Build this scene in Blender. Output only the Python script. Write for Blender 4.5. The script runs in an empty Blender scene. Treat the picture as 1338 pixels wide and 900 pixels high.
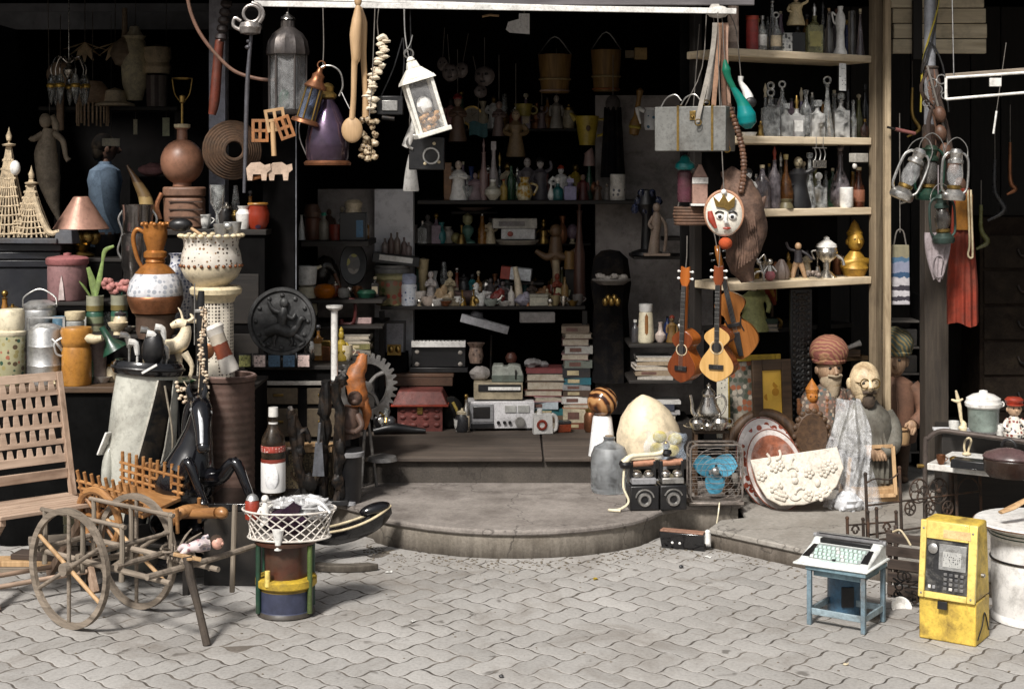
import bpy,math,random
from mathutils import Matrix,Vector,Euler
random.seed(7)
SC=bpy.context.scene
COL=SC.collection
PI=math.pi
R=math.radians
F,CX,HY,CH=2000.0,669.0,225.0,1.7
def W(px,py,Y):
 s=Y/F
 return Vector(((px-CX)*s,Y,CH-(py-HY)*s))
MATS={}
def nd(nt,t,**kw):
 n=nt.nodes.new(t)
 for k,v in kw.items():
  setattr(n,k,v)
 return n
def base_mat(name):
 m=bpy.data.materials.new(name)
 m.use_nodes=True
 nt=m.node_tree
 b=nt.nodes['Principled BSDF']
 tc=nd(nt,'ShaderNodeTexCoord')
 oi=nd(nt,'ShaderNodeObjectInfo')
 add=nd(nt,'ShaderNodeVectorMath',operation='ADD')
 mul=nd(nt,'ShaderNodeVectorMath',operation='SCALE')
 mul.inputs[0].default_value=(7.3,3.1,5.7)
 nt.links.new(oi.outputs['Random'],mul.inputs['Scale'])
 nt.links.new(tc.outputs['Object'],add.inputs[0])
 nt.links.new(mul.outputs[0],add.inputs[1])
 return m,nt,b,tc,add.outputs[0]
def noise(nt,vec,scale,detail=4,rough=.6,dist=0):
 n=nd(nt,'ShaderNodeTexNoise')
 n.inputs['Scale'].default_value=scale
 n.inputs['Detail'].default_value=detail
 n.inputs['Roughness'].default_value=rough
 n.inputs['Distortion'].default_value=dist
 nt.links.new(vec,n.inputs['Vector'])
 return n.outputs['Fac']
def ramp(nt,fac,stops,interp='LINEAR'):
 r=nd(nt,'ShaderNodeValToRGB')
 r.color_ramp.interpolation=interp
 el=r.color_ramp.elements
 while len(el)<len(stops):
  el.new(.5)
 for e,(p,c)in zip(el,stops):
  e.position=p
  e.color=(*c[:3],1)
 nt.links.new(fac,r.inputs[0])
 return r.outputs[0]
def mixc(nt,fac,a,b,mode='MIX'):
 n=nd(nt,'ShaderNodeMix',data_type='RGBA',blend_type=mode)
 for i,v in((0,fac),(6,a),(7,b)):
  if isinstance(v,(int,float)):
   n.inputs[i].default_value=v
  elif isinstance(v,tuple):
   n.inputs[i].default_value=(*v[:3],1)
  else:
   nt.links.new(v,n.inputs[i])
 return n.outputs[2]
def bump(nt,b,h,strength=.3,dist=.01):
 n=nd(nt,'ShaderNodeBump')
 n.inputs['Strength'].default_value=strength
 n.inputs['Distance'].default_value=dist
 nt.links.new(h,n.inputs['Height'])
 nt.links.new(n.outputs[0],b.inputs['Normal'])
def sc(c,k):
 return tuple(max(0,min(1,x*k))for x in c[:3])
def adj(c):
 l=.3*c[0]+.59*c[1]+.11*c[2]
 k=min(1.1,.5+1.15*l)
 return tuple(max(.003,min(.85,(l+(x-l)*1.08)*k))for x in c[:3])
def M(name,col,rough=.6,metal=0.,var=.25,scale=14,bmp=.15,dirt=.35,dcol=(.06,.045,.03),coat=0):
 if name in MATS:return MATS[name]
 col=adj(col);dirt=min(1,dirt*1.35)
 m,nt,b,tc,v=base_mat(name)
 f=noise(nt,v,scale,5)
 c=ramp(nt,f,[(.3,sc(col,1-var)),(.7,sc(col,1+var))])
 d=noise(nt,v,scale*.45,6,.7,.4)
 dm=nd(nt,'ShaderNodeMapRange')
 dm.inputs[1].default_value,dm.inputs[2].default_value=.47,.7
 dm.inputs[3].default_value,dm.inputs[4].default_value=0,dirt
 nt.links.new(d,dm.inputs[0])
 c=mixc(nt,dm.outputs[0],c,dcol)
 c=mixc(nt,1.,c,ramp(nt,noise(nt,v,scale*4.5,7,.75),[(.3,(.6,)*3),(.52,(1,)*3),(.72,(1,)*3),(.8,(1.12,1.1,1.06))]),'MULTIPLY')
 nt.links.new(c,b.inputs['Base Color'])
 rr=nd(nt,'ShaderNodeMapRange')
 rr.inputs[3].default_value,rr.inputs[4].default_value=max(.03,rough-.12),min(1,rough+.18)
 nt.links.new(noise(nt,v,scale*1.7,4),rr.inputs[0])
 nt.links.new(rr.outputs[0],b.inputs['Roughness'])
 b.inputs['Metallic'].default_value=metal
 if coat:b.inputs['Coat Weight'].default_value=coat
 if rough>.6 and max(col)<.03:b.inputs['Specular IOR Level'].default_value=.06
 if bmp:bump(nt,b,noise(nt,v,scale*5,5),bmp,.004)
 MATS[name]=m
 return m
def WOOD(name,c1,c2,axis='X',scale=1.,rough=.6,dirt=.3,bmp=.25):
 if name in MATS:return MATS[name]
 c1,c2,dirt=adj(c1),adj(c2),min(1,dirt*1.3)
 m,nt,b,tc,v=base_mat(name)
 mp=nd(nt,'ShaderNodeMapping')
 s={'X':(2.5,34,34),'Y':(34,2.5,34),'Z':(34,34,2.5)}[axis]
 mp.inputs['Scale'].default_value=[x*scale for x in s]
 nt.links.new(v,mp.inputs['Vector'])
 g=noise(nt,mp.outputs[0],1.2,6,.65,.8)
 c=ramp(nt,g,[(.32,c1),(.5,tuple((p+q)/2 for p,q in zip(c1,c2))),(.68,c2)])
 d=noise(nt,v,5,5,.7)
 dm=nd(nt,'ShaderNodeMapRange')
 dm.inputs[1].default_value,dm.inputs[2].default_value=.5,.75
 dm.inputs[3].default_value,dm.inputs[4].default_value=0,dirt
 nt.links.new(d,dm.inputs[0])
 c=mixc(nt,dm.outputs[0],c,sc(c1,.3))
 nt.links.new(c,b.inputs['Base Color'])
 b.inputs['Roughness'].default_value=rough
 bump(nt,b,g,bmp,.004)
 MATS[name]=m
 return m
def GLASS(name,col=(.9,.92,.9),rough=.04,dust=.1,dsc=12):
 if name in MATS:return MATS[name]
 m,nt,b,tc,v=base_mat(name)
 b.inputs['Base Color'].default_value=(*col,1)
 b.inputs['IOR'].default_value=1.45
 rr=nd(nt,'ShaderNodeMapRange')
 rr.inputs[3].default_value,rr.inputs[4].default_value=rough,rough+.3
 nt.links.new(noise(nt,v,20,4),rr.inputs[0])
 nt.links.new(rr.outputs[0],b.inputs['Roughness'])
 dm=nd(nt,'ShaderNodeMapRange')
 dm.inputs[1].default_value,dm.inputs[2].default_value=.35,.75
 dm.inputs[3].default_value,dm.inputs[4].default_value=1,1-dust*1.6
 nt.links.new(noise(nt,v,dsc,6,.7),dm.inputs[0])
 nt.links.new(dm.outputs[0],b.inputs['Transmission Weight'])
 MATS[name]=m
 return m
def PATT(name,bg,spots,scale=40,size=.3,rough=.3,dirt=.2,kind='voronoi',bg2=None):
 if name in MATS:return MATS[name]
 bg,spots=adj(bg),[adj(x)for x in spots]
 m,nt,b,tc,v=base_mat(name)
 vo=nd(nt,'ShaderNodeTexVoronoi',feature='F1')
 vo.inputs['Scale'].default_value=scale
 vo.inputs['Randomness'].default_value=.55 if kind=='voronoi' else .0
 nt.links.new(v if kind=='voronoi' else tc.outputs['Object'],vo.inputs['Vector'])
 hue=nd(nt,'ShaderNodeSeparateColor')
 nt.links.new(vo.outputs['Color'],hue.inputs[0])
 n=len(spots)
 sp=ramp(nt,hue.outputs[0],[(i/n,s)for i,s in enumerate(spots)],'CONSTANT')
 g=ramp(nt,noise(nt,v,scale*.25,4),[(.35,sc(bg,.8)),(.65,bg2 or sc(bg,1.1))])
 lt=nd(nt,'ShaderNodeMath',operation='LESS_THAN')
 nt.links.new(vo.outputs['Distance'],lt.inputs[0])
 lt.inputs[1].default_value=size
 c=mixc(nt,lt.outputs[0],g,sp)
 dm=nd(nt,'ShaderNodeMapRange')
 dm.inputs[1].default_value,dm.inputs[2].default_value=.5,.8
 dm.inputs[3].default_value,dm.inputs[4].default_value=0,dirt
 nt.links.new(noise(nt,v,9,6,.7),dm.inputs[0])
 c=mixc(nt,dm.outputs[0],c,(.05,.04,.03))
 nt.links.new(c,b.inputs['Base Color'])
 b.inputs['Roughness'].default_value=rough
 MATS[name]=m
 return m
def BAND(name,stops,lo,hi,rough=.4,axis=2,metal=0,var=.2,noisy=.0):
 if name in MATS:return MATS[name]
 stops=[(p,adj(c))for p,c in stops]
 m,nt,b,tc,v=base_mat(name)
 se=nd(nt,'ShaderNodeSeparateXYZ')
 nt.links.new(tc.outputs['Object'],se.inputs[0])
 mr=nd(nt,'ShaderNodeMapRange')
 mr.inputs[1].default_value,mr.inputs[2].default_value=lo,hi
 nt.links.new(se.outputs[axis],mr.inputs[0])
 fac=mr.outputs[0]
 if noisy:
  ad=nd(nt,'ShaderNodeMath',operation='MULTIPLY_ADD')
  nt.links.new(noise(nt,v,30,4),ad.inputs[0])
  ad.inputs[1].default_value=noisy
  nt.links.new(fac,ad.inputs[2])
  fac=ad.outputs[0]
 c=ramp(nt,fac,stops,'CONSTANT')
 g=ramp(nt,noise(nt,v,22,6,.7),[(.3,(1-var*1.6,)*3),(.65,(1,1,1))])
 c=mixc(nt,1.0,c,g,'MULTIPLY')
 nt.links.new(c,b.inputs['Base Color'])
 b.inputs['Roughness'].default_value=rough
 b.inputs['Metallic'].default_value=metal
 bump(nt,b,noise(nt,v,60,4),.1,.003)
 MATS[name]=m
 return m
class G:
 def __init__(s,scale=1.0):
  s.v,s.f,s.sm,s.s=[],[],[],scale
  s.m=Matrix.Identity(4)
  s.st=[]
 def push(s,x=0,y=0,z=0,rx=0,ry=0,rz=0,k=1):
  s.st.append(s.m.copy())
  s.m=s.m@Matrix.Translation((x,y,z))@Euler((R(rx),R(ry),R(rz))).to_matrix().to_4x4()@Matrix.Scale(k,4)
  return s
 def pop(s):
  s.m=s.st.pop();return s
 def add(s,vs,fs,smooth=True):
  o=len(s.v)
  for v in vs:
   s.v.append(tuple((s.m@Vector(v))*s.s))
  for f in fs:
   s.f.append([i+o for i in f]);s.sm.append(smooth)
  return s
 def box(s,x,y,z,sx,sy,sz,tx=1,ty=1,rz=0):
  c,d=math.cos(R(rz)),math.sin(R(rz))
  vs=[]
  for zz,kx,ky in((0,1,1),(sz,tx,ty)):
   for ax,ay in((-1,-1),(1,-1),(1,1),(-1,1)):
    a,b=ax*sx/2*kx,ay*sy/2*ky
    vs.append((x+a*c-b*d,y+a*d+b*c,z+zz))
  return s.add(vs,[(3,2,1,0),(4,5,6,7),(0,1,5,4),(1,2,6,5),(2,3,7,6),(3,0,4,7)],False)
 def beam(s,p,q,w,h=None,up=(0,0,1),w2=None):
  h=h or w;w2=w2 or w
  p,q=Vector(p),Vector(q)
  d=(q-p).normalized()
  u=Vector(up)
  a=d.cross(u)
  if a.length<1e-4:a=d.cross(Vector((0,1,0)))
  a.normalize();b=a.cross(d)
  vs=[]
  for c,ww in((p,w),(q,w2)):
   for i,j in((-1,-1),(1,-1),(1,1),(-1,1)):
    vs.append(c+a*i*ww/2+b*j*h/2)
  return s.add(vs,[(0,1,2,3),(7,6,5,4),(4,5,1,0),(5,6,2,1),(6,7,3,2),(7,4,0,3)],False)
 def tube(s,pts,r,n=8,closed=False,sub=0,flat=1.0):
  pts=[Vector(p)for p in pts]
  rs=list(r)if isinstance(r,(list,tuple))else[r]*len(pts)
  if sub:
   N=len(pts);np_,nr=[],[]
   rng=N if closed else N-1
   for i in range(rng):
    p0=pts[(i-1)%N]if(closed or i>0)else pts[0]*2-pts[1]
    p1,p2=pts[i],pts[(i+1)%N]
    p3=pts[(i+2)%N]if(closed or i+2<N)else p2*2-p1
    for k in range(sub):
     t=k/sub
     np_.append(.5*((2*p1)+(p2-p0)*t+(2*p0-5*p1+4*p2-p3)*t*t+(3*p1-p0-3*p2+p3)*t**3))
     nr.append(rs[i]*(1-t)+rs[(i+1)%N]*t)
   if not closed:np_.append(pts[-1]);nr.append(rs[-1])
   pts,rs=np_,nr
  N=len(pts)
  tang=[]
  for i in range(N):
   a=pts[(i+1)%N]if(closed or i<N-1)else pts[i]
   b=pts[(i-1)%N]if(closed or i>0)else pts[i]
   d=a-b
   tang.append(d.normalized()if d.length>1e-9 else Vector((0,0,1)))
  up=Vector((0,0,1))if abs(tang[0].z)<.9 else Vector((0,1,0))
  nn=tang[0].cross(up).normalized()
  vs,fs=[],[]
  for i in range(N):
   if i:
    q=tang[i-1].rotation_difference(tang[i])
    nn=(q@nn).normalized()
   bb=tang[i].cross(nn)
   for k in range(n):
    a=2*PI*k/n
    vs.append(pts[i]+(nn*math.cos(a)+bb*math.sin(a)*flat)*rs[i])
  for i in range(N if closed else N-1):
   j=(i+1)%N
   for k in range(n):
    l=(k+1)%n
    fs.append((i*n+k,j*n+k,j*n+l,i*n+l))
  if not closed:
   fs.append(tuple(range(n)));fs.append(tuple((N-1)*n+k for k in reversed(range(n))))
  return s.add(vs,fs,True)
 def rod(s,p,q,r,r2=None,n=10):
  return s.tube([p,q],[r,r if r2 is None else r2],n)
 def cyl(s,x,y,z,r,h,r2=None,n=24):
  return s.lathe([(r,0),(r if r2 is None else r2,h)],n,x,y,z)
 def lathe(s,prof,n=24,x=0,y=0,z=0,sx=1,sy=1,amp=0,lobes=0):
  vs,fs,m=[],[],len(prof)
  for r_,z_ in prof:
   for k in range(n):
    a=2*PI*k/n
    q=r_*(1+amp*math.cos(lobes*a))if lobes else r_
    vs.append((x+q*math.cos(a)*sx,y+q*math.sin(a)*sy,z+z_))
  for i in range(m-1):
   for k in range(n):
    l=(k+1)%n
    fs.append((i*n+k,i*n+l,(i+1)*n+l,(i+1)*n+k))
  if prof[0][0]>1e-6:fs.append(tuple(reversed(range(n))))
  if prof[-1][0]>1e-6:fs.append(tuple((m-1)*n+k for k in range(n)))
  return s.add(vs,fs,True)
 def ball(s,x,y,z,rx,ry=None,rz=None,n=14,lump=0):
  ry=rx if ry is None else ry;rz=rx if rz is None else rz
  m=max(6,n//2+1)
  vs,fs=[],[]
  for i in range(m+1):
   t=PI*i/m
   for k in range(n):
    a=2*PI*k/n
    q=1+(random.uniform(-lump,lump)if lump and 0<i<m else 0)
    vs.append((x+rx*q*math.sin(t)*math.cos(a),y+ry*q*math.sin(t)*math.sin(a),z-rz*q*math.cos(t)))
  for i in range(m):
   for k in range(n):
    l=(k+1)%n
    fs.append((i*n+k,i*n+l,(i+1)*n+l,(i+1)*n+k))
  return s.add(vs,fs,True)
 def prism(s,out,y0,y1,k=1.0):
  n=len(out)
  cx=sum(p[0]for p in out)/n;cz=sum(p[1]for p in out)/n
  vs=[(a,y0,b)for a,b in out]+[(cx+(a-cx)*k,y1,cz+(b-cz)*k)for a,b in out]
  fs=[tuple(range(n)),tuple(n+i for i in reversed(range(n)))]
  fs+=[(i,n+i,n+(i+1)%n,(i+1)%n)for i in range(n)]
  return s.add(vs,fs,False)
 def slab(s,out,z0,z1):
  n=len(out)
  vs=[(a,b,z0)for a,b in out]+[(a,b,z1)for a,b in out]
  fs=[tuple(reversed(range(n))),tuple(n+i for i in range(n))]
  fs+=[(i,(i+1)%n,n+(i+1)%n,n+i)for i in range(n)]
  return s.add(vs,fs,False)
 def ring(s,c,Rr,r,axis='z',n=24,m=8,arc=(0,360),sx=1,sz=1):
  pts=[]
  full=abs(arc[1]-arc[0])>=360
  for k in range(n if full else n+1):
   a=R(arc[0]+(arc[1]-arc[0])*k/n)
   u,w=Rr*math.cos(a)*sx,Rr*math.sin(a)*sz
   pts.append({'z':(c[0]+u,c[1]+w,c[2]),'y':(c[0]+u,c[1],c[2]+w),'x':(c[0],c[1]+u,c[2]+w)}[axis])
  return s.tube(pts,r,m,full)
 def sheet(s,fn,nu,nv,th=.6):
  vs,fs=[],[]
  for side in(0,1):
   for i in range(nu+1):
    for j in range(nv+1):
     p=fn(i/nu,j/nv)
     vs.append((p[0],p[1]+side*th,p[2]))
  w=nv+1;o=(nu+1)*w
  for i in range(nu):
   for j in range(nv):
    a=(i*w+j,(i+1)*w+j,(i+1)*w+j+1,i*w+j+1)
    fs.append(a);fs.append(tuple(o+q for q in reversed(a)))
  for i in range(nu):
   fs.append((i*w,o+i*w,o+(i+1)*w,(i+1)*w))
   fs.append((i*w+nv,(i+1)*w+nv,o+(i+1)*w+nv,o+i*w+nv))
  for j in range(nv):
   fs.append((j,j+1,o+j+1,o+j))
   fs.append((nu*w+j,o+nu*w+j,o+nu*w+j+1,nu*w+j+1))
  return s.add(vs,fs,True)
def mesh_obj(name,mat,g,bev=0,sharp=38):
 me=bpy.data.meshes.new(name)
 me.from_pydata(g.v,[],g.f)
 me.polygons.foreach_set('use_smooth',g.sm)
 me.update()
 try:me.set_sharp_from_angle(angle=R(sharp))
 except Exception:pass
 me.materials.append(mat)
 o=bpy.data.objects.new(name,me)
 COL.objects.link(o)
 if bev:
  b=o.modifiers.new('bevel','BEVEL');b.width=bev;b.segments=2;b.limit_method='ANGLE';b.angle_limit=R(40)
 return o
class Part:
 def __init__(s,o,S):s.o,s.S=o,S
 def g(s):return G(s.S)
 def part(s,name,mat,g,bev=0,label=None,kind=None):
  o=mesh_obj(name,mat,g,bev)
  o.parent=s.o
  if label:o['label']=label
  if kind:o['kind']=kind
  return Part(o,s.S)
class T(Part):
 def __init__(s,name,label,cat,px,py,Y,rz=0,group=None,rx=0,ry=0,z=None,body=None,bev=0,u=None):
  s.S=Y/F if u is None else u
  loc=W(px,py,Y)
  if z is not None:loc.z=z
  if body:
   g=G(s.S);body[1](g);o=mesh_obj(name,body[0],g,bev)
  else:
   o=bpy.data.objects.new(name,None);COL.objects.link(o);o.empty_display_size=.05
  o.location=loc;o.rotation_euler=(R(rx),R(ry),R(rz))
  o['label']=label;o['category']=cat
  if group:o['group']=group
  s.o=o
def dup(t,px,py,Y,label,rz=0,group=None,rx=0,ry=0,k=1):
 def cp(o,par):
  c=o.copy();COL.objects.link(c);c.parent=par
  for ch in[x for x in ALLCH(o)]:cp(ch,c)
  return c
 r=cp(t.o,None)
 r.location=W(px,py,Y);r.rotation_euler=(R(rx),R(ry),R(rz));r['label']=label
 r.scale=(k,k,k)
 if group:r['group']=group
 return Part(r,t.S)
def FILM(name,col=(.9,.91,.93),hi=.5,bm=.7):
 if name in MATS:return MATS[name]
 m,nt,b,tc,v=base_mat(name)
 b.inputs['Base Color'].default_value=(*col,1);b.inputs['Roughness'].default_value=.14
 tr=nd(nt,'ShaderNodeBsdfTransparent');mx=nd(nt,'ShaderNodeMixShader')
 mr=nd(nt,'ShaderNodeMapRange');mr.inputs[1].default_value,mr.inputs[2].default_value=.35,.75
 mr.inputs[3].default_value,mr.inputs[4].default_value=.04,hi
 nt.links.new(noise(nt,v,16,6,.7,1.5),mr.inputs[0]);nt.links.new(mr.outputs[0],mx.inputs[0])
 nt.links.new(tr.outputs[0],mx.inputs[1]);nt.links.new(b.outputs[0],mx.inputs[2])
 bump(nt,b,noise(nt,v,30,5,.7,1),bm,.01)
 nt.links.new(mx.outputs[0],nt.nodes['Material Output'].inputs[0])
 MATS[name]=m
 return m
def rough(p,strength,size,depth=2):
 tx=bpy.data.textures.new('lumps','CLOUDS');tx.noise_scale=size;tx.noise_depth=depth
 md=p.o.modifiers.new('lumps','DISPLACE');md.texture=tx;md.strength=strength;md.mid_level=.5;md.texture_coords='LOCAL'
def ALLCH(o):return list(o.children)
def L(f):return f
wd=bpy.data.worlds.new('World');SC.world=wd;wd.use_nodes=True
wn=wd.node_tree
sky=wn.nodes.new('ShaderNodeTexSky');sky.sky_type='NISHITA';sky.sun_disc=False
SUN_EL,SUN_AZ=R(47),R(206)
sky.sun_elevation=SUN_EL;sky.sun_rotation=SUN_AZ
sky.air_density=1.0;sky.dust_density=4.0;sky.ozone_density=.6
hs=wn.nodes.new('ShaderNodeHueSaturation');hs.inputs['Saturation'].default_value=.3
wn.links.new(sky.outputs[0],hs.inputs['Color'])
wn.links.new(hs.outputs[0],wn.nodes['Background'].inputs[0])
wn.nodes['Background'].inputs[1].default_value=.05
sl=bpy.data.lights.new('sun','SUN');sl.energy=2.8;sl.angle=R(9);sl.color=(1,.955,.9)
so=bpy.data.objects.new('sun',sl);COL.objects.link(so)
sd=Vector((math.sin(SUN_AZ)*math.cos(SUN_EL),math.cos(SUN_AZ)*math.cos(SUN_EL),math.sin(SUN_EL)))
so.rotation_euler=(-sd).to_track_quat('-Z','Y').to_euler();so.location=sd*20
cam=bpy.data.cameras.new('camera');co=bpy.data.objects.new('camera',cam);COL.objects.link(co)
co.location=(0,0,CH);co.rotation_euler=(R(90),0,0)
cam.sensor_width=36;cam.lens=36*F/1338.0
cam.shift_y=-(450-HY)/1338.0
cam.clip_end=2000;cam.clip_start=.05
cam.dof.use_dof=False
SC.camera=co
vs=SC.view_settings
vs.view_transform='Standard';vs.look='None';vs.exposure=.8;vs.gamma=1;vs.use_curve_mapping=False
SC.cycles.use_denoising=True
SC.cycles.max_bounces=8;SC.cycles.transparent_max_bounces=12;SC.cycles.transmission_bounces=8
SC.cycles.caustics_reflective=False;SC.cycles.caustics_refractive=False
SC.cycles.sample_clamp_indirect=4
def struct(name,mat,g,bev=0):
 o=mesh_obj(name,mat,g,bev);o['kind']='structure';return o
def conc(name,c1,c2,stain,scale=3.,bmp=.3,low=None):
 m,nt,b,tc,v=base_mat(name)
 v=tc.outputs['Object']
 c=ramp(nt,noise(nt,v,scale,6,.65),[(.3,c1),(.7,c2)])
 f=noise(nt,v,scale*22,5,.7)
 c=mixc(nt,1.,c,ramp(nt,f,[(.25,(.62,)*3),(.6,(1,1,1)),(.8,(1.0,.98,.95))]),'MULTIPLY')
 s=nd(nt,'ShaderNodeMapRange');s.inputs[1].default_value,s.inputs[2].default_value=.5,.72
 s.inputs[3].default_value,s.inputs[4].default_value=0,.75
 nt.links.new(noise(nt,v,scale*.8,7,.7,.6),s.inputs[0])
 c=mixc(nt,s.outputs[0],c,stain)
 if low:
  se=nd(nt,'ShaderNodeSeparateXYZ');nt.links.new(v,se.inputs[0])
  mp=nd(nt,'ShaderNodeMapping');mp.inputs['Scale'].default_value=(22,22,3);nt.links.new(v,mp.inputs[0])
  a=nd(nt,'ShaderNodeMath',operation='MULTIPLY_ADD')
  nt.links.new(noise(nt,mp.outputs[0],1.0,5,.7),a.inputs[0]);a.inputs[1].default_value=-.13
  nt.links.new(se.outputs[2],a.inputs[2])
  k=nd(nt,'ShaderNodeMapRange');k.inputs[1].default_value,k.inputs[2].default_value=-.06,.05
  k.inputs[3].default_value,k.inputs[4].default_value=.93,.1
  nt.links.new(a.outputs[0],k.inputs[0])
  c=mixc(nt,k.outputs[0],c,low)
 vo=nd(nt,'ShaderNodeTexVoronoi',feature='DISTANCE_TO_EDGE');vo.inputs['Scale'].default_value=1.7
 wv=nd(nt,'ShaderNodeVectorMath',operation='ADD');nt.links.new(v,wv.inputs[0])
 nz=nd(nt,'ShaderNodeTexNoise');nz.inputs['Scale'].default_value=5;nz.inputs['Detail'].default_value=6;nt.links.new(v,nz.inputs[0])
 sv=nd(nt,'ShaderNodeVectorMath',operation='SCALE');sv.inputs['Scale'].default_value=.35;nt.links.new(nz.outputs['Color'],sv.inputs[0])
 nt.links.new(sv.outputs[0],wv.inputs[1]);nt.links.new(wv.outputs[0],vo.inputs['Vector'])
 ck=nd(nt,'ShaderNodeMapRange');ck.inputs[1].default_value,ck.inputs[2].default_value=.002,.009
 ck.inputs[3].default_value,ck.inputs[4].default_value=.6,0
 nt.links.new(vo.outputs['Distance'],ck.inputs[0])
 c=mixc(nt,ck.outputs[0],c,(.03,.024,.02))
 nt.links.new(c,b.inputs['Base Color'])
 b.inputs['Roughness'].default_value=.88
 bump(nt,b,f,bmp,.006)
 return m
g=G();g.box(0,60,-.31,400,400,.3)
struct('ground',conc('sandy_joint_dirt',(.07,.06,.05),(.12,.105,.085),(.05,.042,.035)),g)
def pavers():
 import mathutils
 vs,fs,tint=[],[],[]
 Wd=.102
 def warp(u,v):
  return(u+.06*math.sin(2*PI*v),v+.06*math.sin(2*PI*u))
 def toworld(u,v):
  a=R(-45+2.5)
  x,y=u*Wd,v*Wd
  return(x*math.cos(a)-y*math.sin(a),x*math.sin(a)+y*math.cos(a)+6.3)
 rnd=random.Random(3)
 for k in range(-78,79):
  for j in range(-29,30):
   for kind in(0,1):
    u0,v0=k+2*j,k-2*j
    if kind:v0+=1;w,h=1,2
    else:w,h=2,1
    X,Y=toworld(u0+w/2,v0+h/2)
    if abs(X)>3.6 or not 3.2<Y<7.9:continue
    per=[]
    n=6
    gp=.034+rnd.uniform(-.012,.014)
    for(a,b_,c,d)in((0,0,w,0),(w,0,w,h),(w,h,0,h),(0,h,0,0)):
     m_=n*int(abs(c-a)+abs(d-b_))
     for t in range(m_):
      per.append((u0+a+(c-a)*t/m_,v0+b_+(d-b_)*t/m_))
    cu,cv=u0+w/2,v0+h/2
    def inset(p,e):
     return(cu+(p[0]-cu)*(1-2*e/w),cv+(p[1]-cv)*(1-2*e/h))
    z0=rnd.uniform(-.0006,.0006);tx,ty=rnd.uniform(-.005,.005),rnd.uniform(-.005,.005)
    dz=.0
    if rnd.random()<.03:z0-=.001
    col=rnd.gauss(1,.05)
    o=len(vs);N=len(per)
    for e,zz in((gp,-.012),(gp,-.0012),(gp+.014,-.0003),(gp+.035,0)):
     for p in per:
      q=inset(p,e);q=warp(*q);x,y=toworld(*q)
      vs.append((x,y,z0+zz+tx*(x-X)+ty*(y-Y)))
    for r_ in range(3):
     for t in range(N):
      t2=(t+1)%N
      fs.append((o+r_*N+t,o+r_*N+t2,o+(r_+1)*N+t2,o+(r_+1)*N+t))
    fs.append(tuple(o+3*N+t for t in range(N)))
    tint+=[col]*(4*N)
 g=G();g.v,g.f,g.sm=vs,fs,[True]*len(fs)
 m,nt,b,tc,v=base_mat('paver_concrete')
 v=tc.outputs['Object']
 at=nd(nt,'ShaderNodeAttribute',attribute_name='tint')
 c=ramp(nt,noise(nt,v,1.3,6,.65),[(.3,(.31,.295,.275)),(.7,(.41,.395,.375))])
 c=mixc(nt,1.,c,at.outputs['Color'],'MULTIPLY')
 f=noise(nt,v,75,6,.75)
 c=mixc(nt,1.,c,ramp(nt,f,[(.3,(.66,)*3),(.55,(1,)*3)]),'MULTIPLY')
 s=nd(nt,'ShaderNodeMapRange');s.inputs[1].default_value,s.inputs[2].default_value=.5,.7
 s.inputs[3].default_value,s.inputs[4].default_value=0,.6
 nt.links.new(noise(nt,v,2.1,8,.72,.8),s.inputs[0])
 c=mixc(nt,s.outputs[0],c,(.15,.125,.1))
 s2=nd(nt,'ShaderNodeMapRange');s2.inputs[1].default_value,s2.inputs[2].default_value=.66,.72
 s2.inputs[3].default_value,s2.inputs[4].default_value=0,.7
 nt.links.new(noise(nt,v,9,3,.5,.3),s2.inputs[0])
 c=mixc(nt,s2.outputs[0],c,(.07,.06,.05))
 nt.links.new(c,b.inputs['Base Color']);b.inputs['Roughness'].default_value=.85
 bump(nt,b,f,.35,.004)
 o=struct('pavement',m,g)
 ca=o.data.attributes.new('tint','FLOAT_COLOR','POINT')
 buf=[]
 for t in tint:buf+=[t,t,t,1]
 ca.data.foreach_set('color',buf)
 o.location.z=.012
pavers()
g=G();g.box(0,5.6,-.0085,7.6,4.8,.0189);struct('joint_sand',conc('dark_joint_sand',(.03,.025,.02),(.22,.19,.16),(.02,.017,.014),3),g)
g=G();rnd=random.Random(5)
edge=[(-.66,6.95),(-.5,6.83),(-.23,6.69),(.04,6.66),(.37,6.73),(.62,6.9),(.9,6.86),(1.27,6.57),(1.9,6.09)]
for i in range(520):
 k=rnd.randrange(len(edge)-1);t=rnd.random()
 x=edge[k][0]*(1-t)+edge[k+1][0]*t;y=edge[k][1]*(1-t)+edge[k+1][1]*t-abs(rnd.gauss(0,.13))-.006
 r_=rnd.uniform(.0015,.0055)
 g.ball(x,y,.013,r_*rnd.uniform(1,1.8),r_,r_*.7,5)
for i in range(150):
 r_=rnd.uniform(.0012,.004)
 g.ball(rnd.uniform(-2.4,2.4),rnd.uniform(4.9,6.6),.013,r_*1.5,r_,r_*.7,5)
o=mesh_obj('street_grit',M('grit',(.2,.17,.13),.9,var=.5,scale=60),g);o['kind']='stuff'
def P(px,py,z):
 Y=F*(CH-z)/(py-HY)
 return((px-CX)*Y/F,Y)
arc=[P(487,672,.14),P(503,677,.14),P(525,681,.14),P(560,686,.14),P(600,690,.14),P(640,692,.14),P(680,692.5,.14),P(720,691.5,.14),P(760,689,.14),P(800,684.5,.14),P(830,679,.14),P(852,672,.14)]
right_end=[P(862,667,.14),P(893,659,.14),P(968,657,.14)]
out=arc+right_end+[(1.1,7.75),(-3.2,7.75),(-3.2,7.5),P(380,644,.14),P(440,656,.14),P(484,668,.14)]
rim,face=[],[]
def offs(poly,d):
 n=len(poly);r_=[]
 for i in range(n):
  a,b_=Vector(poly[i-1]),Vector(poly[(i+1)%n])
  t=(b_-a).normalized()
  r_.append((poly[i][0]-t.y*d,poly[i][1]+t.x*d))
 return r_
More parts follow.
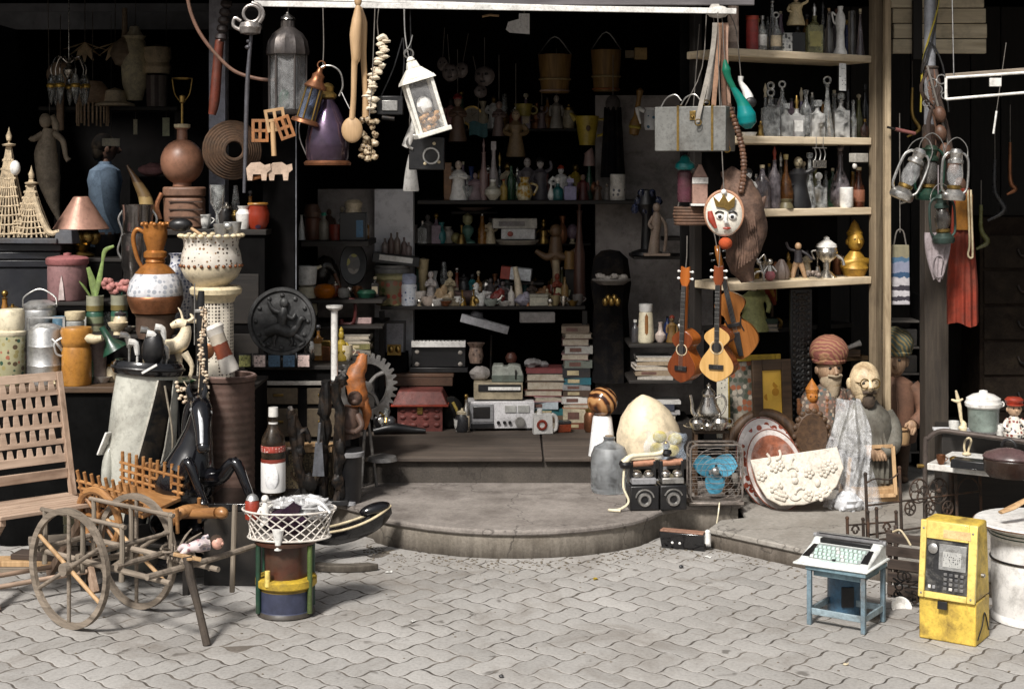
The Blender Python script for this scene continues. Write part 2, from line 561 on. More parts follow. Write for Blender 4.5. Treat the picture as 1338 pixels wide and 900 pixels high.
DST=conc('doorstep_cement',(.14,.12,.105),(.35,.315,.285),(.05,.036,.03),3.4,.5)
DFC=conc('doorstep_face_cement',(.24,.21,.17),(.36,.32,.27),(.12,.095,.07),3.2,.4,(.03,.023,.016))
t=T('doorstep','semicircular dark cement doorstep with rounded lip in front of shop','step',0,0,6,u=1)
t.o.location=(0,0,0)
g=t.g();g.slab(offs(out,.014),-.05,.112);t.part('riser',DFC,g)
g=t.g();g.slab(out,.1123,.14);t.part('tread',DST,g,.009)
out=[P(926,690,.1),P(1060,719,.1),(2.1,5.93),(4.2,4.3),(4.2,10),(1.0,10),(1.09,7.6),(1.09,7.1),(.96,7.05)]
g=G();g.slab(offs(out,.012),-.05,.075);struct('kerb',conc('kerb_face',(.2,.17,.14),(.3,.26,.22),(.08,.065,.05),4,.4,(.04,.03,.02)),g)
g=G();g.slab(out,.0752,.1);struct('raised_pavement',conc('raised_pavement_cement',(.25,.23,.2),(.36,.335,.3),(.16,.14,.115),2.2,.35),g,.006)
t=T('wooden_step','wide dark step board below the shop shelves, above the round doorstep','step',0,0,6,u=1);t.o.location=(0,0,0)
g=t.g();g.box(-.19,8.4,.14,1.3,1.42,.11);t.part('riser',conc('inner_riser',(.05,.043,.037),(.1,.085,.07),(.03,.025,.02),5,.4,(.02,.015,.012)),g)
WS=WOOD('step_board',(.07,.054,.044),(.16,.125,.1),'X',.6,.8)
for x0,x1 in((-.86,.155),(.16,.46)):
 g=t.g();g.box((x0+x1)/2,8.03,.2502,x1-x0-.004,.74,.023);t.part('tread',WS,g,.005)
g=t.g();g.box(-.19,8.86,.2502,1.32,.9,.02);t.part('inner_board',WS,g,.003)
DK=M('shade_dark_wall',(.011,.0105,.0105),.9,var=.5,scale=3,bmp=.4,dirt=.6,dcol=(.006,.005,.005))  # near-black: the darkness of the interior is put into the wall colour
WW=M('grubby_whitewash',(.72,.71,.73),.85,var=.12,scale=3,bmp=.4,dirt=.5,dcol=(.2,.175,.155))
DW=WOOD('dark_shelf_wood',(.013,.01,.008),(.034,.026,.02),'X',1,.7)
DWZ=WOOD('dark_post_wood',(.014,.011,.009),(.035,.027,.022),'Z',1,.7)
t=T('shop_building','dark open fronted curio shop with grey fascia and black interior','shop',0,0,6,u=1);t.o.location=(0,0,0)
def wbox(name,m,x0,x1,y0,y1,z0,z1,bev=0,label=None):
 g=t.g();g.box((x0+x1)/2,(y0+y1)/2,z0,x1-x0,y1-y0,z1-z0)
 return t.part(name,m,g,bev,label)
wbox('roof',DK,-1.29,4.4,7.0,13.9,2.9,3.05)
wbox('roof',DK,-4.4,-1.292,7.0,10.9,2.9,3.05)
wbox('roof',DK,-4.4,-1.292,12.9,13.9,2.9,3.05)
wbox('added_light_well_wall',DK,-4.4,-1.292,10.75,10.9,3.051,5.4)  # unseen light well and roof gap, added to light the person inside
wbox('added_light_well_wall',DK,-4.4,-1.292,12.9,13.05,3.051,5.4)
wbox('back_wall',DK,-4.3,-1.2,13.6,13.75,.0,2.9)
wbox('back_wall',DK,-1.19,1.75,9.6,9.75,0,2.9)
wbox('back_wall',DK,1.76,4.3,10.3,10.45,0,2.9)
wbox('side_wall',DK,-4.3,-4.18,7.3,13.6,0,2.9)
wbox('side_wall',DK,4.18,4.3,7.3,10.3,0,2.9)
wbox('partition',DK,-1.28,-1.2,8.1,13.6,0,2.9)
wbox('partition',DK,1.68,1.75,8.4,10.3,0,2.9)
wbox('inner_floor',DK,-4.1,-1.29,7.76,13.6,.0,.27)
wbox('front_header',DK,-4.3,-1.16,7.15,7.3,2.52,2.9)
a,b_=W(332,5,6.95),W(962,15,6.95)
g=t.g();g.beam(a+Vector((-.0,.02,.03)),b_+Vector((-.05,.02,.0)),.02,.012);
g.beam(a,b_,.012,.026);t.part('white_edge_bar',M('chipped_white_paint',(.74,.73,.7),.5,var=.08,scale=20,dirt=.35),g,.002)
g=t.g()
for i in range(3):
 g.box(.02,7.01+i*.004,2.462+i*.13,2.18,.02,.127)
t.part('fascia',WOOD('grey_fascia',(.12,.11,.115),(.2,.185,.19),'X',1,.8),g,.004)
def post(name,label,px0,px1,Y,d,m,py0=None,py1=None,kind='post',lab2=None):
 s=Y/F
 z1=2.9 if py0 is None else CH-(py0-HY)*s
 z0=.1 if py1 is None else CH-(py1-HY)*s
 q=T(name,label,kind,(px0+px1)/2,0,Y,z=z0,body=(m,lambda g:g.box(0,0,0,(px1-px0),d/s,(z1-z0)/s)),bev=.004)
 return q
p=post('pillar','black square pillar between the left display and the middle bay',346,388,7.9,.14,DK,None,None,'pillar')
g=p.g();g.box(22.2,-16,20,1.4,3,560);p.part('edge_highlight',M('edge_highlight_grey',(.3,.31,.34),.45,.6),g)  # highlight on the pillar edge, modelled as a paler strip
wbox('side_panel',M('shade_toned_panel',(.4,.36,.34),.85,var=.2,scale=4,dirt=.6,dcol=(.1,.085,.075)),-1.14,-.8,8.98,9.05,.28,1.6)  # shaded part of the white wall, shade put into a darker colour
wbox('side_panel',WW,-.799,-.575,8.9,9.05,.28,1.6,0,'lit strip of whitewashed wall, coloured brighter')  # lit part of the same wall, its brightness put into the colour
wbox('side_panel',M('shade_toned_panel',(.4,.36,.34)),.49,1.18,8.98,9.05,.28,2.15)
g=t.g();g.box(*W(286,0,8.1).to_tuple()[:2],1.0,.085,.1,1.9);t.part('wall_strip',M('bluish_lit_whitewash',(.42,.43,.5),.8,var=.2,scale=6,dirt=.5),g)  # bluish light on a white wall, put into its colour
t=T('back_shelf_unit','dark wooden wall shelves crowded with curios at back of shop','shelf',0,0,8.6,u=1);t.o.location=(0,0,0)
Zl,Zu=CH-175*8.6/F,CH-37*8.6/F
def sbox(name,px0,px1,z,th=.022,Y0=8.6,Y1=9.5,m=DW):
 x0,x1=(px0-CX)*Y0/F,(px1-CX)*Y0/F
 g=t.g();g.box((x0+x1)/2,(Y0+Y1)/2,z-th,x1-x0,Y1-Y0,th);t.part(name,m,g,.003)
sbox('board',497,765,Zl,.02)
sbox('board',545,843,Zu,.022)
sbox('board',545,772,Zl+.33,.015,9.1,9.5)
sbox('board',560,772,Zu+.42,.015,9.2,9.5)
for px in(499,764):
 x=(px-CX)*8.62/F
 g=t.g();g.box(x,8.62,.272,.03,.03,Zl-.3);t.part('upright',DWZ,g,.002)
t=T('left_wall_shelf','small dark shelves beside the black pillar below white wall','shelf',0,0,8.6,u=1);t.o.location=(0,0,0)
sbox('board',393,482,CH-(312-HY)*.0043,.03,8.3,8.75)
sbox('board',392,500,CH-(388-HY)*.00425,.02,8.3,8.75)
sbox('board',395,500,CH-(425-HY)*.00415,.015,8.25,8.75)
t=T('book_shelf','low dark shelf of jars and papers left of the brown ukulele','shelf',0,0,8.4,u=1);t.o.location=(0,0,0)
sbox('board',822,905,CH-(450-HY)*.0041,.018,8.2,8.6)
sbox('board',822,905,CH-(497-HY)*.0041,.018,8.2,8.6)
sbox('board',820,905,CH-(552-HY)*.0041,.25,8.2,8.6)
sbox('board',828,905,CH-(335-HY)*.0041,.016,8.2,8.55)
A,B=Vector(((952-CX)*7.3/F,7.3,0)),Vector(((1139-CX)*7.78/F,7.78,0))
SD=(B-A).normalized();SN=Vector((-SD.y,SD.x,0))
t=T('plank_shelves','tall shelf unit of pale raw planks crowded with old glass bottles','shelf',0,0,7.5,u=1)
t.o.location=(A.x,A.y,0);t.o.rotation_euler.z=math.atan2(SD.y,SD.x)
SHZ={1:2.292,2:1.874,3:1.521,4:1.169}
PW=WOOD('raw_plank',(.5,.4,.27),(.74,.63,.47),'X',.8,.75)
PZ=WOOD('raw_plank_post',(.27,.2,.125),(.5,.4,.27),'Z',.8,.75)
LEN=(B-A).length
for k,z in SHZ.items():
 x0={1:-.02,2:.06,3:.12,4:-.0}[k]
 g=t.g();g.box((x0+LEN)/2,.15,z-.037,LEN-x0,.3,.037);t.part('plank',PW,g,.004)
g=t.g();g.box(LEN+.026,.0,.1,.048,.05,2.6);t.part('post',WOOD('brown_shelf_post',(.15,.11,.07),(.31,.245,.165),'Z',.8,.75),g,.005)
g=t.g();g.box(LEN/2,.31,1.12,LEN+.1,.012,1.73);t.part('back_board',DK,g)
g=t.g();g.box(.02,.28,.9,.05,.04,1.9);t.part('post',DWZ,g,.004)
def SP(px,k,d=.06):
 o=A+SN*d;a=(px-CX)/F
 tt=(a*o.y-o.x)/(SD.x-a*SD.y)
 p=o+SD*tt
 return Vector((p.x,p.y,SHZ[k]))
q=post('pale_post','thin pale timber post just right of the plank shelves',1154.5,1163,7.7,.05,PZ,None,575)
q=post('weathered_post','rough brown timber post below the hurricane lamps',1205,1236,7.65,.1,WOOD('weathered_post_wood',(.04,.03,.022),(.1,.078,.058),'Z',1,.8),205,610)
YEL=M('yellow_enamel_paint',(.72,.57,.19),.4,var=.12,scale=10,dirt=.25,dcol=(.25,.15,.04),coat=.15)
YELD=M('rusty_yellow_paint',(.62,.44,.1),.55,var=.22,scale=14,dirt=.7,dcol=(.1,.055,.025))
BLK=M('black_plastic',(.016,.016,.018),.35,var=.3,scale=20,dirt=.2,dcol=(.05,.045,.04))
BLKG=M('black_gloss',(.01,.01,.012),.12,var=.2,scale=12,dirt=.1,dcol=(.05,.045,.04),coat=.5)
BLKM=M('black_iron',(.025,.023,.022),.5,.5,var=.4,scale=30,dirt=.5,dcol=(.1,.06,.035))
RUST=M('rusted_iron',(.075,.055,.043),.75,.3,var=.5,scale=35,dirt=.6,dcol=(.13,.06,.03))
STEEL=M('worn_steel',(.5,.49,.47),.32,.9,var=.15,scale=18,dirt=.35)
ALU=M('dull_aluminium',(.58,.58,.57),.4,.85,var=.12,scale=14,dirt=.3)
SILV=M('tarnished_silver',(.62,.59,.54),.22,.95,var=.15,scale=25,dirt=.5)
BRASS=M('old_brass',(.42,.28,.1),.3,.9,var=.2,scale=25,dirt=.45)
COPP=M('old_copper',(.36,.16,.085),.38,.75,var=.25,scale=20,dirt=.4)
WHT=M('white_enamel',(.74,.73,.7),.28,var=.06,scale=9,dirt=.35,dcol=(.25,.2,.15),coat=.2)
CRM=M('cream_plastic',(.66,.6,.45),.4,var=.08,scale=9,dirt=.3,dcol=(.25,.19,.11))
CREAMY=M('cream_painted',(.62,.53,.36),.5,var=.12,scale=16,dirt=.4,dcol=(.2,.14,.08))
MARB=M('carved_cream_stone',(.6,.56,.49),.65,var=.1,scale=20,bmp=.5,dirt=.35,dcol=(.25,.19,.13))
GRY=M('grey_plastic',(.3,.3,.31),.45,var=.15,scale=12)
RED=M('red_lacquer',(.4,.06,.035),.4,var=.25,scale=14,dirt=.35)
GRN=M('dark_green_glaze',(.02,.09,.055),.3,var=.3,scale=14)
BLU=M('blue_paint',(.2,.28,.33),.5,var=.25,scale=16,dirt=.65,dcol=(.12,.11,.1))
BRN=WOOD('brown_wood',(.07,.038,.02),(.17,.095,.05),'Z')
BRNX=WOOD('brown_wood_flat',(.06,.035,.02),(.15,.09,.05),'X')
TANW=WOOD('tan_wood',(.36,.22,.11),(.58,.39,.22),'Z',.8)
ORNW=WOOD('orange_varnished_wood',(.27,.12,.045),(.5,.27,.12),'X',1,.35)
GREYW=WOOD('weathered_grey_wood',(.16,.13,.1),(.34,.29,.23),'Z',1,.8)
GREYX=WOOD('weathered_grey_pole',(.16,.13,.1),(.36,.3,.24),'X',1,.8)
PAPER=M('old_paper',(.43,.38,.31),.85,var=.15,scale=60,dirt=.4,dcol=(.25,.19,.12))
CARD=M('brown_card',(.2,.14,.085),.8,var=.2,scale=10)
GL=GLASS('clear_old_glass',(.93,.95,.93),.04,.26,34)
GLD=GLASS('smoky_glass',(.55,.52,.48),.06,.15)
GLC=FILM('clean_pane',(.9,.9,.9),.16,.05)
GLG=GLASS('green_glass',(.18,.42,.25),.06,.15)
GLA=GLASS('amber_glass',(.5,.2,.05),.06,.15)
def tint(name,c,rough=.55,**k):return M(name,c,rough,**k)
t=T('payphone','battered yellow public payphone box standing on the pavers beside white drum','payphone',0,0,5,u=1)
c0,e0=Vector((1.4765,5.556,0)),Vector((1.647,5.44,0))
t.o.location=(c0.x,c0.y,.012);t.o.rotation_euler=(0,0,R(-34))
Wp,Dp,Hp=.207,.165,.425
g=t.g();g.add([(0.0,0,0),(Wp,0,0),(Wp,Dp,0),(0,Dp,0),(.0,0,.155),(Wp,0,.155),(Wp,Dp,.155),(0,Dp,.155)],[(3,2,1,0),(4,5,6,7),(0,1,5,4),(1,2,6,5),(2,3,7,6),(3,0,4,7)],False)
t.part('base',YELD,g,.006)
g=t.g();g.add([(0.0,.0,.157),(Wp,.0,.157),(Wp,Dp,.157),(0,Dp,.157),(.006,.035,Hp),(Wp-.006,.035,Hp),(Wp-.006,Dp-.01,Hp),(.006,Dp-.01,Hp)],[(3,2,1,0),(4,5,6,7),(0,1,5,4),(1,2,6,5),(2,3,7,6),(3,0,4,7)],False)
hood=t.part('hood',YELD,g,.008)
lean=math.degrees(math.atan2(.035,Hp-.157))
def ph(x,z,y=0):
 return(x,.035*z/(Hp-.157)+y,.157+z)
g=t.g();Hh=Hp-.157
for(x0,x1,z0,z1)in((.0,.022,-.004,Hh),(Wp-.03,Wp,-.004,Hh),(.0225,Wp-.0305,-.004,.018),(.0225,Wp-.0305,.205,Hh)):
 g.add([ph(x0,z0,-.012),ph(x1,z0,-.012),ph(x1,z1,-.012),ph(x0,z1,-.012),ph(x0,z0,.004),ph(x1,z0,.004),ph(x1,z1,.004),ph(x0,z1,.004)],[(0,1,2,3),(7,6,5,4),(0,4,5,1),(1,5,6,2),(2,6,7,3),(3,7,4,0)],False)
t.part('front_bezel',YEL,g,.003)
def plate(x0,x1,z0,z1,y0,y1,mat,name,bev=.001,par=t,**k):
 g=par.g()
 g.add([ph(x0,z0,y0),ph(x1,z0,y0),ph(x1,z1,y0),ph(x0,z1,y0),ph(x0,z0,y1),ph(x1,z0,y1),ph(x1,z1,y1),ph(x0,z1,y1)],[(0,1,2,3),(7,6,5,4),(0,4,5,1),(1,5,6,2),(2,6,7,3),(3,7,4,0)],False)
 return par.part(name,mat,g,bev,**k)
pl=plate(.0225,Wp-.0305,.018,.205,-.004,.004,M('scuffed_black_panel',(.03,.03,.032),.4,var=.5,scale=30,dirt=.55,dcol=(.22,.21,.19)),'dial_panel')
plate(.07,Wp-.038,.1,.19,-.007,-.0035,M('scratched_grey_plate',(.38,.38,.37),.4,.5,var=.25,scale=40,dirt=.5),'card_plate')
plate(.085,Wp-.055,.112,.165,-.0085,-.0065,PATT('worn_print',(.42,.42,.4),[(.12,.12,.12),(.3,.3,.3)],140,.35,.6),'notice',0)
g=t.g();g.lathe([(.0,0),(.016,0),(.018,.006),(.012,.009),(.0,.009)],16)
q=t.part('coin_dial',STEEL,g);q.o.location=ph(.048,.17,-.004);q.o.rotation_euler=(R(90-lean),0,0)
for r_ in range(4):
 for c_ in range(4):
  x,z=.09+c_*.02,.03+r_*.0165
  plate(x,x+.0125,z,z+.0105,-.008,-.0035,M('phone_key',(.13,.13,.135),.4,dirt=.5,dcol=(.4,.38,.35))if(r_ or c_!=1)else WHT,'key',.0015)
for x in(.034,.05):
 plate(x,x+.01,.03,.042,-.006,-.0035,WHT if x<.04 else GRY,'key',.001)
plate(.075,.11,-.035,-.008,-.018,-.008,BLK,'coin_return',.001)
plate(.085,Wp-.022,.214,.243,-.0135,-.0118,M('peeling_decal',(.62,.42,.22),.6,var=.25,scale=40,dirt=.6,dcol=(.66,.54,.25)),'decal',0)
for x,z in((.012,.012),(.012,.24),(Wp-.015,.012),(Wp-.015,.24)):
 g=t.g();g.lathe([(0,0),(.004,0),(.0036,.002),(0,.0025)],10);q=t.part('screw',STEEL,g);q.o.location=ph(x,z,-.0125);q.o.rotation_euler=(R(90-lean),0,0)
g=t.g();g.tube([(.0,.0025,.155),(Wp/2,-.0005,.1562),(Wp,.0025,.155)],.0022,6);t.part('seam',BLKM,g)
g=t.g();g.tube([(Wp+.001,.02,.02),(Wp+.004,.06,.06),(Wp+.002,.1,.1),(Wp+.004,.14,.03)],.0025,6,sub=5);t.part('cut_cable',BLK,g)
g=t.g();g.cyl(0,0,0,.008,.012);g.box(0,0,.012,.003,.012,.003)
q=t.part('side_lock',STEEL,g);q.o.location=(Wp-.003,.075,.24);q.o.rotation_euler=(0,R(90),0)
t=T('stool','low square blue painted metal stool carrying the white typewriter','stool',0,0,5,u=1)
t.o.location=(1.112,5.72,.012);t.o.rotation_euler=(0,0,R(-35))
sw,sdp,sh=.212,.19,.222
for x in(.0,sw):
 for y in(0,sdp):
  g=t.g();g.beam((x,y,0),(x,y,sh-.016),.017);t.part('leg',BLU,g,.002)
for z,nm in((.052,'foot_rail'),):
 for p,q in(((.009,0),(sw-.009,0)),((sw,.009),(sw,sdp-.009)),((sw-.009,sdp),(.009,sdp)),((0,sdp-.009),(0,.009))):
  g=t.g();g.beam((*p,z),(*q,z),.009,.024);t.part(nm,M('faded_blue_rail',(.3,.38,.42),.55,var=.2,scale=16,dirt=.6),g,.002)
g=t.g();g.box(sw/2,sdp/2,sh-.0155,sw+.025,sdp+.025,.016);g.box(sw/2,sdp/2,sh-.04,sw-.02,sdp-.02,.024)
t.part('seat',M('blue_grey_sheet',(.22,.33,.38),.4,.1,var=.25,scale=12,dirt=.5),g,.003)
TWH=M('white_typewriter_case',(.66,.68,.66),.4,var=.06,scale=8,dirt=.3,dcol=(.3,.28,.25))
t=T('typewriter','white portable typewriter with mint keys on the blue stool','typewriter',0,0,5,u=1)
t.o.location=(1.245,5.765,.012+sh+.001);t.o.rotation_euler=(0,0,R(-33))
prof=[(-.115,.012),(-.125,0),(.1,0),(.1,.062),(.055,.068),(.02,.05),(-.085,.02)]
g=t.g()
n=len(prof)
vsx=[(x*(1 if True else 1),y,z)for x in(-.135,)for y,z in prof]+[(.135,y,z)for y,z in prof]
g.add(vsx,[tuple(range(n)),tuple(reversed(range(n,2*n)))]+[(i,n+i,n+(i+1)%n,(i+1)%n)for i in range(n)],False)
body=t.part('case',TWH,g,.006)
g=t.g();g.box(0,-.01,.0,.29,.25,.009);t.part('tray',TWH,g,.004)
def twz(y):return .02+(y+.085)/.105*.03
for s_ in(-1,1):
 g=t.g()
 g.add([(s_*.128,-.08,twz(-.08)+.001),(s_*.1,-.08,twz(-.08)+.001),(s_*.095,.01,twz(.01)+.001),(s_*.118,.01,twz(.01)+.001),(s_*.128,-.08,twz(-.08)+.004),(s_*.1,-.08,twz(-.08)+.004),(s_*.095,.01,twz(.01)+.004),(s_*.118,.01,twz(.01)+.004)],[(0,1,2,3),(7,6,5,4),(0,4,5,1),(1,5,6,2),(2,6,7,3),(3,7,4,0)],False)
 t.part('side_slot',BLK,g)
g=t.g();g.add([(-.1,-.088,.017),(.1,-.088,.017),(.1,.016,.0495),(-.1,.016,.0495),(-.1,-.088,.022),(.1,-.088,.022),(.1,.016,.0535),(-.1,.016,.0535)],[(3,2,1,0),(4,5,6,7),(0,1,5,4),(1,2,6,5),(2,3,7,6),(3,0,4,7)],False);t.part('key_well',M('key_well_grey',(.33,.36,.35),.5),g)
KEYM=M('mint_key',(.5,.64,.58),.4,var=.05,scale=20,dirt=.2)
for r_ in range(4):
 for k in range(11):
  x=-.09+k*.0172+(r_%2)*.006;y=-.078+r_*.0235
  g=t.g();g.box(x,y,twz(y)+.0,.0135,.0165,.0095,.8,.8);t.part('key',KEYM if(k+r_)%7 else TWH,g,.0015)
g=t.g();g.box(0,-.098,.012,.11,.009,.008);t.part('space_bar',KEYM,g,.001)
g=t.g();g.box(0,.04,.052,.2,.028,.018);t.part('type_basket',BLK,g,.002)
g=t.g();g.rod((-.13,.075,.07),(.13,.075,.07),.0105,n=16);p=t.part('platen',M('platen_grey',(.2,.2,.21),.6),g)
for s_ in(-1,1):
 g=t.g();g.rod((s_*.131,.075,.07),(s_*.143,.075,.07),.0085,n=14);p.part('knob',GRY,g)
g=t.g();g.box(0,.062,.085,.24,.004,.004);t.part('paper_bail',STEEL,g)
g=t.g();g.lathe([(0,0),(.007,0),(.007,.004),(0,.004)],12);q=t.part('badge',BLK,g);q.o.location=(.0,-.09,.0235)
t=T('bucket','blue drum shaped pail standing under the stool','bucket',1103,812,5.86,rz=-35,z=.012)
g=t.g();g.lathe([(17,0),(20,0),(21,52),(19,53),(18,4),(0,4)],28);t.part('shell',M('pail_blue',(.09,.2,.32),.45,var=.2,scale=14,dirt=.5),g)
g=t.g();g.ring((0,0,52),21,1.4,n=28);t.part('rim',BLU,g)
g=t.g();g.box(12,-17,14,16,4,26,rz=35);t.part('label',BLK,g,.002)
t=T('enamel_drum','tall white enamel drum with dark hoop, green lines and flat round lid','drum',1352,830,5.78,z=.012,u=5.78/F*.86)
g=t.g();g.lathe([(62,0),(64,2),(64,8),(61,12),(63,40),(64,86),(64.5,125)],48);t.part('body',M('chipped_white_drum',(.7,.69,.67),.42,var=.1,scale=7,dirt=.65,dcol=(.22,.2,.18)),g)
g=t.g();g.ring((0,0,94),64.6,1.8,n=48);t.part('hoop',BLKM,g)
g=t.g();g.lathe([(65,125),(66.5,127),(66.5,142),(87,145),(90,148),(87,151),(60,152),(0,152)],48);lid=t.part('lid',WHT,g)
g=t.g();g.ring((0,0,131),66.7,.9,n=48);g.ring((0,0,136),66.7,.9,n=48);lid.part('green_line',GRN,g)
g=t.g();g.ring((0,0,148),89.6,1.2,n=48);lid.part('rim',M('brown_rim',(.2,.11,.07),.5),g)
t=T('paddle','short tan wooden paddle lying on the white drum lid','paddle',1322,672,5.7,rz=20)
g=t.g();g.tube([(-18,0,4),(0,0,9),(16,0,15),(40,0,24)],[5,7,6,4],10,sub=4,flat=.4);t.part('blade',TANW,g)
def iron_panel(nm,label,p0,p1,h,posts,grp):
 d=p1-p0;Lh=d.length
 t=T(nm,label,'ironwork',0,0,6,u=1,group=grp)
 t.o.location=p0;t.o.rotation_euler.z=math.atan2(d.y,d.x);t.o.rotation_euler.x=R(-3)
 for k,hh in posts:
  g=t.g();g.rod((k*Lh,0,0),(k*Lh,0,hh),.007,n=8);g.ball(k*Lh,0,hh,.009,n=8)
  t.part('post',RUST,g)
 return t,Lh
t,Lh=iron_panel('iron_headboard','taller wrought iron headboard with round rosettes and hoops behind the typewriter',W(1134,711,6.58),W(1283,690,6.88),.3,((0,.3),(.29,.31),(.78,.25),(1,.27)),None)
for z in(.04,.165):
 g=t.g();g.rod((0,0,z),(Lh,0,z),.0045,n=6);t.part('rail',RUST,g)
for cx_,cz_,r_ in((.45,.2,.052),(.62,.19,.055),(.54,.12,.03),(.37,.13,.03),(.7,.11,.03)):
 g=t.g();x=cx_*Lh
 g.ring((x,0,cz_),r_,.0035,'y',20,6)
 for k in range(5):
  a=2*PI*k/5
  g.ring((x+math.cos(a)*r_*.55,0,cz_+math.sin(a)*r_*.55),r_*.4,.0025,'y',12,5)
 g.ball(x,-.003,cz_,r_*.22,n=8)
 t.part('rosette',RUST,g)
g=t.g();g.ring((.89*Lh,0,.165),.1*Lh,.004,'y',16,6,(0,180));t.part('hoop',RUST,g)
g=t.g();g.tube([(0,0,.26),(.08*Lh,0,.275),(.2*Lh,0,.265),(.29*Lh,0,.29)],.0035,6,sub=4);t.part('scroll',RUST,g)
t,Lh=iron_panel('iron_gate','shorter wrought iron gate panel with small scrolls close behind typewriter',W(1108,717,6.5),W(1172,712,6.57),.14,((0,.13),(.32,.12),(.42,.15),(.6,.16),(1,.14)),None)
for z in(.03,.1):
 g=t.g();g.rod((0,0,z),(Lh,0,z),.004,n=6);t.part('rail',RUST,g)
for x in(.16,.8):
 for s_ in(-1,1):
  g=t.g();g.tube([(x*Lh+s_*.02*math.cos(a)*(1-a/9),0,.075+.025*math.sin(a)*(1-a/9))for a in[i*.5 for i in range(14)]],.003,6);t.part('scroll',RUST,g)
t=T('crate','dark broken slatted crate between the blue stool and the payphone','crate',1192,775,6.08,rz=-30,z=.012)
CW=WOOD('rotten_crate_wood',(.045,.032,.026),(.12,.085,.065),'X',1,.85)
for i in range(5):
 g=t.g();g.box(random.uniform(-2,2),-16,4+i*17,56,3,13,rz=random.uniform(-3,3));t.part('slat',CW,g,.002)
for i in range(5):
 g=t.g();g.box(28,2,4+i*17,3,34,13,rz=random.uniform(-3,3));t.part('slat',CW,g,.002)
for x,y in((-26,-13),(26,-13),(26,15),(-26,15)):
 g=t.g();g.box(x,y,0,5,5,88);t.part('corner_post',CW,g,.002)
t=T('enamel_dish','small chipped white dish in the gap under the crate beside stool','dish',1176,781,5.93,rz=10,z=.012,rx=60)
g=t.g();g.lathe([(0,0),(8,0),(13,5),(14,6),(12,6),(7,2),(0,2)],20);t.part('dish',WHT,g)
t=T('scrap_iron','heap of rusty bolted iron brackets leaning on the slatted crate','scrap iron',1184,792,5.98,rz=-30,z=.012)
g=t.g()
for i in range(12):
 x,z=random.uniform(-16,12),random.uniform(3,40)
 g.beam((x,random.uniform(-10,-4),z),(x+random.uniform(8,22),random.uniform(-12,-4),z+random.uniform(-12,12)),3.2,1.4)
for i in range(6):
 g.ring((random.uniform(-14,18),-11,random.uniform(8,44)),random.uniform(3,6),1.2,'y',14,6)
t.part('bracket',BLKM,g)
g=t.g();g.tube([(-14,-13,96),(-4,-15,100),(4,-16,92),(10,-15,82)],1.4,6,sub=4);t.part('bent_rod',CREAMY,g)
t=T('cot','white sheet metal cot with bent iron tube headrail beside the iron panels','cot',0,0,6,u=1)
p0=W(1213,604,6.75);p1=Vector((p0.x+.66,p0.y-.44,p0.z));d=p1-p0
t.o.location=(p0.x,p0.y,.1);t.o.rotation_euler.z=math.atan2(d.y,d.x)
hh=p0.z-.1
g=t.g();g.box(.42,.16,hh-.03,.84,.36,.03);t.part('deck',WHT,g,.004)
g=t.g();g.tube([(-.02,.02,0),(-.02,.02,hh+.06),(-.005,.02,hh+.105),(.05,.02,hh+.14),(.15,.02,hh+.14),(.5,.02,hh+.125),(.9,.02,hh+.11)],.011,10,sub=5);t.part('headrail',M('brown_tube',(.16,.13,.115),.5,.4,var=.3,scale=20),g)
for x,y in((.82,.02),(.0,.32),(.82,.32)):
 g=t.g();g.rod((x,y,0),(x,y,hh-.031),.011);t.part('leg',RUST,g)
g=t.g();g.rod((-.05,.0,hh-.02),(-.02,.02,hh-.02),.009);t.part('stub',BRASS,g)
zc=p0.z
t=T('flat_case','flat black case with flap lying on the white cot','case',1268,606,6.62,rz=-33,z=zc+.001)
g=t.g();g.box(0,0,0,46,26,11,.96,.96);t.part('body',BLK,g,.004)
g=t.g();g.box(-2,-15,1,30,5,1.5);t.part('flap',BLKG,g,.001)
t=T('casserole','dark brown oval pot with domed purplish lid on the white cot','pot',1318,622,6.42,rz=-33,z=zc+.001)
g=t.g();g.lathe([(0,0),(26,0),(31,6),(33,22),(31,24)],30,sy=.7);t.part('body',M('brown_glaze',(.05,.028,.022),.25,var=.3,scale=12),g)
g=t.g();g.lathe([(33,24),(34,26),(30,31),(16,36),(6,38),(0,38)],30,sy=.7);lid=t.part('lid',M('plum_lid',(.16,.1,.1),.25,var=.3,scale=12,dirt=.3),g)
g=t.g();g.ring((0,0,40),9,2,'y',14,8,(0,180));lid.part('handle',BLK,g)
t=T('low_chest','low dark chest behind the cot under the white lidded jar','chest',1310,640,7.05,rz=-8,z=.1)
zt=CH-(563-HY)*7.0/F
g=t.g();g.box(10,16,0,180,70,(zt-.1)/t.S);t.part('body',DW,g,.006)
g=t.g();g.box(6,-10,(zt-.1)/t.S-3,190,30,3.5);t.part('cloth_runner',M('white_runner',(.52,.52,.53),.9,var=.1,scale=20),g,.003)
zt_low,zc_cot=zt+.0,zc
def zz(Y,py):return CH-(py-HY)*Y/F
t=T('storage_jar','white lidded enamel jar with grey green belly on the low chest','jar',1285,562,6.9)
g=t.g();g.lathe([(0,0),(17,0),(19,4),(20,28),(21,30)],32);t.part('body',M('grey_green_enamel',(.25,.3,.27),.3,var=.4,scale=10,dirt=.3,dcol=(.6,.6,.56)),g)
g=t.g();g.lathe([(21,30),(23.5,32),(24,36),(22,39),(22,42),(14,47),(6,49),(5,52),(0,53)],32);t.part('lid',WHT,g)
g=t.g();g.ring((24,0,34),3,1,'y',10,6);t.part('ear',WHT,g)
t=T('pestle_figure','slim cream statuette with arms out beside the white jar','statuette',1256,562,6.85)
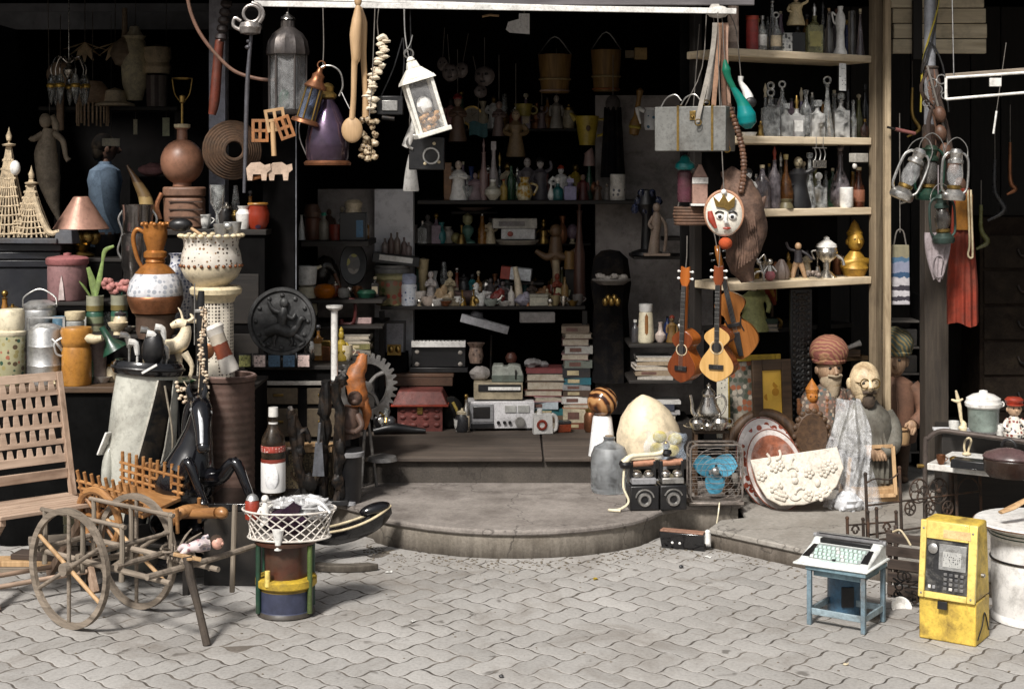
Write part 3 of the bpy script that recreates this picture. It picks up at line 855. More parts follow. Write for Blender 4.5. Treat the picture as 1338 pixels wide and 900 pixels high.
g=t.g();g.tube([(2,0,0),(3,0,8),(0,0,14),(-2,0,30),(-5,0,44),(-7,0,52)],[5,4,2,2.6,2.4,1.2],10,sub=4);g.tube([(-13,0,40),(-5,-1,38),(2,0,41)],[1.2,2.4,1.2],8,sub=3);g.ball(2,0,3,6,5,4)
t.part('figure',CREAMY,g)
t=T('cream_jug_handle','small cream loop handled dipper in front of the white jar','dipper',1263,594,6.72)
g=t.g();g.tube([(0,0,0),(-3,0,8),(-2,0,18),(3,0,22),(6,0,18),(3,0,8),(1,0,0)],1.4,8,sub=4);g.ball(0,0,1,6,5,3);t.part('dipper',CREAMY,g)
t=T('sailor_figurine','seated figurine in a red cap on the low chest','figurine',1325,570,6.75)
g=t.g();g.lathe([(0,0),(13,0),(14,5),(9,14),(8,22),(5,27),(0,28)],18);g.tube([(-8,0,22),(-14,-5,14),(-8,-9,9)],[3.4,3,2.5],8,sub=3);g.tube([(8,0,22),(14,-5,14),(8,-9,9)],[3.4,3,2.5],8,sub=3)
t.part('coat',PATT('figurine_coat',(.6,.56,.5),[(.3,.08,.06),(.1,.1,.1),(.55,.5,.45)],70,.45),g)
g=t.g();g.ball(0,-1,36,9,9,10,16);g.ball(0,-10,35,1.8,2,2,8);g.ball(-9,0,35,1.5,2,3,8);g.ball(9,0,35,1.5,2,3,8);hd=t.part('head',M('doll_skin',(.62,.42,.28),.5,var=.1),g)
g=t.g();g.ball(-3.5,-9.3,38,1.1,.8,1.3,8);g.ball(3.5,-9.3,38,1.1,.8,1.3,8);hd.part('eyes',BLK,g)
g=t.g();g.lathe([(9.5,42),(11,44),(12,48),(9,51),(0,52)],20);g.slab([(11*math.cos(R(a)),-3+11*math.sin(R(a)))for a in range(180,361,15)],41.5,43);t.part('cap',RED,g)
SKW=WOOD('painted_wood_skin',(.26,.15,.09),(.52,.36,.24),'Z',1.6,.6,dirt=.7,bmp=.6)
def face(hd,r,y0,z0,eye=BLK,brow=True):
 g=hd.g();
 for s_ in(-1,1):
  g.ball(s_*r*.36,y0,z0+r*.1,r*.13,r*.08,r*.08,8)
 hd.part('eyes',eye,g)
 g=hd.g();g.tube([(-r*.28,y0+.3,z0-r*.52),(0,y0-r*.1,z0-r*.5),(r*.28,y0+.3,z0-r*.52)],r*.07,6,sub=3);hd.part('lips',M('carved_lips',(.3,.1,.07),.5),g)
def doll(name,label,px,py,Y,H,turban,coat,rz=0,beard=None,drum=False,coatm2=None):
 t=T(name,label,'wooden figure',px,py,Y,rz=rz,z=.1)
 k=H/200
 g=t.g().push(k=k)
 for s_ in(-1,1):
  g.tube([(s_*10,0,0),(s_*10,0,10),(s_*11,0,40),(s_*11,0,62)],[7,7,9,12],12,sub=3);g.ball(s_*10,-8,4,8,13,5,12)
 t.part('legs',M('brown_breeches',(.12,.07,.045),.7,var=.35,scale=30),g)
 g=t.g().push(k=k);g.lathe([(0,50),(27,50),(29,60),(26,90),(27,112),(23,126),(10,134),(0,135)],22,sy=.72)
 for s_ in(-1,1):
  g.tube([(s_*22,0,122),(s_*32,-2,108),(s_*35,-8,88),(s_*24,-19,76)],[10,9.5,9,8],12,sub=4)
 g.tube([(-5,-20,52),(-4,-20.5,90),(-2,-17,125)],1.4,6,sub=3);g.tube([(5,-20,52),(4,-20.5,90),(2,-17,125)],1.4,6,sub=3)
 t.part('coat',coat,g)
 for s_ in(-1,1):
  g=t.g().push(k=k);g.ball(s_*21,-22,74,6.5,6,7.5,12)
  for f in range(4):g.tube([(s_*(25-f*3),-24,72),(s_*(24-f*3),-29,69),(s_*(22-f*2.4),-29,64)],[2,1.9,1.6],6,sub=2)
  g.tube([(s_*17,-23,77),(s_*14,-27,76),(s_*13,-29,73)],[2.1,1.9,1.6],6)
  t.part('hand',SKW,g)
 g=t.g().push(k=k);g.lathe([(8,128),(9,138),(0,140)],14);g.ball(0,-1,152,16,17,20,18);g.tube([(0,-17,157),(0,-21,149),(0,-18,146)],[2,3.2,2.6],8,sub=2)
 g.ball(-16,1,151,3,4,6,8);g.ball(16,1,151,3,4,6,8)
 hd=t.part('head',SKW,g);rough(hd,.006,.012,3)
 g=hd.g().push(k=k);g.ball(-6,-16.3,155,2.4,1.4,1.7,8);g.ball(6,-16.3,155,2.4,1.4,1.7,8);hd.part('eyes',BLK,g)
 if beard:
  g=t.g().push(k=k);g.ball(0,-6,138,14,13,14,14,.06);g.tube([(-9,-17,146),(0,-20,145),(9,-17,146)],[1.4,2.6,1.4],8,sub=3);g.tube([(0,-13,132),(0,-14,120),(0,-12,112)],[9,6,2],10,sub=3)
  rough(t.part('beard',beard,g),.014,.012,3)
 g=t.g().push(k=k);g.ball(0,0,175,25,24,21,24);g.ring((0,0,164),18,4.5,n=20)
 rough(t.part('turban',turban,g),.012,.02)
 if drum:
  g=t.g().push(k=k);g.lathe([(0,-9),(17,-9),(18.5,0),(17,9),(0,9)],20,0,-34,62);dm=t.part('drum',TANW,g)
  g=t.g().push(k=k);g.ring((0,-34,71),17,1.2,n=20);g.ring((0,-34,53),17,1.2,n=20);dm.part('hoop',BRN,g)
 return t
def swirl(name,stops,scale=60):
 if name in MATS:return MATS[name]
 m,nt,b,tc,v=base_mat(name)
 w=nd(nt,'ShaderNodeTexWave',bands_direction='DIAGONAL');w.inputs['Scale'].default_value=scale;w.inputs['Distortion'].default_value=6;w.inputs['Detail'].default_value=2
 nt.links.new(tc.outputs['Object'],w.inputs[0])
 c=ramp(nt,w.outputs[1],stops)
 nt.links.new(c,b.inputs['Base Color']);b.inputs['Roughness'].default_value=.8
 bump(nt,b,w.outputs[1],.5,.006)
 MATS[name]=m;return m
TUR1=swirl('red_ochre_turban',[(.2,(.2,.065,.05)),(.5,(.26,.1,.065)),(.75,(.29,.15,.08))],18)
TUR2=swirl('green_ochre_turban',[(.2,(.06,.085,.075)),(.5,(.11,.12,.07)),(.8,(.23,.17,.07))],18)
doll('puppet_musician','bearded wooden musician figure in a huge red striped turban',1083,640,7.75,205,TUR1,PATT('striped_coat',(.2,.15,.12),[(.35,.2,.15),(.1,.14,.14),(.42,.34,.26)],50,.45,.7),14,M('carved_beard',(.42,.34,.24),.8,var=.2,scale=30))
doll('drummer_figure','wooden drummer figure in brown coat and green ochre turban holding a drum',1168,634,7.95,205,TUR2,M('brown_coat',(.22,.115,.075),.7,var=.25,scale=16),-12,None,True)
t=T('saint_statue','bald bearded statue in spectacles wrapped in clear plastic sheet','statue',1131,642,7.55,rz=8,z=.1)
g=t.g();g.lathe([(0,18),(34,18),(36,30),(33,60),(36,90),(33,108),(18,122),(12,130),(0,130)],26,sy=.72)
for s_ in(-1,1):g.tube([(s_*27,0,108),(s_*36,-4,90),(s_*30,-18,68),(s_*10,-27,62)],[11,11,10,8],12,sub=4)
for k in range(7):g.tube([(-22+k*7,-24,22),(-20+k*6.6,-25,60),(-12+k*4,-18,105)],2.2,6,sub=3)
t.part('robe',M('grey_olive_robe',(.2,.19,.16),.7,var=.3,scale=14,dirt=.5),g)
g=t.g();g.lathe([(13,118),(12,130),(0,132)],16);g.ball(-2,-2,150,20,22,27,24);g.ball(-2,-6,135,15,15,14,18)
g.tube([(-3,-22,155),(-3.5,-28,146),(-3,-24,142)],[2.4,4,3.4],8,sub=2);g.ball(-22,2,148,3,5,8,10);g.ball(18,2,148,3,5,8,10)
hd=t.part('head',M('ivory_painted_wood',(.6,.48,.32),.38,var=.25,scale=22,bmp=.5,dirt=.6,dcol=(.22,.13,.06)),g);rough(hd,.008,.018,3)
g=t.g();g.ring((-10,-24,151),6,.8,'y',18,6);g.ring((4,-24,151),6,.8,'y',18,6);g.rod((-4,-24.5,152),(-2,-24.5,152),.8);g.rod((-16,-23,152),(-22,0,151),.7);g.rod((10,-23,152),(18,0,151),.7);t.part('spectacles',BRASS,g)
g=t.g();g.ball(-10,-21,151,3,1.6,1.6,8);g.ball(4,-21,151,3,1.6,1.6,8);hd.part('eyes',BLK,g)
g=t.g();g.ball(-2,-14,128,9,10,12,14,.08);g.tube([(-12,-21,139),(-3,-25,140),(6,-21,139)],[1.6,3,1.6],8,sub=3);rough(t.part('beard',M('dark_beard',(.12,.085,.06),.8,var=.4,scale=40),g),.014,.012,3)
g=t.g();g.tube([(-9,-26,66),(-4,-31,62),(4,-31,60),(12,-27,62)],[6,7,6,5],10,sub=3)
for f in range(5):g.tube([(-6+f*4,-30,64),(-4+f*4,-36,60),(-2+f*4,-35,54)],[2.4,2.2,1.8],6,sub=2)
t.part('hands',SKW,g)
g=t.g();g.box(2,-6,0,62,56,18);t.part('plinth',TANW,g,.006)
PLAST=FILM('crumpled_clear_plastic')
t2=T('plastic_sheet','crumpled clear plastic sheet draped down the bald statue to the pavement','plastic sheet',1118,645,7.3,z=.1)
def fold(u,v):
 z=140*(1-v)**.9+1
 w=17+22*v
 x=-6+(u-.5)*2*w+3*math.sin(9*v+5*u)
 y=-2-16*v+4.5*math.sin(u*17+3*v)+2.5*math.sin(u*31+v*14)+14*(2*u-1)**2
 return(x,y,z+2*math.sin(u*23)*v)
g=t2.g();g.sheet(fold,34,26,.5);t2.part('sheet',PLAST,g)
t=T('photo_mount','empty pale wooden frame leaning against the wrapped statue','frame',1136,646,7.42,rz=-4,rx=-8,z=.1)
g=t.g();
for(a,b_)in(((-30,0,6),(-22,0,70)),((-22,0,70),(32,0,73)),((32,0,73),(34,0,10)),((34,0,10),(-30,0,6))):g.beam(a,b_,5,4,(0,1,0))
t.part('frame',TANW,g,.002)
t=T('crumpled_bag','white crumpled plastic bag on the pavement beside half round relief','bag',1106,646,7.25,z=.1)
g=t.g();g.ball(0,0,10,17,13,14,22,.16);g.ball(10,2,8,12,11,10,16,.2);t.part('bag',M('white_bag',(.6,.61,.63),.4,var=.1,scale=20),g)
t=T('carved_mirror','small oval mirror in a dark carved wooden frame behind the relief','mirror',1063,640,7.55,rz=5,rx=-6,z=.1)
g=t.g();g.lathe([(15,-3),(22,-3),(24,0),(20,4),(14,3)],30,sy=1.45);t_m=t.part('frame',BRN,g);t_m.o.rotation_euler.x=R(90);t_m.o.location.z=78*t.S
g=t.g();g.lathe([(0,0),(15.5,0),(15.5,1.5),(0,1.5)],30,sy=1.45);q=t.part('glass',M('foxed_mirror',(.4,.42,.42),.12,.9,var=.25,scale=14,dirt=.5),g);q.o.rotation_euler.x=R(90);q.o.location=(0,-.002,78*t.S)
g=t.g()
for k in range(18):
 a=2*PI*k/18;g.ball(23*math.cos(a),-1,78+33*math.sin(a),4.2,3,4.2,8)
g.box(0,2,0,30,14,44,.5);t_m2=t.part('carving',BRN,g)
t=T('orange_deity','small orange and brown carved deity with many arms above the carved mirror','carving',1061,560,7.7,rz=0)
g=t.g();g.lathe([(0,0),(16,0),(17,10),(10,20),(9,30),(6,34),(0,35)],16)
for s_ in(-1,1):
 for z in(28,22,16):g.tube([(s_*8,0,z),(s_*17,-4,z+4),(s_*19,-6,z+12)],[3,2.6,2.2],8,sub=3)
t.part('body',M('orange_brown_carving',(.34,.15,.07),.6,var=.4,scale=40),g)
g=t.g();g.ball(0,-1,42,8,8,9);g.lathe([(8,47),(9,52),(4,60),(0,66)],12);hd=t.part('head',M('orange_paint',(.62,.24,.06),.55,var=.25,scale=30),g)
g=t.g();g.ball(-3,-8,43,1.2,.8,1,6);g.ball(3,-8,43,1.2,.8,1,6);hd.part('eyes',BLK,g)
PLT=PATT('floral_platter',(.66,.62,.6),[(.36,.08,.05),(.68,.64,.62),(.4,.11,.07),(.68,.64,.62)],30,.42,.25,bg2=(.7,.66,.64))
PLR=BAND('ringed_platter',[(0,(.62,.6,.58)),(.3,(.3,.09,.055)),(.42,(.62,.58,.55)),(.62,(.35,.14,.09)),(.9,(.64,.6,.58))],0,.02,.25)
def platter(label,px,py,Y,rx,rz_,tilt,mat_rim,mat_in,roll,band):
 s=Y/F
 t=T('platter',label,'platter',px,py,Y)
 g=t.g();g.lathe([(0,2),(rx*.55,2),(rx*.68,4),(rx*.97,10),(rx,9),(rx*.96,7),(rx*.66,0),(0,0)],48,sx=1,sy=rz_/rx)
 p=t.part('rim',mat_rim,g)
 g=t.g();g.lathe([(0,2.6),(rx*.5,2.7),(rx*.6,3.6),(rx*.6,4.2),(rx*.5,3.2),(0,3.1)],40,sx=1,sy=rz_/rx)
 t.part('well',mat_in,g)
 g=t.g();g.lathe([(rx*.62,4),(rx*.66,5),(rx*.84,8.6),(rx*.8,8.9),(rx*.63,5)],40,sx=1,sy=rz_/rx);t.part('painted_band',M('rust_band',(.36,.13,.075),.3,var=.5,scale=26,dirt=.3,dcol=(.55,.45,.4))if band else mat_rim,g)
 g=t.g();g.ring((0,0,10),rx*.98,.8,n=48,sz=rz_/rx);t.part('edge_line',M('rust_red_line',(.32,.1,.06),.3),g)
 t.o.rotation_euler=Euler((R(tilt),R(roll),0))
 return t
platter('large oval platter painted with red flowers, behind the half round relief',1003,606,7.45,41,61,76,PLT,M('platter_brown_well',(.36,.16,.1),.3,var=.4,scale=18,dirt=.5,dcol=(.6,.56,.52)),-12,False)
platter('second platter with brown ring and turquoise scene, leaning on the larger platter',1013,614,7.36,37,54,74,M('platter_white',(.68,.63,.6),.25,var=.06),PATT('turquoise_scene',(.66,.62,.58),[(.08,.34,.4),(.3,.5,.52),(.64,.6,.56),(.64,.6,.56)],30,.42,.3),-14,True)
t=T('old_wheel','dark wooden wheel rim standing behind the oval platters','wheel',1000,612,7.6,rz=-6,rx=-12)
g=t.g();g.ring((0,0,0),52,8,'y',40,10,sz=1.35);t.part('rim',BRN,g)
for k in range(5):
 g=t.g();a=PI*k/5;g.rod((-48*math.cos(a),0,-62*math.sin(a)),(48*math.cos(a),0,62*math.sin(a)),2.4);t.part('spoke',BRN,g)
t=T('stone_relief','cream half round stone relief carved with flowers, leaning on the platters','relief',1040,620,7.22,rz=-6,rx=-16)
ol=[(-59,18),(54,37),(62,10),(52,-14),(34,-30),(10,-38),(-20,-40),(-38,-31),(-50,-12)]
olf=[]
for i in range(len(ol)):
 a,b_=ol[i],ol[(i+1)%len(ol)]
 olf+=[(a[0]*(1-k/4)+b_[0]*k/4,a[1]*(1-k/4)+b_[1]*k/4)for k in range(4)]
g=t.g();g.prism(olf,0,9);t.part('slab',MARB,g,.004)
g=t.g();rnd=random.Random(11)
for k in range(34):
 x,z=rnd.uniform(-46,50),rnd.uniform(-32,24)
 if z>10+x*.17+14 or(x/62)**2+((z+2)/42)**2>.8:continue
 kind=rnd.random()
 if kind<.45:
  for q in range(5):g.ball(x+4.4*math.cos(q*1.256),-1,z+4.4*math.sin(q*1.256),3,2.6,3,7)
  g.ball(x,-2.6,z,2.2,2.4,2.2,7)
 elif kind<.75:
  a=rnd.uniform(0,6.3);g.tube([(x+q*2.2*math.cos(a+q*.22),-1,z+q*2.2*math.sin(a+q*.22))for q in range(7)],1.7,6)
 else:g.ball(x,-1,z,rnd.uniform(3,6),3.2,rnd.uniform(3,6),9)
t.part('carving',MARB,g)
t=T('picture','yellow framed picture of flowers leaning below the plank shelves','picture',985,560,7.75,rz=18,rx=-4)
def frame(t,w,h,fw,fm,pm,d=4,z0=0):
 g=t.g()
 for(x0,x1,a,b_)in((-w/2,-w/2+fw,z0,z0+h),(w/2-fw,w/2,z0,z0+h),(-w/2+fw+.3,w/2-fw-.3,z0,z0+fw),(-w/2+fw+.3,w/2-fw-.3,z0+h-fw,z0+h)):g.box((x0+x1)/2,0,a,x1-x0,d,b_-a)
 t.part('frame',fm,g,.003)
 g=t.g();g.box(0,1,z0+fw*.8,w-fw*1.6,1.5,h-fw*1.6);t.part('canvas',pm,g)
frame(t,84,96,8,M('yellow_frame',(.5,.34,.05),.5,var=.2,scale=20,dirt=.3),PATT('flower_painting',(.2,.2,.17),[(.35,.13,.07),(.4,.36,.3),(.1,.12,.09)],34,.5,.6,bg2=(.34,.3,.24)))
t=T('picture','amber picture in a wide dark brown wooden frame beside yellow frame','picture',1010,556,7.66,rz=18,rx=-4)
frame(t,56,86,14,BRNX,PATT('amber_painting',(.62,.34,.04),[(.5,.24,.03),(.66,.42,.08)],20,.5,.5,bg2=(.7,.42,.06)),5)
t=T('pale_board','narrow pale board standing behind the silver teapot','board',944,572,7.6,rz=10)
g=t.g();g.box(0,0,0,15,3,84);t.part('board',PATT('scribbled_board',(.6,.57,.48),[(.2,.2,.18),(.5,.48,.4)],60,.22,.7),g,.002)
t=T('carved_board','tall black carved wooden strip behind the red turban','carved board',1047,560,7.82,rz=10)
g=t.g();g.box(0,2,0,30,5,182);b0=t.part('board',BLK,g,.003)
g=t.g()
for k in range(22):
 for s_ in(-1,1):
  z=5+k*8;g.tube([(s_*2+5*math.cos(a)*s_,-1.4,z+3.4*math.sin(a))for a in[q*.9 for q in range(6)]],1.5,6);g.ball(s_*10,-1,z+3,2.6,2,3.4,7)
b0.part('carving',M('black_carving',(.03,.03,.032),.45,var=.3),g)
ZD=.141
FANB=M('blue_fan_blade',(.1,.36,.52),.35,var=.1,scale=12,dirt=.2)
CAGE=M('fan_wire',(.33,.29,.26),.4,.6,var=.3,scale=30,dirt=.5)
t=T('box_fan','square wire caged fan with three sky blue blades on the doorstep','fan',934,657,7.22,rz=2,z=ZD)
g=t.g()
def rrect(w,h,x,z,y,r):
 pts=[]
 for(sx,sz,a0)in((1,1,0),(-1,1,90),(-1,-1,180),(1,-1,270)):
  for a in(0,45,90):pts.append((x+sx*(w/2-r)+r*math.cos(R(a0+a)),y,z+sz*(h/2-r)+r*math.sin(R(a0+a))))
 return pts
for y in(-13,13):
 g.tube(rrect(68,74,0,41,y,7),1.5,6,True)
for x in(-26,26):g.rod((x,-13,3),(x,13,3),1.4);g.rod((x,-13,78),(x,13,78),1.4)
for s_ in(-34,34):
 for z in(20,62):g.rod((s_,-13,z),(s_,13,z),1.3)
t.part('frame',CAGE,g)
g=t.g()
for y in(-13,):
 for k in range(1,9):z=4+k*8.2;g.rod((-34,y,z),(34,y,z),.32,n=5)
 for k in range(5):g.ring((0,y-.6,41),8+k*6.3,.32,'y',32,5)
for k in range(1,9):z=4+k*8.2;g.rod((-34,13,z),(34,13,z),.35,n=5)
t.part('grille',CAGE,g)
g=t.g();g.box(0,0,0,72,30,4);t.part('base',CAGE,g,.003)
for k in range(3):
 a0=R(30+120*k)
 g=t.g()
 def bl(u,v,a0=a0):
  r_=5+25*u;wd=(3+12.5*math.sin(PI*min(1,.15+u*.72)))
  a=a0+(v-.5)*2*wd/max(12,r_)
  return(r_*math.cos(a),-2+(v-.5)*7,42+r_*math.sin(a))
 g.sheet(bl,8,8,.7);t.part('blade',FANB,g)
g=t.g();g.ball(0,-4,42,6,5,6);t.part('hub',STEEL,g)
g=t.g();g.cyl(0,0,0,8,14);q=t.part('motor',GRY,g);q.o.rotation_euler.x=R(-90);q.o.location=(0,0,42*t.S)
g=t.g();g.tube([(4,-13,4),(2,-20,-2),(0,-24,-12),(-3,-24,-30),(-4,-24,-43)],1,6,sub=4);t.part('cable',CRM,g)
t=T('side_stand','little brown wooden stand under the silver tea tray behind the fan','stand',928,640,7.42,z=ZD)
zt=zz(7.42,560)
g=t.g();g.box(0,0,(zt-ZD)/t.S-4,46,30,4);hh=(zt-ZD)/t.S-4
t.part('top',BRNX,g,.002)
for x in(-20,20):
 for y in(-12,12):g=t.g();g.box(x,y,0,4,4,hh-.05);t.part('leg',BRN,g)
zt+=.001
t=T('tray','oval silver tray with beaded rim holding the tea set','tray',926,559,7.42,z=zt)
g=t.g();g.lathe([(0,0),(24,0),(31,3),(33,4.5),(30,4),(23,1.5),(0,1.5)],36,sy=.75);t.part('dish',SILV,g)
g=t.g();g.ring((0,0,4.3),32.5,.9,n=36,sz=.75);t.part('rim',SILV,g)
def teapot(label,px,Y,z,k,tall=1.0,m=SILV,rz=0):
 t=T('teapot',label,'teapot',px,559,Y,z=z,rz=rz)
 g=t.g().push(k=k);g.lathe([(0,0),(10,0),(11,1.5),(8,4),(14,12*tall),(15,18*tall),(10,28*tall),(7,36*tall),(8,39*tall),(0,40*tall)],24);t.part('body',m,g)
 g=t.g().push(k=k);g.lathe([(8.5,39*tall),(7,43*tall),(3,46*tall),(2,48*tall),(2.6,50*tall),(0,53*tall)],18);t.part('lid',m,g)
 g=t.g().push(k=k);g.tube([(-12,0,12*tall),(-19,0,17*tall),(-20,0,28*tall),(-22,0,38*tall)],[3.4,2.6,1.9,1.6],8,sub=4);t.part('spout',m,g)
 g=t.g().push(k=k);g.tube([(8,0,34*tall),(17,0,37*tall),(21,0,28*tall),(18,0,18*tall),(12,0,12*tall)],1.4,8,sub=4);t.part('handle',m,g)
 return t
teapot('tall silver coffee pot with long spout, at the centre of the tea tray',926,7.45,zt+1.6*t.S,1.08)
for px,Y,lb in((911,7.36,'squat silver sugar bowl left of the coffee pot on tray'),(940,7.35,'squat silver creamer right of the coffee pot on tray'),(925,7.33,'small silver tea bowl in front of the coffee pot')):
 b_=T('tea_bowl',lb,'bowl',px,557,Y,z=zt+.006,group='silver bowls on the tea tray')
 r_={911:11,940:12,925:8}[px]
 g=b_.g();g.lathe([(0,0),(r_*.5,0),(r_*.9,r_*.5),(r_,r_*.9),(r_*.8,r_*1.25),(r_*.3,r_*1.45),(0,r_*1.5)],22);b_.part('body',SILV,g)
 g=b_.g();g.ring((r_*1.1,0,r_*.9),r_*.35,.8,'y',12,6);g.ball(0,0,r_*1.65,r_*.2,n=8);b_.part('handle',SILV,g)
t=T('field_telephone','black twin dial telephone set with cream handset on the doorstep','telephone',858,663,7.12,rz=6,z=ZD)
for i,(x,w)in enumerate(((-19,38),(19,35))):
 g=t.g();g.box(x,0,0,w,34,32);b0=t.part('box',BLK,g,.006)
 g=t.g();g.ring((x,-17.5,15),12,1.2,'y',24,6,(20,160)if i else(10,170));g.ring((x,-17.2,14),7,2.4,'y',18,6);b0.part('dial',STEEL,g)
 g=t.g();g.box(x,0,33,w-6,28,8);b0.part('bell_plate',GRY if i==0 else STEEL,g,.004)
 for s_ in(-1,1):
  g=t.g();g.ball(x+s_*8,-4,45,7,7,5);b0.part('bell',SILV,g)
 g=t.g();g.rod((x-w*.42,-2,58),(x+w*.42,-2,60),4.5,n=12);b0.part('crank_roll',M('copper_pink_roll',(.5,.26,.17),.4,.3),g)
 for s_ in(-1,1):
  g=t.g();g.box(x+s_*w*.4,0,40,4,14,22);b0.part('bracket',BLK,g,.003)
g=t.g();g.tube([(-44,-6,60),(-36,-6,68),(-24,-6,70),(-2,-6,71),(8,-6,74)],[6,3.6,3,3,3.6],10,sub=4);h=t.part('handset',CRM,g)
g=t.g();g.lathe([(7,0),(9,5),(8,8),(0,9)],18,-42,-6,54);h.part('earpiece',BLK,g)
g=t.g();g.lathe([(4,0),(7,4),(6,8),(0,9)],18,12,-6,68);h.part('mouthpiece',BLK,g)
g=t.g();g.tube([(-44,-6,54),(-46,-12,30),(-40,-16,12),(-52,-18,3),(-66,-16,2),(-52,-24,2)],1.6,6,sub=5);h.part('cord',CRM,g)
t=T('demijohn','cloudy glass demijohn on the doorstep in front of the white cone lamp','demijohn',796,641,7.48,z=ZD)
g=t.g();g.lathe([(0,0),(22,0),(24,4),(24,48),(20,58),(9,64),(7,67),(8,71),(5,72),(5,66)],30);t.part('body',GLASS('cloudy_glass',(.8,.84,.87),.3,.42,2.5),g)
g=t.g();g.lathe([(0,66),(5,66),(5.5,73),(0,74)],14);t.part('stopper',M('cork',(.34,.26,.18),.9),g)
t=T('white_cone_lamp','white tapering lamp base topped by a marbled brown globe','lamp',787,590,7.72,z=.274)
g=t.g();g.lathe([(0,0),(18.5,0),(18,2),(12.5,49),(11,52),(0,52)],32);t.part('base',M('milk_glass',(.78,.79,.8),.22,var=.03,scale=8,dirt=.12),g)
g=t.g();g.ball(0,0,70,20,20,19,28);t.part('globe',swirl('marbled_brown_glass',[(.2,(.03,.012,.008)),(.5,(.2,.075,.025)),(.8,(.42,.22,.09))],9),g)
MATS['marbled_brown_glass'].node_tree.nodes['Principled BSDF'].inputs['Roughness'].default_value=.1
t=T('lampshade','large cream dome lamp shade tipped beside the brown globe lamp','lamp shade',848,570,7.5,rx=8,ry=-9)
g=t.g();g.lathe([(42,0),(43.5,1),(44,10),(41.5,28),(33,49),(21,64),(10,72),(3,76),(0,77),(0,74),(18,63),(39,27),(42,8)],44);t.part('shade',M('cream_fibreglass',(.68,.58,.42),.5,var=.04,scale=3,dirt=.1,dcol=(.5,.4,.25)),g)
t.o.location=W(850,588,7.62)
t=T('table_fan','small fan with cream yellow blades wrapped in bluish plastic','fan',870,597,7.38,u=7.38/F*.85)
for k in range(4):
 g=t.g();a=R(35+90*k);g.ball(17*math.cos(a),-3,21+13*math.sin(a),11,2.5,9.5,14);t.part('blade',M('yellow_blade',(.5,.42,.16),.4,var=.1,dirt=.3),g)
g=t.g();g.ball(0,-6,21,5,4,5);t.part('hub',BRASS,g)
g=t.g();g.lathe([(16,-40),(16,-37),(4,-34),(3,0),(6,14),(0,16)],20,0,8,0);t.part('stem',GRY,g)
t2=T('plastic_wrap','crumpled bluish clear plastic over the cream yellow bladed fan','plastic sheet',870,598,7.28,u=7.28/F*.8)
g=t2.g();g.sheet(lambda u,v:(-34+66*u+3*math.sin(8*v),3*math.sin(11*u+6*v)+2*math.sin(23*u)-4*math.sin(PI*u),42*(1-v)+2*math.sin(u*12)),26,16,.5);t2.part('wrap',FILM('bluish_plastic',(.62,.72,.85),.28),g)
t=T('toy_boat','small dark toy boat lying on the pavers against the doorstep','toy boat',892,722,6.86,rz=-22,z=.012)
g=t.g();g.add([(-30,-8,22),(30,-7,22),(30,9,22),(-30,8,22),(-28,-3,0),(30,-3,0),(30,4,0),(-28,3,0),],[(0,3,2,1),(4,5,6,7),(0,1,5,4),(1,2,6,5),(2,3,7,6),(3,0,4,7)],False);t.part('hull',BLKG,g,.004)
g=t.g();g.box(0,.5,22,58,14,2.5);t.part('deck',M('pinkish_wood',(.36,.2,.14),.6,var=.2),g,.002)
for x in(-12,-2):
 g=t.g();g.ball(x,-7.2,9,1.8,1.2,1.8,8);t.part('porthole',WHT,g)
g=t.g();g.cyl(33,2,10,4,14,3.4,12);g.ball(33,2,25,3.6,3.6,3);t.part('white_knob',WHT,g)
CHW=WOOD('folding_chair_wood',(.3,.2,.14),(.52,.39,.3),'X',.7,.7,dirt=.35)
CHZ=WOOD('folding_chair_stile',(.28,.18,.12),(.5,.37,.28),'Z',.7,.7,dirt=.35)
t=T('folding_chair','folding wooden slat chair with pierced backrest standing on the pavers','chair',40,778,6.14,rz=40,z=.012)
def bk(z):return 15+(z-116)*.3
g=t.g()
rows=5;z0,z1=166,272;rh=(z1-z0)/rows
Wb=62
for r_ in range(rows+1):
 z=z0+r_*rh;hh=6.4 if r_ not in(0,rows)else 11
 g.add([(-Wb,bk(z-hh/2),z-hh/2),(Wb,bk(z-hh/2),z-hh/2),(Wb,bk(z+hh/2),z+hh/2),(-Wb,bk(z+hh/2),z+hh/2),(-Wb,bk(z-hh/2)+4,z-hh/2),(Wb,bk(z-hh/2)+4,z-hh/2),(Wb,bk(z+hh/2)+4,z+hh/2),(-Wb,bk(z+hh/2)+4,z+hh/2)],[(0,1,2,3),(7,6,5,4),(0,4,5,1),(1,5,6,2),(2,6,7,3),(3,7,4,0)],False)
 if r_<rows:
  for k in range(-6,7):
   x=k*13.4+(6.7 if r_%2 else 0)
   if abs(x)>Wb-2:continue
   za,zb=z+hh/2-.2,z+rh-hh/2+.2
   vs_=[]
   for yy in(.4,3.6):
    vs_+=[(x-4.6,bk(za)+yy,za),(x+4.6,bk(za)+yy,za),(x+2.9,bk(zb)+yy,zb),(x-2.9,bk(zb)+yy,zb)]
   g.add(vs_,[(0,1,2,3),(7,6,5,4),(0,4,5,1),(1,5,6,2),(2,6,7,3),(3,7,4,0)],False)
t.part('backrest',CHW,g,.0012)
g=t.g();g.beam((-Wb,bk(146)+2,146),(Wb,bk(146)+2,146),4,13);t.part('lower_rail',CHW,g,.002)
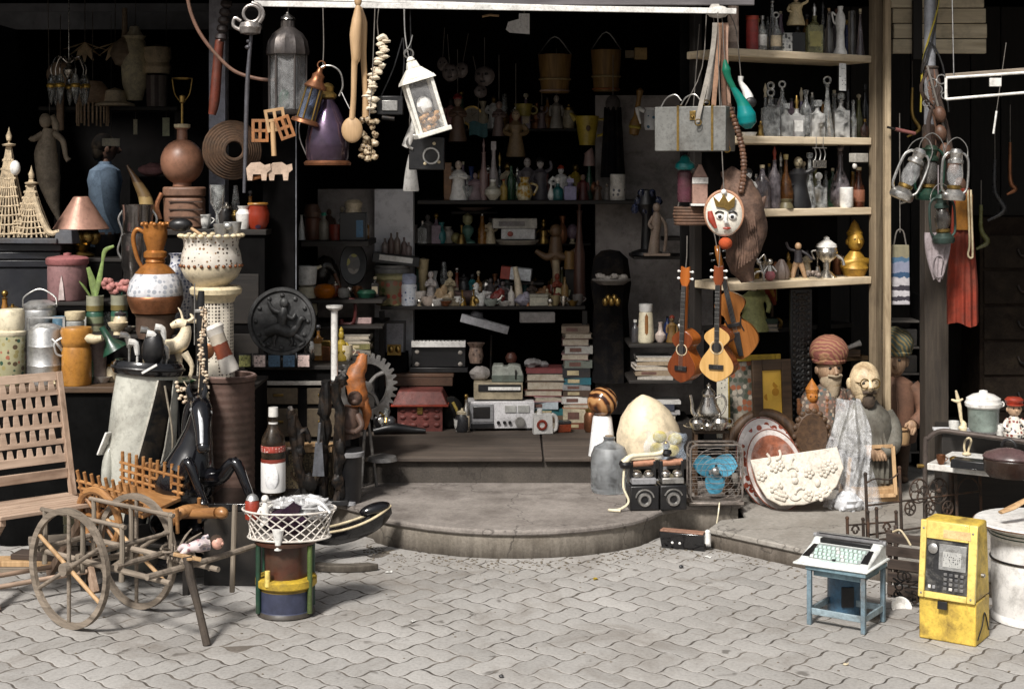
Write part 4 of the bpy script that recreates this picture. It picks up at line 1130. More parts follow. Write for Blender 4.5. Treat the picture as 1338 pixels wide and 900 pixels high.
for s_ in(-1,1):
 g=t.g();g.beam((s_*66,bk(277)+2,277),(s_*66,bk(116)+2,116),8,10);t.part('stile',CHZ,g,.002)
 g=t.g();g.beam((s_*66,bk(116),114),(s_*66,-52,0),8,11);t.part('leg',CHZ,g,.002)
 g=t.g();g.beam((s_*57,-46,108),(s_*57,74,0),7,11);t.part('leg',CHZ,g,.002)
 g=t.g();g.beam((s_*57,-52,109),(s_*57,30,113),7,9);t.part('seat_rail',CHZ,g,.002)
for k in range(7):
 g=t.g();g.box(0,-54+k*13,114,126,10.5,5);t.part('slat',CHW,g,.002)
for y,z in((60,14),(-38,26)):
 g=t.g();g.rod((-60,y,z),(60,y,z),3.2);t.part('stretcher',CHW,g)
t=T('hand_cart','small weathered grey wooden hand cart frame on two spoked wheels','cart',0,0,6,u=1)
t.o.location=(-1.548,5.80,.012);t.o.rotation_euler=(0,0,R(-35.6))
for y in(-.16,.16):
 g=t.g();n=44
 vs_,fs_=[],[]
 for k in range(n):
  a=2*PI*k/n;c,s_=math.cos(a),math.sin(a)
  for r_,dy in((.2,-.008),(.222,-.01),(.222,.01),(.2,.008)):vs_.append((r_*c,y+dy,.222+r_*s_))
 for k in range(n):
  k2=(k+1)%n
  for q in range(4):fs_.append((k*4+q,k*4+(q+1)%4,k2*4+(q+1)%4,k2*4+q))
 g.add(vs_,fs_,True)
 w=t.part('wheel',GREYX,g)
 for k in range(6):
  a=2*PI*k/6+R(30)
  g=t.g();g.rod((0,y,.222),(.2*math.cos(a),y,.222+.2*math.sin(a)),.0085,.0075);w.part('spoke',TANW if k in(2,5)else GREYX,g)
 g=t.g();g.rod((0,y-.03,.222),(0,y+.03,.222),.024,n=14);w.part('hub',GREYX,g)
g=t.g();g.rod((0,-.17,.222),(0,.17,.222),.012);t.part('axle',GREYX,g)
for y in(-.115,.115):
 g=t.g();g.tube([(-.25,y,.25),(0,y,.244),(.25,y,.24),(.5,y,.235)],[.01,.0115,.011,.01],9,sub=3);t.part('side_pole',GREYX,g)
 for x in(-.2,.02,.24):
  g=t.g();g.tube([(x,y,.2),(x+.004,y,.33),(x,y,.41)],[.0105,.0095,.0085],8,sub=3);t.part('stake',GREYW,g)
 g=t.g();g.rod((-.22,y,.405),(.26,y,.4),.0085);t.part('top_rail',GREYX,g)
for x,y0,y1 in((-.2,-.14,.14),(.02,-.14,.14),(.24,-.14,.14),(.45,-.18,.36)):
 g=t.g();g.tube([(x,y0,.262),(x+.005,(y0+y1)/2,.264),(x,y1,.268)],[.012,.0115,.0105],9,sub=3);t.part('cross_pole',GREYX,g)
g=t.g();g.rod((.24,-.115,.33),(.24,.115,.335),.008);t.part('top_rail',GREYX,g)
g=t.g();g.tube([(.46,.0,.3),(.48,0,.22),(.52,.0,.12),(.57,-.006,.0)],[.017,.016,.0135,.015],9,sub=4);t.part('prop_leg',M('dark_old_branch',(.09,.07,.055),.8,var=.35,scale=20),g)
g=t.g();g.beam((.42,-.03,.31),(.49,.04,.285),.02,.012);g.beam((.41,.03,.28),(.5,-.02,.3),.016,.01);t.part('wedge',TANW,g,.002)
for x in(.4,):
 g=t.g();g.rod((x,.28,.1),(x+.01,.285,.43),.01,n=8);t.part('stake',GREYW,g)
t=T('twig_bundle','loose bundle of dry twigs and wood chips heaped inside the hand cart frame','twigs',232,740,5.72)
g=t.g();rnd=random.Random(12)
for k in range(26):
 x,z,a=rnd.uniform(-26,22),rnd.uniform(0,30),rnd.uniform(-1.2,1.2);L_=rnd.uniform(12,30)
 g.tube([(x,rnd.uniform(-18,18),z),(x+L_*.5*math.cos(a),rnd.uniform(-18,18),z+L_*.4*math.sin(a)+2),(x+L_*math.cos(a),rnd.uniform(-18,18),z+L_*.8*math.sin(a))],[1.8,1.6,.8],6,sub=2)
t.part('twigs',GREYX,g)
t=T('rag_doll','small white and pink doll lying across the hand cart poles','doll',268,722,5.62,rz=14)
g=t.g();g.tube([(-20,0,8),(-8,-1,10),(6,0,10)],[6,9,7],12,sub=4)
g.tube([(-20,0,8),(-27,-3,3),(-32,-5,0)],[5,4,3],10,sub=3);g.tube([(-20,3,6),(-28,5,9),(-33,7,4)],[5,4,3],10,sub=3)
g.tube([(4,-5,12),(-3,-10,15),(-9,-11,11)],[3.6,3,2.4],8,sub=3);g.tube([(4,5,12),(-2,9,17),(5,9,20)],[3.6,3,2.4],8,sub=3)
t.part('body',PATT('doll_dress',(.55,.47,.47),[(.4,.22,.24),(.25,.25,.28),(.6,.55,.5)],60,.4,.7),g)
g=t.g();g.ball(16,0,12,8,8,8.5,16);g.ball(22,-5,12,2,2,2,8);hd=t.part('head',M('pink_doll_skin',(.58,.34,.27),.45),g)
g=t.g();g.ball(21,-2,15,1,1.2,1,6);g.ball(21,-5,9,1,1.2,1,6);hd.part('eyes',BLK,g)
g=t.g();g.ball(15,2,15,8.2,7.5,7.5,14,.08);t.part('hair',M('doll_hair',(.07,.04,.025),.8),g)
t=T('low_bench','low dark wooden bench behind the hand cart','bench',195,800,6.3,rz=-8,z=.012)
hb=(.215-.012)/t.S
g=t.g();g.box(0,0,hb-5,150,110,5);t.part('top',DW,g,.003)
for x in(-68,68):
 for y in(-48,48):g=t.g();g.box(x,y,0,8,8,hb-5.1);t.part('leg',DWZ,g,.002)
t=T('toy_ox_cart','orange varnished toy ox cart with railed sides on the low bench','toy cart',178,705,6.2,rz=-34,rx=10,ry=4,z=.225,u=6.2/F*1.27)
g=t.g();g.box(0,0,38,86,52,4);t.part('bed',ORNW,g,.002)
for y in(-26,26):
 g=t.g()
 for k in range(9):g.rod((-44+k*10.4,y,40),(-45+k*10.6,y*1.16,74),2.1,1.8,8)
 for z,b_ in((46,1.03),(54,1.07),(62,1.1)):g.rod((-48,y*b_,z),(46,y*b_,z),1.7,n=8)
 t.part('side_rail',ORNW,g)
 g=t.g();g.ring((-8,y*1.45,33),29,4,'y',30,8);w=t.part('wheel',ORNW,g)
 g=t.g();
 for k in range(4):a=PI*k/4;g.rod((-8-28*math.cos(a),y*1.45,33-28*math.sin(a)),(-8+28*math.cos(a),y*1.45,33+28*math.sin(a)),1.8,n=7)
 w.part('spokes',ORNW,g)
 g=t.g();g.rod((-8,y*1.3,33),(-8,y*1.75,33),8,5,14);w.part('hub',ORNW,g)
g=t.g();g.rod((-8,-38,33),(-8,38,33),3);t.part('axle',ORNW,g)
g=t.g();g.tube([(-40,0,35),(40,0,35),(66,2,38),(112,8,46)],[4,4.4,5,5.5],10,sub=4);g.ball(118,8.6,47,8,6,6);t.part('draught_pole',ORNW,g)
g=t.g();g.tube([(70,-22,34),(76,-6,44),(80,10,42),(78,26,36)],[5,6,6,4],10,sub=4);t.part('yoke',ORNW,g)
for y in(-14,16):
 g=t.g();g.rod((78,y,26),(80,y,52),2);t.part('yoke_pin',ORNW,g)
t=T('black_box','plain black box on the pavers under the rearing horse and vermouth bottle','box',322,776,6.3,rz=-4,z=.012)
hb=(.35-.012)/t.S
g=t.g();g.box(0,30,0,104,95,hb-10);t.part('body',M('black_painted_box',(.014,.013,.013),.5,var=.4,scale=8,dirt=.4),g,.004)
g=t.g();g.box(0,30,hb-9.6,108,99,9.6);t.part('lid',BLKG,g,.004)
HG=M('black_glaze_horse',(.01,.01,.013),.12,var=.3,scale=10,bmp=.05,dirt=0,coat=.5)
t=T('horse_statue','glossy black ceramic horse rearing with a bead garland round its neck','statue',258,668,6.25,z=.217,u=6.25/F*1.24)
g=t.g()
g.tube([(-24,30,0),(-26,24,28),(-16,12,56),(-9,4,76)],[22,29,33,24],18,sub=5)
g.tube([(-10,4,70),(-4,4,92),(1,1,112),(4,-3,128),(5,-8,137)],[28,20,14.5,11.5,10],16,sub=5)
g.tube([(3,-4,139),(8,-18,134),(13,-36,114),(15,-44,102)],[10.5,11.5,8,7.4],14,sub=5)
g.ball(15.4,-45,101,7.4,6.4,6.8,12)
for s_,x in((-1,-14),(1,14)):
 g.tube([(x-6,2,62),(x+8+s_*6,-16,66),(x+20+s_*10,-26,82),(x+30+s_*11,-30,62),(x+37+s_*11,-30,44)],[12,8,6,4.6,4],12,sub=5)
 g.ball(x+38+s_*11,-31,41,5,6,4.4,10)
 g.tube([(-24+s_*14,26,34),(-16+s_*20,8,28),(-26+s_*20,12,8),(-20+s_*20,4,0)],[17,13,8,8],12,sub=4)
for s_ in(-1,1):g.tube([(1+s_*7,-4,146),(0+s_*9,-3,154),(1+s_*8,-4,161)],[4,3.4,.6],8,sub=2)
g.tube([(-2,2,150),(-11,8,132),(-15,12,108),(-12,12,88)],[3,5,5,3],10,sub=4)
t.part('body',HG,g)
g=t.g();g.tube([(8,-27.5,138),(12.6,-42,121),(14.6,-50,106)],[2.4,2,1.7],8,sub=3,flat=.4);t.part('blaze',M('white_blaze',(.6,.62,.64),.3),g)
g=t.g();g.ball(-1.5,-22,136,2.4,2,2.4,8);g.ball(18,-22,133,2.4,2,2.4,8);t.part('eyes',M('glass_eye',(.3,.3,.3),.05),g)
SHELL=PATT('cowrie',(.55,.45,.34),[(.6,.52,.4),(.3,.2,.12)],90,.4,.4)
t2=T('shell_garland','long string of cowrie shells and tassels hanging beside the black horse','garland',262,520,6.28)
g=t2.g();rnd=random.Random(4)
for k in range(34):
 z=118-k*3.9;x=3+2.5*math.sin(k*.35)-(0 if k<22 else(k-22)*-.8)
 for q in range(2):g.ball(x+rnd.uniform(-3,3),rnd.uniform(-4,0),z+rnd.uniform(-2,2),2.6,2.2,1.9,7)
for k in range(14):g.ball(-24+rnd.uniform(-7,7),-3+rnd.uniform(-2,2),8-k*1.5+rnd.uniform(-4,4)+10,2.8,2.2,2.2,7)
g.tube([(4,0,120),(0,0,60),(-4,0,0),(-14,0,10),(-22,0,22)],.7,6,sub=4)
t2.part('shells',SHELL,g)
t=T('clay_pipe','tall brown ribbed clay drain pipe standing behind the black horse','pipe',299,714,6.95,z=.012)
g=t.g();pr=[]
for k in range(44):z=k*4.9;pr+=[(33+(.55 if k%2 else 0),z),(33.3+(.5 if k%2 else 0),z+2.4)]
pr+=[(33,214),(36,215),(36.5,220),(34,222),(29,221),(28,180),(0,180)]
g.lathe(pr,44);t.part('pipe',M('brown_clay',(.16,.095,.075),.7,var=.18,scale=8,dirt=.5),g)
g=t.g();g.ring((0,0,220),33,2.4,n=40);t.part('rim',M('pinkish_clay',(.34,.24,.21),.7,var=.2,scale=14),g)
t=T('vermouth_bottle','big bottle with white cap and red and white label on the black box','bottle',357,643,6.42,z=.352)
g=t.g();g.lathe([(0,0),(14,0),(15.5,3),(15.5,66),(14.5,74),(9,84),(6,92),(5.2,108),(5.8,110),(5.2,112)],30);t.part('glass',GLASS('dark_brown_bottle',(.12,.085,.055),.06,.35),g)
g=t.g();g.cyl(0,0,101,6.4,12,6.2,20);g.cyl(0,0,91,6.2,3,6.0,20);t.part('cap',WHT,g)
VLAB=BAND('vermouth_label',[(0,(.78,.76,.74)),(.72,(.3,.06,.04)),(.86,(.06,.045,.035)),(.9,(.06,.045,.035))],.01,.19,.45,var=.06,noisy=.05)
g=t.g();g.lathe([(15.6,4),(16,6),(16,40),(15.7,47),(15.7,4)],30);t.part('label',VLAB,g)
g=t.g();g.ball(0,-15,24,9,2,17,18);t.part('white_seal',M('white_label',(.8,.79,.78),.5,var=.04,dirt=.1),g)
g=t.g();g.lathe([(15.7,56),(15.95,57),(15.95,63),(15.7,64)],30);t.part('neck_band',PATT('red_band',(.45,.08,.06),[(.7,.6,.56),(.5,.2,.16)],150,.36,.5),g)
t=T('drum_stool','round stool with green posts, yellow hoop and blue base on the pavers','stool',374,812,5.86,z=.012)
g=t.g();g.lathe([(36,0),(38,2),(37,6),(35,8),(35,36),(38,38)],36);t.part('base',BAND('blue_drum_base',[(0,(.1,.085,.07)),(.18,(.07,.08,.14)),(.9,(.3,.2,.04))],0,.11,.5,var=.3),g)
g=t.g();g.lathe([(38,38),(40,40),(40,48),(37,50),(30,50)],36);t.part('hoop',M('worn_yellow_hoop',(.52,.36,.06),.5,var=.25,scale=25,dirt=.6),g)
g=t.g();g.lathe([(28,50),(28,92),(40,94),(41,98),(0,99)],32);t.part('drum',M('dark_red_wood',(.11,.035,.02),.4,var=.4,scale=14,dirt=.5),g)
for a,mm in((-150,GRN),(-30,M('green_post',(.13,.2,.06),.5,var=.3)),(35,GRN),(145,GRN),(-120,YEL)):
 g=t.g();x,y=38.5*math.cos(R(a)),38.5*math.sin(R(a));g.rod((x,y,6 if mm is not YEL else 44),(x,y,93 if mm is not YEL else 64),3.4,n=10);t.part('post',mm,g)
ztop=.012+99.5*t.S
t=T('wire_basket','oval white wire mesh basket of odds and ends on the round stool','basket',378,712,5.86,z=ztop)
WIRE=M('white_wire',(.62,.58,.53),.5,var=.15,scale=30,dirt=.4)
g=t.g();rnd=random.Random(8)
N=21
def bp(k,top):a=2*PI*k/N;r_=(61,40)if top else(53,34);return(r_[0]*math.cos(a),r_[1]*math.sin(a),38 if top else 2)
for k in range(N):
 for dlt in(3,-3):
  p,q=Vector(bp(k,0)),Vector(bp(k+dlt,1));mid=(p+q)/2;mid.x*=1.03;mid.y*=1.03
  g.tube([p,mid,q],.95,5)
t.part('mesh_wall',WIRE,g)
for zq,a_,b_ in((38,61,40),(2,54,35)):
 g=t.g();g.ring((0,0,zq),a_,1.3,n=40,sz=b_/a_);t.part('rim',WIRE,g)
g=t.g();g.lathe([(0,0),(52,0),(52,1.2),(0,1.2)],36,sy=.64);t.part('floor',WIRE,g)
for a in(-100,):
 g=t.g();g.lathe([(5,-8),(4,0),(7,14),(8,18),(0,18)],14,53*math.cos(R(a)),36*math.sin(R(a)),0);t.part('white_cup_foot',WHT,g)
def odd(name,label,cat,x,y,z,mat,fn,bev=0):
 s=5.86/F;c=W(378,712,5.86)
 q=T(name,label,cat,0,0,5.86,body=(mat,fn),bev=bev);q.o.location=(c.x+x*s,c.y+y*s,ztop+z*s);return q
q=odd('crumpled_paper','crumpled white foil heaped in the wire basket','foil',20,4,38,M('white_foil',(.6,.6,.6),.3,.35,var=.15,scale=30),lambda g:(g.ball(0,0,0,36,24,15,34,.2),g.ball(-26,-8,2,18,14,12,24,.22),g.tube([(5,-10,12),(22,-16,10),(36,-24,-2)],[5,4,2],8,sub=3)))
q=odd('purple_cloth','dark purple folded cloth tucked in the wire basket','cloth',-2,-18,20,M('dark_purple_cloth',(.05,.025,.05),.8,var=.3,scale=14),lambda g:(g.ball(0,0,4,28,14,17,20,.07),g.prism([(-22,6),(10,30),(20,24),(14,4)],-10,4)))
q=odd('red_tin','small red tin with a silver cap in the wire basket','tin',-47,-8,26,RED,lambda g:g.lathe([(0,0),(9,0),(9.5,2),(9.5,22),(8,24),(0,24)],20))
g=q.g();g.lathe([(8,24),(8.5,25),(6,30),(3,32),(0,33)],18);q.part('cap',ALU,g)
q=odd('white_figurine','little white figurine standing in the wire basket rim','figurine',-28,-22,22,WHT,lambda g:(g.lathe([(0,0),(7,0),(5,10),(6,20),(3,28),(0,29)],14),g.ball(0,0,33,5),g.tube([(-5,0,22),(-9,-3,14)],2,6),g.tube([(5,0,22),(10,-3,26)],2,6)))
t=T('curved_slab','curved grey cement slab lying on the pavers beside the round stool','slab',440,738,6.45,z=.012)
g=t.g();oo=[]
for k in range(9):a=R(210+k*14);oo.append((8+58*math.cos(a),34+34*math.sin(a)))
for k in reversed(range(9)):a=R(210+k*14);oo.append((8+38*math.cos(a),34+18*math.sin(a)))
g.slab(oo,0,9);t.part('slab',DFC,g,.004)
t=T('black_boat','glossy black model boat hull with pale rim against the left end of the doorstep','model boat',462,704,6.7,rz=24,ry=-12)
g=t.g();vs_,fs_=[],[]
NS=14
for k in range(NS+1):
 u=k/NS;x=-58+116*u;w=15*math.sin(PI*min(1,.12+.88*u))**.6 if u<1 else 1;w=max(w,1.2);sh_=8*(2*u-1)**2
 for m_ in range(9):
  a=PI*m_/8;vs_.append((x,-w*math.cos(a),20+sh_-22*math.sin(a)**.8*(1-.5*(2*u-1)**4)))
for k in range(NS):
 for m_ in range(8):a=k*9+m_;fs_.append((a,a+1,a+10,a+9))
for k in range(NS):fs_.append((k*9,(k+1)*9,(k+1)*9+8,k*9+8))
g.add(vs_,fs_,True);t.part('hull',BLKG,g)
for s_ in(0,8):
 g=t.g();g.tube([vs_[k*9+s_]for k in range(NS+1)],1.7,6);t.part('gunwale',CREAMY,g)
g=t.g();g.ball(36,0,30,22,10,8,16);t.part('foredeck',BLKG,g)
t=T('golf_bag','silver grey golf bag with black diagonal panel leaning by the table','golf bag',172,768,6.55,ry=4,rx=-3,z=.012)
GB=M('silver_vinyl',(.46,.46,.41),.45,var=.14,scale=7,dirt=.45,coat=.1)
hb=(CH-(490-HY)*6.55/F-.012)/t.S
g=t.g();g.lathe([(0,0),(30,0),(33,6),(38,hb*.3),(45,hb*.62),(43,hb*.85),(40,hb)],34,sy=.8);t.part('body',GB,g)
def panel(a0t,a0b,wt,wb,zt_,zb_,name,mat,rr=1.012):
 g=t.g();vs_=[];n=10
 for i in range(n+1):
  k=i/n;z=zb_+(zt_-zb_)*k
  f=z/hb
  r_=33+(38-33)*min(1,f/.3)if f<.3 else(38+7*(f-.3)/.32 if f<.62 else(45-2*(f-.62)/.23 if f<.85 else 43-3*(f-.85)/.15))
  a0=a0b+(a0t-a0b)*k;w=wb+(wt-wb)*k
  for j in range(7):
   a=R(a0-w/2+w*j/6)
   vs_.append((r_*rr*math.cos(a),.8*r_*rr*math.sin(a),z))
 g.add(vs_,[(i*7+j,i*7+j+1,(i+1)*7+j+1,(i+1)*7+j)for i in range(n)for j in range(6)],True)
 q=t.part(name,mat,g);mo=q.o.modifiers.new('th','SOLIDIFY');mo.thickness=.004;mo.offset=1
panel(-42,-88,34,46,hb*.985,hb*.12,'black_panel',M('black_vinyl',(.012,.012,.012),.75,var=.3))
panel(-60,-112,3,3,hb*.985,hb*.12,'piping',M('pale_piping',(.5,.48,.42),.5),1.02)
panel(-25,-62,3,3,hb*.985,hb*.12,'piping',M('pale_piping',(.5,.48,.42),.5),1.02)
g=t.g();g.ball(-37,-8,hb*.5,10,20,40,18);t.part('side_pocket',GB,g)
g=t.g();g.beam((-48,-22,hb*.58),(-38,-26,hb*.7),12,3);t.part('pocket_flap',WHT,g,.003)
g=t.g();g.lathe([(40,hb),(44,hb+1),(46,hb+5),(46,hb+14),(43,hb+18),(39,hb+18),(38,hb+3),(0,hb+3)],34,sy=.85);t.part('collar',BLKG,g)
g=t.g();g.ring((0,0,hb+9),46.5,2.2,n=34,sz=.85);t.part('collar_ring',BLK,g)
g=t.g();g.beam((2,-40,hb+5),(20,-38,hb+17),4,3);t.part('white_tag',WHT,g,.001)
for a,b_ in(((34,-6,hb*.9),(58,-14,12)),((40,4,hb*.9),(66,14,10))):
 g=t.g();g.rod(a,b_,2.2);t.part('stand_leg',BLK,g)
g=t.g();g.tube([(30,-28,hb*.96),(46,-30,hb*.7),(44,-28,hb*.5),(32,-30,hb*.36)],1.4,6,sub=4);t.part('strap',M('webbing',(.3,.26,.2),.8),g)
for x,y,z2,dz in((-26,-4,48,0),(-12,-14,40,1),(-2,6,56,0),(10,-8,52,1),(24,2,36,0),(16,10,60,1)):
 g=t.g();g.rod((x*.5,y*.5,hb*.5),(x,y,hb+z2-10),1.7);g.tube([(x,y,hb+z2-14),(x-3,y-2,hb+z2),(x-12,y-5,hb+z2+2)],[3,4.5,5],9,sub=3)
 t.part('club',WHT if dz else STEEL,g)
g=t.g();g.ball(6,-6,hb+34,15,12,24,18,.03);t.part('black_head_cover',BLK,g)
ZT=.734
t=T('display_table','long brown table with black cloth front under the flasks and cans','table',0,0,6,u=1)
t.o.location=(-2.1,7.2,0)
g=t.g();g.box(-.15,0,ZT-.028,1.75,.62,.028);t.part('top',BRNX,g,.004)
g=t.g();g.sheet(lambda u,v:(-1.02+1.72*u,-.29+.012*math.sin(u*60)*v,(ZT-.03)*(1-v)+.02*v),70,6,.006);t.part('cloth',M('black_cloth',(.008,.008,.008),.95,var=.4,scale=8,dirt=.0),g)
for x in(-1.0,.7):
 for y in(-.26,.28):g=t.g();g.box(x,y,.0,.05,.05,ZT-.03);t.part('leg',DWZ,g)
def cyl_thing(name,label,cat,px,py,Y,prof,mat,z=None,n=30,**k):
 return T(name,label,cat,px,py,Y,z=z,body=(mat,lambda g:g.lathe(prof,n)),**k)
t=cyl_thing('thermos','floral vacuum flask with cream cup lid on the table edge','thermos',15,505,6.98,[(0,0),(17,0),(18,2),(18,62),(17,66),(0,66)],PATT('floral_flask',(.4,.38,.24),[(.05,.12,.08),(.42,.16,.1),(.14,.1,.06),(.34,.3,.14)],38,.42,.35),ZT)
g=t.g();g.lathe([(18,64),(19,66),(19,69),(16,71),(17,76),(17,94),(15,98),(0,99)],28);t.part('cup_lid',CRM,g)
g=t.g();g.ring((-17,0,83),6,1.8,'y',14,8);t.part('cup_handle',CRM,g)
t=cyl_thing('tiffin_carrier','tall dented aluminium tiffin carrier with clip frame on the table','tiffin',60,504,7.0,[(0,0),(21,0),(22,2),(22,23),(23,25),(22,27),(22,48),(23,50),(22,52),(22,70),(20,74),(10,78),(0,79)],ALU,ZT)
g=t.g();
for s_ in(-1,1):g.beam((s_*23.5,0,2),(s_*23.5,0,86),3,2)
g.beam((-23.5,0,86),(23.5,0,86),3,2);t.part('clip_frame',ALU,g)
g=t.g();g.tube([(14,-18,60),(22,-19,52),(30,-16,40)],2.2,8,sub=3);t.part('latch',STEEL,g)
t=cyl_thing('orange_canister','tall orange canister with flared neck and spout on the table','canister',100,507,6.96,[(0,0),(18,0),(19,2),(19,44),(17,50),(19,54),(20,58),(19,62),(21,70),(19,75),(0,75)],M('orange_enamel',(.5,.24,.06),.3,var=.15,scale=10,dirt=.35,dcol=(.25,.1,.03)),ZT)
g=t.g();g.tube([(14,-6,62),(26,-8,60),(36,-9,62)],[7,6,4],10,sub=3);t.part('spout',CREAMY,g)
g=t.g();g.tube([(-17,-6,62),(-26,-8,55),(-24,-8,42),(-18,-6,38)],1.6,8,sub=4);t.part('handle',ALU,g)
t=cyl_thing('grey_flask','plain mauve grey cylinder tin behind the orange canister','tin',126,505,7.06,[(0,0),(13,0),(13,54),(14,56),(12,60),(0,60)],M('mauve_grey',(.25,.2,.19),.5),ZT)
t=cyl_thing('small_dish','tiny cream dish in front of the aluminium tiffin','dish',75,507,6.93,[(0,0),(6,0),(10,4),(9,5),(5,2),(0,2)],CREAMY,ZT,18)
def riser(label,px0,px1,Y0,Y1,z0,z1,mat=DK):
 x0,x1=(px0-CX)*Y0/F,(px1-CX)*Y0/F
 t=T('riser_box',label,'box',0,0,6,u=1);t.o.location=((x0+x1)/2,(Y0+Y1)/2,z0)
 g=t.g();g.box(0,0,0,x1-x0,Y1-Y0,z1-z0-.018);t.part('body',mat,g,.003)
 g=t.g();g.box(0,0,z1-z0-.0175,x1-x0+.01,Y1-Y0+.01,.0175);t.part('lid',DW,g,.003)
Z2=.945
riser('dark low riser box behind the tiffin carrier on the table',-20,235,7.1,7.46,ZT,Z2)
t=cyl_thing('steel_pail','shiny steel pail with wire bail handle behind the tiffin carrier','pail',52,442,7.2,[(0,0),(17,0),(19,3),(21,28),(20,31),(21,33),(21,37),(13,42),(0,43)],ALU,Z2)
g=t.g();g.tube([(-22,0,34),(-21,0,46),(-8,0,55),(0,0,57),(8,0,55),(21,0,46),(22,0,34)],1.1,8,sub=3);t.part('bail',STEEL,g)
t=T('blue_clamp','blue and white enamel mug beside the steel pail','mug',78,442,7.14,z=Z2,body=(M('blue_mug',(.14,.25,.34),.35,var=.3),lambda g:g.lathe([(0,0),(9,0),(9.5,2),(9,22),(10,23),(8,22),(8,4),(0,4)],22)))
g=t.g();g.ring((11,0,12),6,1.3,'y',14,8);t.part('handle',WHT,g)
t=cyl_thing('squat_jar','squat grey jar with cream lid behind the orange canister','jar',98,442,7.16,[(0,0),(11,0),(12,3),(12,16),(10,18),(0,18)],M('speckled_grey',(.4,.4,.38),.4),Z2)
g=t.g();g.lathe([(12,18),(13,20),(13,29),(0,30)],22);t.part('lid',CREAMY,g)
riser('second dark riser box below the pink biscuit barrel',40,165,7.3,7.7,Z2,1.08)
t=cyl_thing('biscuit_barrel','dusty pink lidded biscuit barrel with a pale star shine','canister',88,402,7.42,[(0,0),(24,0),(25,2),(25.5,40),(25,46)],M('dusty_pink',(.33,.19,.19),.42,var=.15,scale=10,dirt=.35),1.081)
g=t.g();g.lathe([(26,46),(27.5,48),(27.5,54),(25,56),(12,58),(5,58),(5,61),(0,62)],30);t.part('lid',M('rose_lid',(.42,.17,.17),.4,var=.12),g)
g=t.g();g.prism([(-4,2),(4,2),(2.2,22),(0,34),(-2.2,22)],-27,-24);t.part('label',M('pale_shine',(.62,.52,.5),.5),g)  # shine on the barrel, built as a pale pointed piece
BAMB=BAND('banded_bamboo',[(0,(.3,.3,.2)),(.18,(.1,.09,.06)),(.26,(.22,.25,.15)),(.45,(.05,.15,.1)),(.62,(.3,.24,.1)),(.78,(.42,.42,.32))],0,.16,.4)
for px,Y,lb,dz in((124,7.25,'banded green bamboo cup holding tall green leaves',0),(156,7.28,'banded green bamboo cup holding pink flowers',1)):
 t=cyl_thing('bamboo_cup',lb,'vase',px,442,Y,[(0,0),(10,0),(11,1),(11,24),(10,26),(11,28),(11,46),(11.5,47),(9,47),(9,30),(0,30)],BAMB,Z2,group='banded bamboo cups')
 if not dz:
  for a,b_,c,r_ in(((0,0,40),(-3,2,62),(-9,0,84),5),((0,0,40),(6,0,70),(10,0,92),3.6),((10,0,92),(14,-2,106),(26,-4,112),3.2),((-2,-4,42),(-12,-6,58),(-18,-8,66),5)):
   g=t.g();g.tube([a,b_,c],[r_*.6,r_,r_*.5],8,sub=4,flat=.35);t.part('leaf',M('pale_green_leaf',(.26,.36,.13),.5,var=.3,scale=30),g)
 else:
  rnd=random.Random(2)
  for i,(x,z)in enumerate(((-6,56),(8,60),(18,52),(-14,62))):
   g=t.g();g.tube([(0,0,38),(x*.6,-2,z-8),(x,-3,z)],1,6,sub=2)
   fl=t.part('stem',GRN,g)
   g=t.g()
   for q in range(6):g.ball(x+5*math.cos(q),-4+rnd.uniform(-2,2),z+4.5*math.sin(q),4.6,3,4,8,.1)
   fl.part('flower',M('faded_pink_petal',(.5,.22,.2),.7,var=.3,scale=40),g)
t=cyl_thing('white_bowl','small white footed bowl in front of the flower cup','bowl',154,445,7.12,[(0,0),(6,0),(5,4),(12,12),(13,16),(11,16),(0,8)],CREAMY,Z2,22)
t=T('green_funnel','dark green enamel funnel tipped beside the golf clubs','funnel',142,452,6.98,ry=150,z=.94,body=(GRN,lambda g:g.lathe([(4,-18),(5,0),(17,16),(18,18),(15,16),(0,2)],22)))
t=cyl_thing('pot_stand','plain brown clay pot holding up the big copper lustre ewer','pot',203,452,7.12,[(0,0),(22,0),(25,10),(25,28),(27,31),(0,31)],M('brown_pot',(.17,.11,.08),.6,var=.2),.93)
zE=.93+31.5*t.S
t=T('ewer','large ewer with copper lustre neck and silvery white belly','ewer',203,425,7.12,z=zE)
g=t.g();g.lathe([(0,0),(26,0),(30,2),(36,18),(36,22),(35,24)],36);t.part('foot',COPP,g)
g=t.g();g.lathe([(35,24),(36,28),(33,42),(25,54),(20,58)],36);t.part('belly',PATT('pearl_lustre',(.58,.58,.6),[(.36,.38,.42),(.5,.5,.52)],44,.45,.25),g)
g=t.g();g.lathe([(26,53),(20,60),(12,66),(13,68),(12,71),(15,74),(15,80),(11,83),(12,88),(15,98),(16,106),(15,112),(17,117),(13,116),(10,100),(0,90)],30);t.part('neck',M('orange_lustre',(.48,.2,.06),.28,.3,var=.15,scale=12,dirt=.3),g)
g=t.g()
for k in range(9):a=2*PI*k/9;g.ball(16.5*math.cos(a),16.5*math.sin(a),117,3.2,3.2,3,8)
t.part('scalloped_lip',M('orange_lustre',(0,0,0)),g)
g=t.g();g.tube([(-14,0,106),(-24,0,110),(-29,0,98),(-24,0,74),(-17,0,60)],[2.6,3,3,2.8,2.4],10,sub=5);t.part('handle',M('orange_lustre',(0,0,0)),g)
t=cyl_thing('blue_vase','tall blue and white lattice vase behind the ewer','vase',232,442,7.4,[(0,0),(15,0),(16,4),(21,40),(22,56),(15,74),(9,86),(9,94),(12,98),(8,97),(0,80)],PATT('blue_lattice',(.52,.52,.54),[(.1,.12,.22),(.16,.18,.27),(.28,.29,.36)],62,.44,.28),Z2)
